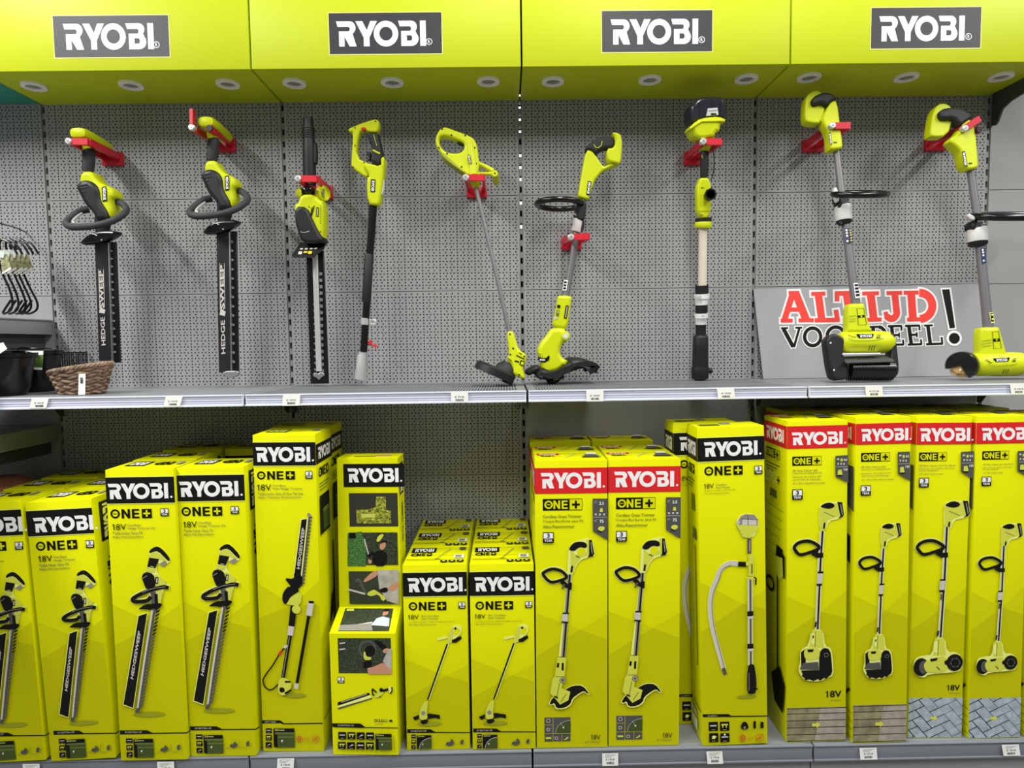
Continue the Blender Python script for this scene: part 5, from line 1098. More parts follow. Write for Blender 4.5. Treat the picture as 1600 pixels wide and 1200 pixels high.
pl.lay(A, 'name_label', t); screws(pl, t, [zk(215, 765), zk(246, 874), zk(304, 960)], .043, .9)
mb = MB(); q = [(80, 1138, .075), (150, 1042, -.02), (352, 1042, -.02), (328, 1090, .03), (245, 1152, .075), (95, 1150, .085)]; n = len(q)
mb.add([pl.p(*zk(x, y), w) for x, y, w in q]+[pl.p(*zk(x, y), w)+Vector((0, 0, -.006)) for x, y, w in q], [tuple(range(n)), tuple(range(n, 2*n))[::-1]]+[(i, i+n, (i+1) % n+n, (i+1) % n) for i in range(n)], 'black'); mb.build('hand_guard', t)
mb = MB()
for x, y, c in ((158, 1094, 'p_light'), (195, 1094, 'p_light'), (235, 1092, 'p_light'), (270, 1090, 'p_light'), (148, 1125, 'p_light'), (190, 1118, 'sticker_yellow'), (225, 1122, 'sticker_yellow')):
    a = 11 if c == 'p_light' and y < 1120 else 14; h = 6 if y < 1120 else 11
    ww = .0835 if 0 else (.05+(y-1090)*.0009)
    mb.add([pl.p(*zk(x-a, y-h), ww-.004+.004), pl.p(*zk(x+a, y-h), ww), pl.p(*zk(x+a-6, y+h), ww+.012), pl.p(*zk(x-a-6, y+h), ww+.012)], [(0, 3, 2, 1)], c)
# stickers lie on the guard: lift them along its own surface
gd = [pl.p(*zk(80, 1138), .075), pl.p(*zk(150, 1042), -.02), pl.p(*zk(352, 1042), -.02)]; gn = (gd[1]-gd[0]).cross(gd[2]-gd[0]).normalized()
if gn.y > 0: gn = -gn
V = []
for p in mb.v:
    p = Vector(p); d = (p-CAM); s_ = (gd[0]+gn*.001-CAM).dot(gn)/d.dot(gn); V.append(tuple(CAM+d*s_))
mb.v = V; mb.build('warning_sticker', t)
sh = pl.part(t, 'sheath', zm([(178, 178), (302, 145), (340, 1105), (210, 1107)]), 'gloss_black', .012, .003, 0, 0)
bd = pl.part(t, 'blade', zm([(220, 150), (256, 150), (288, 1016), (250, 1018)]), 'silver', .014, .003, .012, 0)
for i in range(16):
    q = i/15; y = 300+700*q
    sub(pl.part(t, 'tooth', zm([(272+14*q, y), (292+12*q, y+4), (293+12*q, y+24), (270+14*q, y+26)]), 'alu', .004, .001, .009, 0), bd)
    if i > 4: sub(pl.part(t, 'tooth', zm([(240+8*q, y), (226+10*q, y-4), (226+10*q, y+6), (240+8*q, y+16)]), 'alu', .004, .001, .009, 0), bd)
pl.part(t, 'blade_tip', zm([(226, 1035), (245, 1025), (262, 1036), (282, 1020), (308, 1032), (310, 1050), (290, 1058), (270, 1082), (250, 1060), (228, 1055)]), 'alu', .012, .004, .016, 1)

# ---- the pole with its D handle ----
pl = Plane(580, 200, -.15, 590, -.12)
t = thing('extension_pole', 'lime D handle on a long black pole ending in a grey cup', 'pole', pl.p(563, 591))
pl.part(t, 'handle_frame', [zk([(518, 160), (560, 140), (640, 108), (718, 84), (745, 84), (764, 100), (766, 140), (750, 188), (690, 186), (660, 172), (604, 182), (580, 385), (690, 428), (650, 455), (690, 530), (668, 545), (545, 458), (544, 415), (560, 180), (530, 186)]),], 'lime', .042, .012, 0, 1)
pl.part(t, 'lock_button', zk([(618, 150), (640, 140), (660, 150), (655, 172), (630, 172)]), 'bright_red', .03, .008, .012, 1)
pl.part(t, 'grip', zk([(664, 188), (750, 184), (768, 250), (786, 330), (790, 372), (776, 446), (735, 432), (690, 408), (700, 380), (708, 330), (690, 260)]), 'rubber', .052, .018, .002, 1)
A = pl.art(*zk(740, 340), .0285); A.line(zk([(712, 322), (768, 350)]), 2.4, 'lime'); A.line(zk([(718, 200), (745, 290)]), .7, 'lime'); pl.lay(A, 'grip_stripe', t)
pl.part(t, 'trigger', zk([(660, 345), (692, 330), (700, 360), (695, 400), (668, 402), (684, 385)]), 'black', .02, .006, 0, 1)
pl.part(t, 'housing', zk([(660, 420), (780, 455), (786, 375), (799, 372), (802, 480), (786, 620), (766, 752), (745, 758), (672, 746), (664, 540), (690, 528), (640, 450)]), 'lime', .06, .016, 0, 1)
pl.part(t, 'belt_clip', zk([(784, 548), (800, 545), (800, 620), (790, 672), (772, 675)]), 'light_grey', .03, .004, .004, 1)
badge_label(pl, t, zk(698, 550), zk(694, 650), zk(734, 552), .031)
screws(pl, t, [zk(733, 97), zk(573, 147), zk(575, 287), zk(556, 455), zk(645, 418), zk(672, 526), zk(770, 507), zk(709, 714)], .022, 1.1)
pl.tpart(t, 'pole', [zk(716, 750), zk(700, 1000), zk(690, 1140), zm(592, 875)], [6.2, 6, 5.8, 5.6], 'gloss_black', 18)
pl.tpart(t, 'foam_sleeve', [zm(634, 170), zm(632, 180), zm(611, 510), zm(610, 520)], [6, 7.2, 7, 6], 'rubber', 18)
mb = MB(); pl.tube(mb, zm([(602, 632), (600, 680)]), 6.6, 'silver', 18); pl.solid(mb, [zm([(625, 638), (675, 642), (684, 655), (682, 680), (665, 686), (628, 680)]), zm([(648, 652), (668, 652), (668, 670), (648, 670)])], 'silver', .008, .002, 0, 0); mb.build('ring_clamp', t)
mb = MB(); pl.tube(mb, zm([(618, 812), (640, 800), (640, 822), (655, 825), (698, 832)]), [1, 3.4, 3.4, 1.6, .8], 'bright_red', 8); pl.tube(mb, zm([(655, 826), (680, 838), (678, 862)]), [1.6, 1.4, .9], 'bright_red', 8); mb.build('red_tie', t)
pl.tpart(t, 'end_cup', zm([(589, 878), (587, 900), (582, 905), (572, 1060), (571, 1074)]), [6.6, 6.8, 7.6, 9.6, 9.8], 'cup_grey', 20)

# ---- slim grass trimmer ----
zv = Z(660, 180, .125); zw = Z(720, 430, 1/6)
pl = Plane(760, 230, -.17, 597, -.235)
t = thing('grass_trimmer', 'slim lime grass trimmer with a closed loop handle, leaning right, disc guard on the shelf', 'grass trimmer', pl.p(790, 599))
pl.part(t, 'handle_body', [zv([(240, 150), (300, 143), (420, 190), (530, 228), (622, 270), (662, 312), (692, 400), (702, 520), (714, 592), (690, 765), (540, 745), (526, 722), (380, 622), (250, 520), (206, 432), (163, 360), (164, 280), (190, 208)]), zv([(210, 285), (240, 248), (330, 258), (460, 310), (525, 342), (527, 408), (498, 450), (440, 476), (350, 470), (300, 458), (240, 408), (214, 352)])[::-1]], 'lime', .05, .014)
pl.tpart(t, 'spine', [(*q, .012) for q in zv([(590, 330), (620, 520), (640, 745)])], [7, 8, 8], 'lime', 16)
pl.part(t, 'trigger', zv([(425, 318), (520, 345), (522, 366), (480, 366), (440, 348)]), 'black', .02, .006, 0, 1)
pl.part(t, 'battery_rail', zv([(205, 432), (250, 522), (380, 625), (530, 730), (525, 700), (400, 590), (290, 490)]), 'lime_dark', .062, .006, 0, 1)
badge_label(pl, t, zv(618, 592), zv(590, 482), zv(588, 600), .0345)
mb = MB(); pl.tube(mb, [(*q, 0) for q in zv([(700, 600), (780, 632), (885, 690)])], [4, 3.6, 4], 'lime'); pl.tube(mb, [(*q, 0) for q in zv([(690, 720), (790, 722), (880, 722)])], [2.6, 2.4, 3], 'lime'); mb.build('handle_strut', t)
c = pl.p(*zv(905, 718), .05); mb = MB(); mb.tube([c, c+Vector((0, .006, 0)), c+Vector((.002, .06, -.002)), c+Vector((.004, .12, -.004)), c+Vector((.004, .124, -.004))], [.0115, .0135, .0125, .0135, .011], 'lime', 18); o = mb.build('auxiliary_handle', t)
mb = MB(); mb.tube([c+Vector((0, .001, 0)), c+Vector((0, -.0008, 0))], .0035, 'ink', 10); sub(mb.build('screw', t), o)
pl.tpart(t, 'collar', zv([(655, 745), (660, 820), (664, 850), (668, 900)]), [9, 9.5, 7.5, 5], 'lime', 18)
screws(pl, t, [zv(245, 163), zv(362, 240), zv(535, 245), zv(655, 397), zv(672, 597), zv(490, 637), zv(207, 398), zv(308, 472)], .0255, 1.3)
pl.tpart(t, 'shaft', [zv(668, 890), zw(340, 20), zw(456, 540)], [3.1, 3.2, 3.5], 'shaft_grey', 16)
pl.part(t, 'motor_head', zw([(430, 530), (462, 516), (492, 522), (516, 600), (542, 690), (612, 735), (616, 768), (590, 850), (585, 890), (604, 950), (590, 972), (470, 912), (488, 880), (468, 822), (428, 782), (450, 738), (448, 690)]), 'lime', .06, .018, 0, 1)
A = pl.art(*zw(550, 790), .031); A.line(zw([(505, 797), (545, 808)]), 2.2, 'gloss_black'); A.poly(zw([(560, 790), (600, 800), (590, 850), (548, 830)]), 'gloss_black'); A.poly(zw([(570, 802), (592, 808), (586, 838), (560, 826)]), 'lime'); A.line(zw([(520, 745), (595, 780)]), 1.6, 'gloss_black'); A.line(zw([(545, 720), (575, 735)]), 1.2, 'gloss_black'); A.line(zw([(440, 770), (475, 800)]), 1.2, 'gloss_black'); pl.lay(A, 'name_label', t)
screws(pl, t, [zw(460, 545), zw(490, 680), zw(464, 738), zw(596, 754), zw(546, 928)], .03, 1.5)
# guard: a shallow dish seen from its rim
a, b = pl.p(*zw(150, 800), 0), pl.p(*zw(505, 955), 0); ax = (b-a).normalized(); up = pl.n.cross(ax); up = up if up.z > 0 else -up; ctr = (a+b)/2; R = (b-a).length/2
mb = MB(); mb.tube([ctr+up*h for h in (-.026, -.0265, .0, .008, .010)], [R*.985, R*1.0, R*1.0, R*.9, R*.3], 'black', 40); mb.build('guard', t)
mb = MB(); mb.tube([ctr+ax*R*.45+up*h for h in (.0, .025, .045)], [R*.55, R*.5, R*.28], 'rubber', 24); mb.build('guard_neck', t)
mb = MB(); mb.tube([ctr+ax*R*.75+up*h for h in (-.034, -.032, -.0)], [R*.24, R*.28, R*.28], 'gloss_black', 20); mb.build('line_spool', t)

# ---- grass trimmer with loop handle ----
zx = Z(820, 200, 1/6)
pl = Plane(890, 240, -.165, 590, -.15)
t = thing('grass_trimmer', 'grass trimmer with black loop handle and bulky lime head, leaning left on the shelf', 'grass trimmer', pl.p(860, 600))
pl.part(t, 'handle_body', zx([(573, 224), (626, 228), (682, 300), (735, 380), (765, 370), (862, 312), (895, 325), (880, 358), (742, 412), (700, 450), (646, 520), (602, 686), (580, 690), (500, 664), (503, 622), (540, 400)]), 'lime', .05, .014, 0, 1)
pl.part(t, 'battery_foot', zx([(816, 62), (850, 58), (914, 90), (906, 300), (890, 362), (845, 350), (768, 332), (764, 212), (832, 205), (848, 150), (832, 92)]), 'lime', .075, .014, 0, 1)
pl.part(t, 'grip', zx([(578, 184), (660, 122), (740, 94), (822, 94), (848, 130), (842, 190), (802, 208), (738, 212), (690, 240), (660, 268), (622, 228), (568, 226)]), 'rubber', .05, .018, .002, 1)
A = pl.art(*zx(690, 180), .0275); A.line(zx([(648, 170), (664, 198), (690, 200)]), 1., 'lime'); A.line(zx([(690, 202), (715, 180), (724, 140)]), 1., 'lime'); pl.lay(A, 'grip_stripe', t)
badge_label(pl, t, zx(610, 648), zx(626, 518), zx(575, 640), .026)
mb = MB(); L = []
for i in range(20):
    q = 2*pi*i/20; L.append((*zx(325+212*cos(q), 728+46*sin(q)-18*cos(q)*0), -.085*sin(q)))
pl.tube(mb, L, 4.6, 'gloss_black', 14, True); mb.build('loop_handle', t)
pl.part(t, 'handle_clamp', zx([(470, 720), (560, 690), (580, 735), (565, 850), (552, 890), (480, 870), (495, 810), (465, 780)]), 'black', .05, .012, 0, 1)
pl.tpart(t, 'shaft_top', zx([(555, 670), (548, 740)]), [5, 5], 'alu')
pl.tpart(t, 'adjuster_sleeve', zx([(506, 862), (504, 876), (484, 985), (482, 992)]), [8, 8.4, 8.4, 7.6], 'light_grey', 18); pl.part(t, 'adjuster_lever', zx([(530, 880), (562, 890), (548, 988), (522, 990)]), 'black', .02, .004, .006, 1)
pl.tpart(t, 'adjuster_ring', zx([(510, 846), (508, 868)]), [8.6, 8.6], 'black', 18)
pl.tpart(t, 'shaft', [zx(482, 990), zx(455, 1200), zw(982, 225)], [5, 5.3, 5.8], 'shaft_grey', 18)
A = pl.art(*zw(980, 110), .0165); A.poly(zw([(968, 60), (1006, 62), (990, 160), (952, 156)]), 'p_white')
for y in (72, 100, 128): A.poly(zw([(972-y*.14+9, y), (996-y*.14+9, y+2), (992-y*.14+9, y+20), (968-y*.14+9, y+18)]), 'gloss_black')
pl.lay(A, 'warning_sticker', t)
pl.part(t, 'shaft_housing', zw([(908, 215), (925, 205), (1020, 208), (1042, 228), (1030, 300), (1002, 508), (970, 520), (852, 496), (880, 400), (905, 270)]), 'lime', .066, .02, 0, 1)
A = pl.art(*zw(930, 380), .0345); A.poly(zw([(985, 296), (1014, 300), (994, 424), (966, 418)]), 'gloss_black'); A.line(zw([(998, 308), (982, 412)]), 1.2, 'p_light'); A.poly(zw([(905, 292), (935, 296), (930, 325), (900, 320)]), 'gloss_black'); A.poly(zw([(900, 340), (925, 345), (918, 400), (890, 395)]), 'p_olive'); A.text('+', *zw(905, 350), *zw(920, 370), 'p_white', .02); A.poly(zw([(875, 400), (905, 408), (900, 430), (870, 424)]), 'p_light'); pl.lay(A, 'feature_print', t)
pl.part(t, 'motor_head', zw([(848, 512), (935, 508), (985, 520), (990, 640), (950, 660), (922, 738), (962, 802), (1006, 816), (1000, 846), (905, 912), (832, 932), (762, 930), (745, 850), (742, 800), (722, 755), (718, 712), (752, 640), (800, 590)]), 'lime', .085, .026, 0, 1)
mb = MB()
for L in (((735, 742), (800, 745), (870, 700), (925, 600)), ((880, 860), (930, 835), (975, 830)), ((890, 880), (935, 855), (985, 842)), ((905, 700), (895, 760), (925, 810))): pl.tube(mb, [(*q, .039) for q in zw(list(L))], 1.4, 'lime', 8, False, 4)
mb.build('rib', t)
c = pl.p(*zw(975, 585), .02); mb = MB(); mb.tube([c+Vector((0, .05, 0)), c+Vector((0, -.024, 0)), c+Vector((0, -.028, 0))], [.019, .019, .016], 'lime', 24); o = mb.build('pivot_knob', t); mb = MB(); mb.tube([c+Vector((0, -.026, 0)), c+Vector((0, -.0305, 0))], .0105, 'light_grey', 18); sub(mb.build('knob_cap', t), o)
A = pl.art(*zw(780, 800), .044); A.poly(zw([(722, 778), (760, 790), (800, 790), (825, 765), (834, 780), (826, 812), (790, 832), (735, 828)]), 'gloss_black'); A.logoq(zw(740, 818), zw(790, 818), zw(738, 800)); pl.lay(A, 'name_label', t)
mb = MB(); pl.solid(mb, [zw([(705, 935), (745, 870), (860, 925), (1000, 846), (1005, 792), (1100, 792), (1175, 800), (1232, 850), (1282, 936), (1270, 940), (1212, 884), (1130, 892), (1060, 910), (972, 950), (905, 985), (800, 1000), (722, 985), (690, 955)])], 'black', .17, .03, 0, 1); mb.build('guard', t)
pl.part(t, 'front_guard', zw([(598, 926), (622, 896), (700, 860), (745, 872), (735, 925), (680, 940), (640, 958), (612, 945)]), 'black', .1, .02, 0, 1)
pl.part(t, 'line_spool', zw([(800, 985), (900, 975), (960, 945), (978, 975), (945, 990), (900, 1028), (850, 1036), (812, 1028)]), 'gloss_black', .07, .02, 0, 1)
A = pl.art(*zw(900, 985), .036); A.poly(zw([(868, 988), (915, 975), (915, 990), (870, 1002)]), 'lime_dark'); pl.lay(A, 'line_window', t)

# ---- stick pump ----
zy = Z(1050, 140, .2); zz2 = Z(1060, 430, .15)
pl = Plane(1098, 220, -.2, 594, -.075)
t = thing('stick_pump', 'stick pump standing upright with clear dark battery box, cream tube and white clips', 'pump', pl.p(1094, 595))
pl.part(t, 'battery_box', zy([(190, 88), (265, 70), (388, 76), (410, 102), (416, 240), (375, 252), (200, 262), (136, 278), (140, 160), (150, 135)]), 'smoke', .11, .022, -.02, 1)
mb = MB()
for x in (225, 320, 385): pl.tube(mb, [(*q, .037) for q in zy([(x, 105), (x-4, 235)])], 1.5, 'smoke', 8)
mb.build('box_rib', t)
pl.part(t, 'latch', [zy([(282, 162), (355, 156), (364, 212), (270, 222)])], 'light_grey', .012, .003, .04, 0); A = pl.art(*zy(330, 205), .047); A.rect(*zy(303, 200), *zy(345, 212), 'gloss_black'); A.line(zy([(285, 180), (356, 175)]), .8, 'p_mid'); pl.lay(A, 'latch_slot', t)
pl.part(t, 'battery_housing', zy([(128, 326), (190, 255), (272, 232), (360, 226), (418, 250), (412, 272), (374, 286), (370, 342), (334, 352), (332, 388), (212, 408), (166, 382), (150, 336)]), 'lime', .1, .022, 0, 1)
mb = MB(); pl.tube(mb, [(*q, .05) for q in zy([(140, 320), (230, 262), (410, 258)])], 2, 'lime', 10); mb.build('rim', t)
pl.tpart(t, 'neck', zy([(268, 370), (265, 420), (258, 470), (254, 495)]), [13, 11, 8, 6.6], 'lime', 18)
pl.tpart(t, 'grip', zy([(254, 490), (253, 505), (251, 600), (250, 690), (250, 702)]), [5.6, 6.4, 6, 5.8, 5.2], 'rubber', 18); A = pl.art(*zy(235, 540), .0145); A.line(zy([(230, 525), (240, 550)]), 1.2, 'lime'); pl.lay(A, 'grip_stripe', t)
pl.tpart(t, 'wrist_strap', [(*q, .0) for q in zy([(318, 480), (326, 520), (330, 580), (326, 640), (318, 690), (302, 722)])], .9, 'black', 8, False, 4)
pl.part(t, 'housing', zy([(216, 704), (286, 704), (294, 735), (306, 758), (306, 1022), (196, 1022), (194, 770), (208, 745)]), 'lime', .045, .014, 0, 1)
A = pl.art(*zy(240, 900), .0235); A.line(zy([(208, 965), (300, 962)]), .8, 'lime_dark'); A.line(zy([(225, 782), (248, 780)]), 1.2, 'p_olive'); A.line(zy([(220, 995), (244, 994)]), 1.2, 'p_olive'); A.line(zy([(214, 1062), (236, 1060)]), 1.2, 'p_olive'); pl.lay(A, 'feature_print', t)
pl.tpart(t, 'seal_ring', zy([(245, 1018), (245, 1052)]), [12.6, 12.6], 'black', 20); pl.tpart(t, 'collar', zy([(244, 1044), (244, 1052), (243, 1085), (242, 1096)]), [12, 13, 13, 12], 'lime', 20)
c = pl.p(*zy(284, 845), .02); mb = MB(); mb.tube([c+Vector((0, .03, 0)), c+Vector((0, -.02, 0)), c+Vector((0, -.022, 0)), c+Vector((0, -.03, 0)), c+Vector((0, -.03, 0)), c+Vector((0, -.005, 0))], [.02, .02, .024, .024, .017, .016], 'gloss_black', 8); mb.build('hose_port', t)
pl.tpart(t, 'tube', [zy(243, 1090), zz2(252, 0), zz2(250, 130)], [6.6, 6.5, 6.5], 'cream', 20)
Lp = [('band', 'black', [(244, 125), (244, 214)], 10.2), ('clip', 'white', [(242, 213), (242, 262), (240, 268), (240, 326)], [11.6, 11.4, 10, 9.4]), ('band', 'black', [(240, 326), (239, 416)], 9.2), ('clip', 'white', [(237, 415), (237, 462), (236, 468), (235, 530)], [10.4, 10.2, 9, 8.4]), ('lower_tube', 'black', [(234, 528), (233, 640)], 7.9)]
for nm, m, q, r in Lp: pl.tpart(t, nm, zz2(q), r, m, 22)
A = pl.art(*zz2(250, 240), .028); A.text('180°', *zz2(232, 232), *zz2(268, 250), 'p_mid'); A.text('180°', *zz2(240, 432), *zz2(276, 450), 'p_mid'); pl.lay(A, 'clip_marking', t)
pl.tpart(t, 'pump_foot', zz2([(231, 634), (231, 650), (231, 664), (229, 800), (227, 950), (227, 965), (226, 985), (225, 1020), (225, 1060), (225, 1090)]), [8, 10.6, 11.6, 12, 12.4, 12.4, 13.4, 13.6, 13, 13], 'black', 24)
mb = MB(); pl.tube(mb, zz2([(300, 1012), (346, 1012)]), 4.4, 'black', 12); mb.build('side_knob', t); pl.tpart(t, 'strainer', zz2([(225, 1086), (225, 1104)]), [9.5, 8.8], 'gloss_black', 20)

# ---- patio cleaners ----
def stick_upper(t, pl, zz, foot, grip, body, lab, edge, shaft, sr):
    pl.part(t, 'battery_foot', zz(foot), 'lime', .045, .01, -.008, 1); pl.part(t, 'grip', zz(grip), 'rubber', .046, .02, .012, 1); pl.part(t, 'handle_body', zz(body), 'lime', .052, .014, .004, 1)
    badge_label(pl, t, *[zz(*q) for q in lab], .031); A = pl.art(*zz(*edge), .031); A.line(zz([edge, (edge[0]+26, edge[1]-1)]), 1.8, 'gloss_black'); pl.lay(A, 'vent_slot', t)
    pl.tpart(t, 'shaft', shaft, sr, 'shaft_grey', 18)
def ring_handle(t, pl, x0, x1, y, ry, dep, r):
    L = []
    for i in range(24):
        q = 2*pi*i/24; L.append(((x0+x1)/2+(x1-x0)/2*cos(q), y+ry*sin(q), dep*sin(q)))
    mb = MB(); pl.tube(mb, L, r, 'gloss_black', 14, True); mb.build('loop_handle', t)
za = Z(1240, 140, .2168); zb_ = Z(1300, 330, .1416); zc_ = Z(1260, 440, .15)
pl = Plane(1320, 200, -.215, 596, -.33)
t = thing('patio_cleaner', 'patio cleaner with wide black roller brush standing before the lettered sign', 'patio cleaner', pl.p(1347, 600))
stick_upper(t, pl, za, [(92, 80), (140, 42), (180, 44), (230, 90), (222, 150), (208, 282), (100, 276), (76, 250), (80, 120)], [(134, 100), (170, 66), (240, 50), (300, 76), (312, 112), (270, 122), (236, 158), (204, 130), (150, 150), (130, 130)], [(266, 122), (310, 114), (332, 290), (352, 440), (344, 462), (264, 472), (258, 438), (250, 340), (200, 262), (232, 180)],
            [(250, 345), (262, 430), (265, 341)], (286, 414), [za(306, 462), za(340, 740), za(372, 1000), zb_(262, 1075)], [4.6, 5.2, 5.8, 6.8])
ring_handle(t, pl, 1302, 1386, 310.5, 1.8, .075, 4.8)
pl.part(t, 'handle_bolt', za([(285, 742), (314, 740), (332, 838), (304, 844)]), 'light_grey', .02, .005, .022, 1); pl.part(t, 'handle_clamp', za([(300, 790), (400, 790), (395, 850), (385, 890), (318, 892), (325, 850)]), 'black', .05, .014, 0, 1)
pl.tpart(t, 'adjuster_sleeve', za([(352, 870), (354, 882), (362, 965), (363, 978)]), [11.6, 12.6, 12.4, 11.8], 'light_grey', 18); pl.tpart(t, 'adjuster_ring', za([(350, 856), (352, 878)]), [10.5, 11.8], 'black', 18); pl.tpart(t, 'adjuster_ring', za([(362, 968), (364, 990), (366, 1005)]), [12, 11.4, 8], 'black', 18)
pl.part(t, 'shaft_sleeve_lever', za([(322, 985), (350, 980), (352, 1012), (335, 1006)]), 'black', .02, .004, .01, 1)
A = pl.art(*zb_(185, 320), .0168); A.poly(zb_([(136, 238), (182, 236), (196, 402), (152, 404)]), 'sticker_blue')
for i, y in enumerate((262, 292, 325, 382)): A.disc(zb_(158+i*3, y), 1.7, 'p_white')
A.poly(zb_([(184, 240), (206, 242), (218, 398), (198, 402)]), 'gloss_black')
for y in (262, 290, 315, 350, 378): A.disc(zb_(196+(y-250)*.09, y), 1.3, 'sticker_yellow')
A.poly(zb_([(230, 846), (280, 842), (300, 1008), (252, 1014)]), 'p_white')
for i in range(4): A.poly(zb_([(240+i*5, 860+i*36), (278+i*5, 856+i*36), (282+i*5, 880+i*36), (244+i*5, 884+i*36)]), 'gloss_black')
pl.lay(A, 'warning_sticker', t)
pl.part(t, 'head_neck', zc_([(434, 292), (450, 278), (590, 272), (606, 290), (632, 420), (664, 530), (700, 580), (420, 590), (428, 520), (424, 440)]), 'lime', .05, .022, 0, 1)
A = pl.art(*zc_(575, 410), .0258); A.line(zc_([(524, 330), (597, 328), (624, 498), (540, 502)]), .8, 'gloss_black', True); A.poly(zc_([(532, 402), (600, 396), (606, 418), (536, 424)]), 'gloss_black'); A.disc(zc_(570, 412), 1.4, 'lime')
for y in (410, 440, 465): A.line(zc_([(432, y), (515, y-8)]), .9, 'lime_dark')
pl.lay(A, 'lock_switch', t)
def drum(pl, a, b, prof):      # horizontal body from pixel a to b
    p, q = pl.p(*a), pl.p(*b); return [p.lerp(q, f) for f, r in prof], [r*pl.k(*a) for f, r in prof]
P_, R_ = drum(pl, zc_(335, 680), zc_(885, 680), [(0, 11), (.02, 14), (.08, 16.5), (.2, 17.4), (.8, 17.4), (.92, 16.5), (.98, 14), (1, 11)])
mb = MB(); mb.tube(P_, R_, 'lime', 28); mb.build('motor_housing', t); wf = .042
A = pl.art(*zc_(610, 610), wf); A.poly(zc_([(512, 596), (704, 594), (686, 636), (548, 640)]), 'gloss_black'); A.logoq(zc_(556, 632), zc_(680, 628), zc_(552, 604))
for x in (452, 480, 508): A.line(zc_([(x-22, 610+(x-452)*.3), (x+4, 612+(x-452)*.3)]), 1., 'gloss_black')
for j in range(3): A.line(zc_([(722+4*j, 636-14*j), (768+2*j, 634-14*j)]), 1., 'gloss_black')
A.line(zc_([(430, 640), (520, 665), (710, 660), (800, 635)]), .8, 'lime_dark', False, 4)
for j in range(3): A.line(zc_([(640+26*j, 770), (662+24*j, 712)]), 1.1, 'gloss_black')
A.line(zc_([(430, 752), (470, 708), (770, 704), (800, 740)]), .7, 'lime_dark'); pl.lay(A, 'name_label', t)
for L in ([(202, 690), (205, 650), (242, 602), (310, 590), (390, 640), (402, 672), (380, 720), (382, 850), (430, 900), (432, 1068), (300, 1078), (250, 1022)], [(850, 596), (905, 580), (928, 640), (942, 760), (962, 960), (945, 1030), (880, 1070), (862, 900), (884, 760), (862, 660)]): pl.part(t, 'side_plate', zc_(L), 'black', .05, .014, .008, 1)
screws(pl, t, [], 0)
mb = MB()
for x, y in ((252, 690), (288, 972)):
    c = pl.p(*zc_(x, y), .034); mb = MB(); mb.ball(c, .0042, 'silver', 1, .7, 1, 10); mb.build('bolt', t)
pl.part(t, 'shield_strip', zc_([(380, 794), (768, 790), (768, 806), (380, 812)]), 'p_white', .02, .003, .03, 0)
mb = MB(); q = [(378, 826, 0), (858, 812, 0), (920, 880, .055), (412, 894, .055)]; V = [pl.p(*zc_(x, y), w) for x, y, w in q]
mb.add(V+[v+Vector((0, .004, -.004)) for v in V], [(0, 3, 2, 1), (4, 5, 6, 7)]+[(i, (i+1) % 4, (i+1) % 4+4, i+4) for i in range(4)], 'p_grey'); mb.build('splash_flap', t)
P_, R_ = drum(pl, zc_(425, 965), zc_(880, 965), [(0, 15), (.01, 16.5), (.99, 16.5), (1, 15)]); mb = MB(); mb.tube(P_, R_, 'gloss_black', 24); o = mb.build('brush_roller', t)
mb = MB(); rr = random.Random(2); a, b = P_[0], P_[-1]; r0 = R_[1]
for i in range(46):
    for j in range(9):
        q = -2.6+j*.42+(.2 if i % 2 else 0); f = (i+.5)/46; c = a.lerp(b, f); d = Vector((0, -cos(q), sin(q)*1)); e = Vector((1, 0, 0)); u = d.cross(e)
        tip = c+d*(r0+.0055); k = .0022
        mb.add([c+d*(r0-.001)+e*k, c+d*(r0-.001)-e*k*.5+u*k, c+d*(r0-.001)-e*k*.5-u*k, tip], [(0, 1, 3), (1, 2, 3), (2, 0, 3)], 'black')
o2 = mb.build('bristles', t); o2['kind'] = 'stuff'; sub(o2, o)

zi = Z(1440, 150, .2168); zj = Z(1450, 420, 1/6)
pl = Plane(1530, 200, -.215, 590, -.30)
t = thing('patio_cleaner', 'patio cleaner with two tan wire brush wheels at the right photo edge', 'patio cleaner', pl.p(1560, 597))
stick_upper(t, pl, zi, [(76, 120), (110, 62), (160, 50), (212, 78), (222, 150), (184, 290), (62, 296), (56, 260)], [(128, 110), (170, 80), (262, 80), (322, 108), (372, 140), (352, 168), (294, 204), (268, 212), (228, 160), (150, 168), (128, 148)], [(296, 176), (346, 164), (382, 230), (406, 490), (400, 520), (306, 534), (280, 400), (240, 360), (188, 316), (268, 262)],
            [(288, 398), (306, 506), (313, 393)], (338, 482), [zi(350, 520), zi(392, 800), zi(420, 1080), zj(566, 560)], [5.4, 5.8, 6.4, 7.2])
ring_handle(t, pl, 1523, 1660, 337, 2, .09, 5.4)
pl.part(t, 'handle_bolt', zi([(326, 850), (350, 848), (384, 866), (388, 892), (360, 890), (332, 872)]), 'silver', .016, .004, .03, 1); pl.part(t, 'handle_clamp', zi([(358, 892), (440, 890), (440, 930), (430, 965), (355, 965)]), 'black', .05, .014, 0, 1)
pl.tpart(t, 'adjuster_sleeve', zi([(398, 950), (400, 960), (404, 1045), (405, 1056)]), [13, 14, 13.8, 13], 'light_grey', 18); pl.tpart(t, 'adjuster_ring', zi([(396, 935), (398, 958)]), [12, 13.4], 'black', 18); pl.tpart(t, 'adjuster_ring', zi([(404, 1046), (406, 1070), (407, 1082)]), [13.6, 13, 9], 'black', 18)
A = pl.art(*zi(440, 1150), .0172); A.poly(zi([(424, 1096), (456, 1094), (466, 1200), (434, 1204)]), 'sticker_blue')
for i, y in enumerate((1106, 1124, 1145, 1184)): A.disc(zi(440+i*2, y), 1.6, 'p_white')
A.poly(zj([(570, 408), (608, 402), (622, 502), (590, 508)]), 'p_pale')
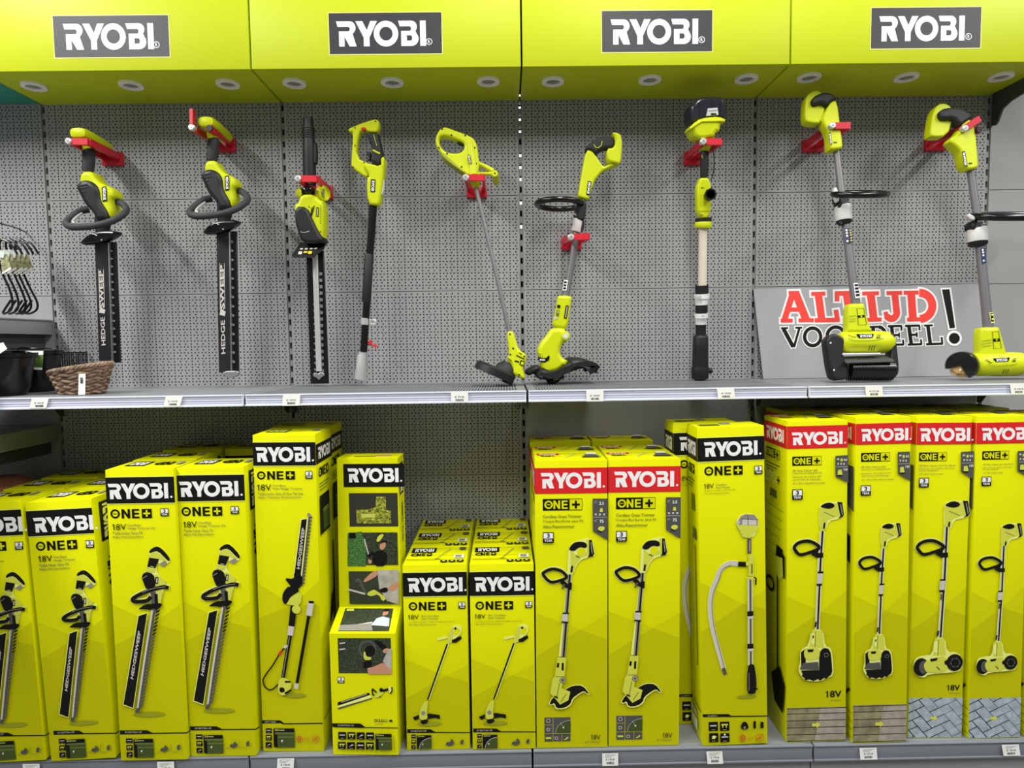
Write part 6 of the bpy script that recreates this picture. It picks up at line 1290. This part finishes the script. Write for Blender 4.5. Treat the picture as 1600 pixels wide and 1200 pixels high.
A.poly(zj([(580, 412), (606, 408), (616, 490), (590, 494)]), 'gloss_black'); A.disc(zj(598, 428), 1.5, 'p_pale'); A.disc(zj(603, 468), 1.5, 'p_pale'); pl.lay(A, 'warning_sticker', t)
pl.part(t, 'head_neck', zj([(488, 560), (505, 545), (655, 538), (670, 552), (702, 660), (735, 785), (770, 830), (470, 835), (488, 780), (482, 660)]), 'lime', .052, .024, 0, 1)
A = pl.art(*zj(640, 660), .0268); A.line(zj([(603, 586), (660, 583), (688, 740), (615, 744)]), .8, 'gloss_black', True); A.poly(zj([(608, 652), (668, 648), (672, 674), (612, 678)]), 'gloss_black'); A.disc(zj(642, 662), 1.4, 'lime')
for y in (665, 690, 715): A.line(zj([(494, y+10), (594, y-4)]), .9, 'lime_dark')
pl.lay(A, 'lock_switch', t)
P_, R_ = drum(pl, zj(395, 892), zj(915, 886), [(0, 11), (.03, 15), (.1, 17.5), (.22, 18.4), (.78, 18.4), (.9, 17.5), (.97, 15), (1, 11)]); mb = MB(); mb.tube(P_, R_, 'lime', 28); mb.build('motor_housing', t)
A = pl.art(*zj(690, 850), .045); A.poly(zj([(606, 836), (768, 826), (752, 866), (638, 874)]), 'gloss_black'); A.logoq(zj(640, 868), zj(744, 860), zj(636, 842))
for j in range(3): A.line(zj([(535+18*j, 852+12*j), (562+18*j, 852+12*j)]), 1., 'gloss_black'); A.line(zj([(786+4*j, 866-13*j), (820+2*j, 864-13*j)]), 1., 'gloss_black'); A.line(zj([(696+20*j, 980), (714+20*j, 938)]), 1., 'gloss_black')
A.line(zj([(560, 885), (610, 905), (790, 895), (830, 880)]), .8, 'lime_dark', False, 4); pl.lay(A, 'name_label', t)
for s_, (x, y) in ((-1, (330, 900)), (1, (960, 905))):
    k = pl.k(*zj(x, y)); R = 21.5*k; ax = Vector((-.74, -.67, 0)) if s_ < 0 else Vector((.9, -.43, 0)); ax.normalize()
    c = pl.p(*zj(x, y), .0)+ax*.012; sd = Vector((-ax.y, ax.x, 0))*(1 if s_ < 0 else -1); up = Vector((0, 0, 1))
    a0, a1, n = (-62, 196, 26)
    ang = [radians(a0+(a1-a0)*i/n) for i in range(n+1)]
    ringp = lambda d, r: [c+ax*d+(sd*cos(q)+up*sin(q))*r for q in ang]
    prof = [(-.04, R*.5), (-.03, R*.86), (-.02, R), (.02, R), (.026, R*.93), (.028, R*.4), (.028, R*.02)]
    mb = MB(); V = [p for d, r in prof for p in ringp(d, r)]; m_ = n+1
    F = [(i*m_+j, (i+1)*m_+j, (i+1)*m_+j+1, i*m_+j+1) for i in range(len(prof)-1) for j in range(n)]
    V2 = [p for d, r in prof[:-1] for p in ringp(min(d, .025), r-.0025)]; o0 = len(V); V += V2; q_ = len(prof)-1
    F += [(o0+i*m_+j, o0+i*m_+j+1, o0+(i+1)*m_+j+1, o0+(i+1)*m_+j) for i in range(q_-1) for j in range(n)]
    for j in (0, n): F += [(i*m_+j, (i+1)*m_+j, o0+(i+1)*m_+j, o0+i*m_+j) for i in range(q_-1)]
    mb.add(V, F, 'gloss_black', True); mb.build('wheel_cover', t)
    mb = MB(); rr = random.Random(5)
    mb.tube([c-ax*.018, c+ax*.02], R*.6, 'bristle_tan', 20)
    for i in range(700):
        q = rr.uniform(0, 2*pi); d = sd*cos(q)+up*sin(q); o1 = c+ax*rr.uniform(-.016, .018); dd = (d+ax*rr.uniform(-.1, .1)).normalized(); u = dd.cross(ax)*.0012
        mb.add([o1+dd*R*.4+u, o1+dd*R*.4-u, o1+dd*R*rr.uniform(.93, .97)], [(0, 1, 2)], 'bristle_tan')
    b = mb.build('wire_brush', t); b['kind'] = 'stuff'
    mb = MB(); mb.ball(c+ax*.028-up*R*.35, .0045, 'silver', 1, .8, 1.4, 10); mb.build('axle_bolt', t)

bpy.context.view_layer.update()
for o in [o for o in COL.objects if o.parent is None and o.get('category') in ('grass trimmer', 'pump', 'patio cleaner')]:
    lo = min((c.matrix_world @ v.co).z for c in o.children_recursive if c.type == 'MESH' for v in c.data.vertices)
    o.location.z += ZU+.0006-lo
# ================================================================ lettered sign, basket, goods in the corner bay
a = atz(1192.5, 592.4, ZU); pl = Plane(1350, 447, -.012, 591, -.05)
pl.O = Vector((0, -.05, ZU+.001)); q0 = [(1177.2, 452), (1534, 443.5), (1542, 584), (1192.5, 592.5)]
t = thing('lettered_sign', 'grey sign board with red and black outlined lettering leaning behind the patio cleaners', 'sign', (1.5, -.045, ZU))
uv = [pl.uv(*q) for q in q0]; vb = min(q[1] for q in uv); uv = [uv[0], uv[1], (uv[2][0], 0), (uv[3][0], 0)]
mb = MB(); V, F = solid([uv[::-1]], .005, .0006); mb.add([pl.W(u, v, w) for u, v, w in V], F, 'sign_grey'); mb.build('board', t)
zz = Z(1160, 330, .275)
A = pl.art(1350, 520, .0027)
def strokes(ls, m, grow=0., layer=None):
    """ls: list of (points, width, closed) in zoom pixels; butt ends, widened by grow"""
    for pts, wd, cl in ls:
        p = list(pts)
        if not cl and grow:
            def ext(a, b): d = math.hypot(a[0]-b[0], a[1]-b[1]) or 1; return (a[0]+(a[0]-b[0])/d*grow, a[1]+(a[1]-b[1])/d*grow)
            p = [ext(p[0], p[1])]+p[1:-1]+[ext(p[-1], p[-2])]
        A.line(zz(p), (wd+2*grow)*.275, m, cl); A.n -= .95
    A.n += .5
def ell(cx, cy, rx, ry, a0, a1, n=14): return [(cx+rx*cos(radians(a0+(a1-a0)*i/n)), cy+ry*sin(radians(a0+(a1-a0)*i/n))) for i in range(n+1)]
sl = .0   # slab serif letters, all strokes
RED = [
 ([(284, 470), (238, 618)], 34, 0), ([(300, 462), (362, 618)], 44, 0), ([(262, 560), (345, 558)], 24, 0), ([(217, 622), (285, 621)], 22, 0), ([(318, 620), (405, 619)], 22, 0), ([(262, 464), (322, 463)], 20, 0),
 ([(390, 470), (470, 468)], 22, 0), ([(430, 468), (450, 618)], 42, 0), ([(410, 620), (552, 617)], 24, 0), ([(540, 620), (530, 560)], 26, 0),
 ([(525, 468), (662, 464)], 26, 0), ([(537, 465), (537, 512)], 26, 0), ([(652, 464), (652, 510)], 26, 0), ([(590, 465), (612, 615)], 42, 0), ([(570, 618), (655, 616)], 24, 0),
 ([(680, 468), (774, 466)], 22, 0), ([(727, 466), (745, 614)], 44, 0), ([(697, 618), (790, 615)], 22, 0),
 ([(818, 466), (906, 464)], 22, 0), ([(864, 464), (874, 560)]+ell(845, 575, 31, 36, -20, 150, 8), 38, 0), ([(818, 598), (812, 572)], 24, 0),
 ([(915, 464), (1000, 462)], 22, 0), ([(957, 462), (968, 614)], 44, 0), ([(935, 616), (1010, 614)], 22, 0), (ell(1006, 538, 72, 74, -92, 88, 14), 46, 0)]
BLK = [
 ([(232, 668), (288, 772)], 22, 0), ([(322, 666), (292, 772)], 13, 0), ([(218, 665), (258, 664)], 10, 0), ([(300, 663), (338, 662)], 10, 0),
 (ell(398, 714, 46, 50, 0, 345, 23), 19, 1), (ell(530, 710, 50, 52, 0, 345, 23), 19, 1),
 ([(625, 660), (632, 764)], 20, 0), (ell(652, 682, 26, 24, -90, 90, 8), 16, 0), ([(640, 710), (690, 764)], 18, 0), ([(605, 764), (655, 763)], 10, 0), ([(608, 660), (655, 658)], 12, 0),
 ([(722, 658), (790, 656)], 12, 0), ([(740, 657), (752, 762)], 20, 0), ([(728, 762), (790, 760)], 12, 0), (ell(772, 708, 40, 50, -88, 85, 12), 19, 0),
 ([(826, 654), (904, 652)], 12, 0), ([(846, 654), (858, 760)], 20, 0), ([(838, 760), (916, 757)], 12, 0), ([(852, 705), (890, 703)], 12, 0), ([(902, 652), (902, 678)], 10, 0), ([(914, 758), (910, 730)], 10, 0), ([(888, 690), (890, 718)], 9, 0),
 ([(922, 652), (1006, 650)], 12, 0), ([(944, 652), (958, 757)], 20, 0), ([(938, 758), (1018, 755)], 12, 0), ([(950, 703), (990, 701)], 12, 0), ([(1004, 650), (1004, 676)], 10, 0), ([(1016, 756), (1012, 728)], 10, 0), ([(988, 688), (990, 716)], 9, 0),
 ([(1030, 650), (1080, 648)], 10, 0), ([(1052, 650), (1066, 754)], 20, 0), ([(1042, 756), (1138, 752)], 13, 0), ([(1134, 752), (1130, 715)], 11, 0)]
strokes(RED, 'p_white', 11); strokes(BLK, 'p_white', 7)
A.poly(zz([(1122, 436), (1184, 434), (1216, 672), (1168, 676)]), 'p_white'); A.n -= .95; A.disc(zz(1202, 722), 12.2, 'p_white', 12.2)
strokes(RED, 'sign_red'); strokes(BLK, 'p_black')
A.poly(zz([(1132, 446), (1174, 444), (1206, 662), (1176, 666)]), 'p_black'); A.disc(zz(1202, 722), 8.4, 'p_black', 8.4)
pl.lay(A, 'lettering', t)

# ---- wicker basket ----
c = atz(128, 609, ZU); c.y = -.365; c = atz(128, 603, ZU); ctr = Vector((-1.668, -.355, ZU))
t = thing('wicker_basket', 'small brown wicker basket with a white barcode tag at the left of the display shelf', 'basket', ctr)
def oval(q, rx, ry): return Vector((rx*cos(q), ry*sin(q), 0))
N = 20; hh = .098
def rr_(z): f = z/hh; return (.074+.034*f, .052+.026*f)
mb = MB(); rows = 8; tilt = lambda p: Vector((p.x, p.y, p.z+max(0, p.z)*(.18*p.x/.12)))
for r in range(rows):
    z = .008+r*.0112; rx, ry = rr_(z); L = []
    for i in range(80):
        q = 2*pi*i/80; off = .0035*sin(q*N/2+(r % 2)*pi)
        L.append(ctr+tilt(oval(q, rx+off, ry+off)+Vector((0, 0, z+.0022*sin(q*N/2+pi/2)))))
    mb.tube(L, .0058, 'wicker' if r % 2 else 'wicker_pale', 8, True)
mb.build('woven_wall', t)
mb = MB()
for i in range(N):
    q = 2*pi*i/N; L = []
    for z in (0, .03, .06, hh): rx, ry = rr_(z); L.append(ctr+tilt(oval(q, rx, ry)+Vector((0, 0, z+.003))))
    mb.tube(L, .0032, 'wicker', 6)
mb.build('stakes', t)
mb = MB()
for ph in (0, 2.1, 4.2):
    rx, ry = rr_(hh); L = []
    for i in range(100): q = 2*pi*i/100; L.append(ctr+tilt(oval(q, rx+.0045*cos(q*14+ph), ry+.0045*cos(q*14+ph))+Vector((0, 0, hh+.0045*sin(q*14+ph)))))
    mb.tube(L, .0046, 'wicker_pale', 7, True)
mb.build('braided_rim', t)
mb = MB(); V = [ctr+Vector(((.072)*cos(2*pi*i/32), .05*sin(2*pi*i/32), z)) for z in (.001, .006) for i in range(32)]
mb.add(V, [tuple(range(32))[::-1], tuple(range(32, 64))]+[(i, (i+1) % 32, (i+1) % 32+32, i+32) for i in range(32)], 'wicker'); mb.build('base', t)
Yt = ctr.y-.08; q = [at(x, y, Yt) for x, y in ((123, 584.5), (133.5, 584), (134.5, 616.3), (124, 616.8))]; q[2].y = q[3].y = Yt-.006
mb = MB(); mb.add(q+[v+Vector((0, .0008, 0)) for v in q], [(0, 3, 2, 1), (4, 5, 6, 7)]+[(i, (i+1) % 4, (i+1) % 4+4, i+4) for i in range(4)], 'paper')
z_ = q[0].z-.012
for j in range(10): mb.box((q[0].x+.006, Yt-.0035-j*.0001, z_-.0022*j-.0012), (q[0].x+.016, Yt-.0028-j*.0001, z_-.0022*j), 'ink')
mb.build('barcode_tag', t)['label'] = 'white paper tag with barcode'

# ---- cross shelving of the corner bay (runs towards the aisle) ----
def cross_shelf(ya, yb, label):
    z0 = at(85, ya, -.003).z; z1 = at(88, yb, -.003).z
    t = thing('corner_shelf', label, 'shelf', (-2.3, -.6, z1), 'corner shelves')
    MB().box((-2.7, -1.2, z0-.03), (-2.024, -.004, z0-.001), 'steel_grey').build('deck', t)
    mb = MB(); mb.box((-2.022, -1.2, z1), (-2.01, -.004, z0), 'steel_grey', .002); mb.box((-2.011, -1.2, z0-.006), (-2.005, -.004, z0), 'steel_grey', .001); mb.build('price_rail', t)
    b = MB(); b.box((-2.05, -.5, z1-.055), (-2.046, -.004, z0-.031), 'steel_dark'); b.build('bracket', t)
cross_shelf(500, 523, 'upper grey corner shelf at the left photo edge, below the hanging wire hooks')
cross_shelf(663, 688, 'lower grey corner shelf at the left photo edge, above the short yellow boxes')
mb = MB(); mb.box((-2.75, -1.2, .2), (-2.7, -.02, 1.9), 'steel_dark'); setting('wall_left', mb)
# ---- wire hooks hanging in the corner ----
YH_ = -.12
for i, dx in enumerate((0, -8, -15, -25, -33)):
    y_ = YH_-.05*i*.6; nm = ['rightmost, curling widest', 'second from the right', 'third from the right', 'fourth from the right', 'leftmost, at the photo edge'][i]
    H_ = lambda x, y: at(x+dx, y, y_)
    t = thing('hanging_hook', 'black wire hanging hook in the corner bay, '+nm, 'hook', H_(42, 490), 'black wire hanging hooks')
    k = [0, 6, 10, 14, 18][i]
    mb = MB(); mb.tube([Vector(p) for p in spline([tuple(H_(*p)) for p in ((60, 397), (52, 384), (42, 376), (30, 374), (24, 382), (30, 405), (38, 430), (48, 452), (58-k*.3, 472), (57-k*.4, 484), (46-k*.3, 490), (38, 488), (44, 478), (50, 469))], 5)], [.0042]*66, 'gloss_black', 8)
    mb.v = mb.v; mb.build('wire', t)
    a, b = H_(36, 396), H_(52, 420); mb = MB(); P4 = [H_(36, 400)+Vector((0, -.006, 0)), H_(46, 397)+Vector((0, -.008, 0)), H_(54, 421)+Vector((0, -.01, 0)), H_(38, 429)+Vector((0, -.006, 0))]
    mb.add(P4+[v+Vector((0, .002, 0)) for v in P4], [(0, 3, 2, 1), (4, 5, 6, 7)]+[(q, (q+1) % 4, (q+1) % 4+4, q+4) for q in range(4)], 'tag_print')
    e = [P4[3]+Vector((0, -.0006, 0)), P4[2]+Vector((0, -.0006, 0)), P4[2]+Vector((-.002, -.0006, .008)), P4[3]+Vector((.002, -.0006, .008))]; mb.add(e, [(0, 1, 2, 3)], 'paper')
    mb.build('card', t)
    mb = MB(); P4 = [H_(24, 390), H_(44, 394), H_(42, 404), H_(22, 400)]; P4 = [p+Vector((0, -.012, 0)) for p in P4]; mb.add(P4+[v+Vector((0, .003, 0)) for v in P4], [(0, 3, 2, 1), (4, 5, 6, 7)]+[(q, (q+1) % 4, (q+1) % 4+4, q+4) for q in range(4)], 'clear_bag'); mb.build('clear_sleeve', t)
mb = MB(); mb.tube(spline([tuple(at(x, y, yy)) for x, y, yy in ((-30, 340, -.3), (0, 349, -.22), (22, 355, -.1), (41, 363, -.004))], 5), .003, 'gloss_black', 8)
tag(center(mb, 'wire_rail'), 'thin dark wire rail sloping down to the wall in the upper left corner', 'rail')
# ---- black hanging baskets with cards ----
for i, (px, yy, R, nm) in enumerate(((11, -.375, .096, 'at the left photo edge, white card on its rim'), (62, -.178, .083, 'beside the wicker basket, green card on its front'))):
    p = at(px, 580, yy); x = p.x; top = at(px, 552 if i == 0 else 548, yy-R).z
    t = thing('hanging_basket', 'black plastic hanging basket '+nm, 'basket', (x, yy, ZU), 'black hanging baskets')
    prof = [(R*.55, 0), (R*.72, .03), (R*.92, top-ZU-.02), (R, top-ZU-.015), (R*1.02, top-ZU), (R*.95, top-ZU), (R*.86, top-ZU-.03), (.01, top-ZU-.04)]
    mb = MB(); mb.tube([(x, yy, ZU+.001+h) for r, h in prof], [r for r, h in prof], 'gloss_black', 36); mb.build('bowl', t)
    mb = MB(); mb.tube(spline([(x-R, yy, top), (x-R*.6, yy-.03, top+.012), (x, yy-.04, top+.01), (x+R*.7, yy-.02, top+.008), (x+R, yy, top)], 5), .0025, 'gloss_black', 8); mb.build('hanger_wire', t)
    cards = ([[(-18, 540), (5, 535), (11, 545), (-8, 558)]], [[(40, 548), (68, 548), (66, 578), (42, 577)]])[i]
    for cdq in cards:
        q = [at(a, b, yy-R-.012) for a, b in cdq]; mb = MB(); mb.add(q+[v+Vector((0, .001, 0)) for v in q], [(0, 3, 2, 1), (4, 5, 6, 7)]+[(k, (k+1) % 4, (k+1) % 4+4, k+4) for k in range(4)], 'paper' if i == 0 else 'leaf_print')
        m_ = lambda f: [q[0].lerp(q[3], f)+Vector((0, -.0006, 0)), q[1].lerp(q[2], f)+Vector((0, -.0006, 0))]
        if i:
            a, b = m_(0), m_(.22); mb.add([a[0], b[0], b[1], a[1]], [(0, 1, 2, 3)], 'paper'); a, b = m_(.88), m_(1); mb.add([a[0], b[0], b[1], a[1]], [(0, 1, 2, 3)], 'paper')
        else:
            a = [q[0].lerp(q[2], .5)+Vector((u, -.0008, v)) for u, v in ((-.006, -.006), (.006, -.006), (.006, .006), (-.006, .006))]; mb.add(a, [(0, 1, 2, 3)], 'ink')
        mb.build('card', t)
# white box corner on the rim of the rear basket and a wire basket behind the wicker one
t = thing('wire_basket', 'black wire basket behind the wicker basket, against the perforated wall', 'basket', (-1.92, -.045, ZU))
mb = MB(); x0, x1, y0, y1, zt_ = at(72, 560, -.07).x, at(122, 560, -.07).x, -.082, -.012, at(110, 551, -.08).z
cor = [(x0, y0), (x1, y0), (x1, y1), (x0, y1)]
for z in (ZU+.004, ZU+.05, zt_):
    mb.tube([(x, y, z) for x, y in cor], .0026, 'gloss_black', 6, True)
n = 7
for i in range(n+1):
    f = i/n; x = x0+(x1-x0)*f; y = y0+(y1-y0)*f
    for q in ((x, y0), (x, y1), (x0, y), (x1, y)): mb.tube([(q[0], q[1], ZU+.003), (q[0], q[1], zt_)], .0017, 'gloss_black', 6)
    mb.tube([(x, y0, ZU+.003), (x, y1, ZU+.003)], .0017, 'gloss_black', 6)
mb.build('wire_grid', t)
# brown pot on the corner base behind the yellow boxes
p = at(10, 760, -.25); z_ = at(10, 747, -.25).z; x = p.x-.04
pf = [(.10, 0), (.13, .02), (.19, .35), (.215, z_-ZB-.06), (.2, z_-ZB-.02), (.14, z_-ZB-.002), (.02, z_-ZB)]
mb = MB(); mb.tube([(x, -.25, ZB+h) for r, h in pf], [r*.62 for r, h in pf], 'brown', 32)
tag(center(mb, 'round_pot'), 'brown rounded pot in the corner, half hidden behind the short yellow boxes', 'pot')
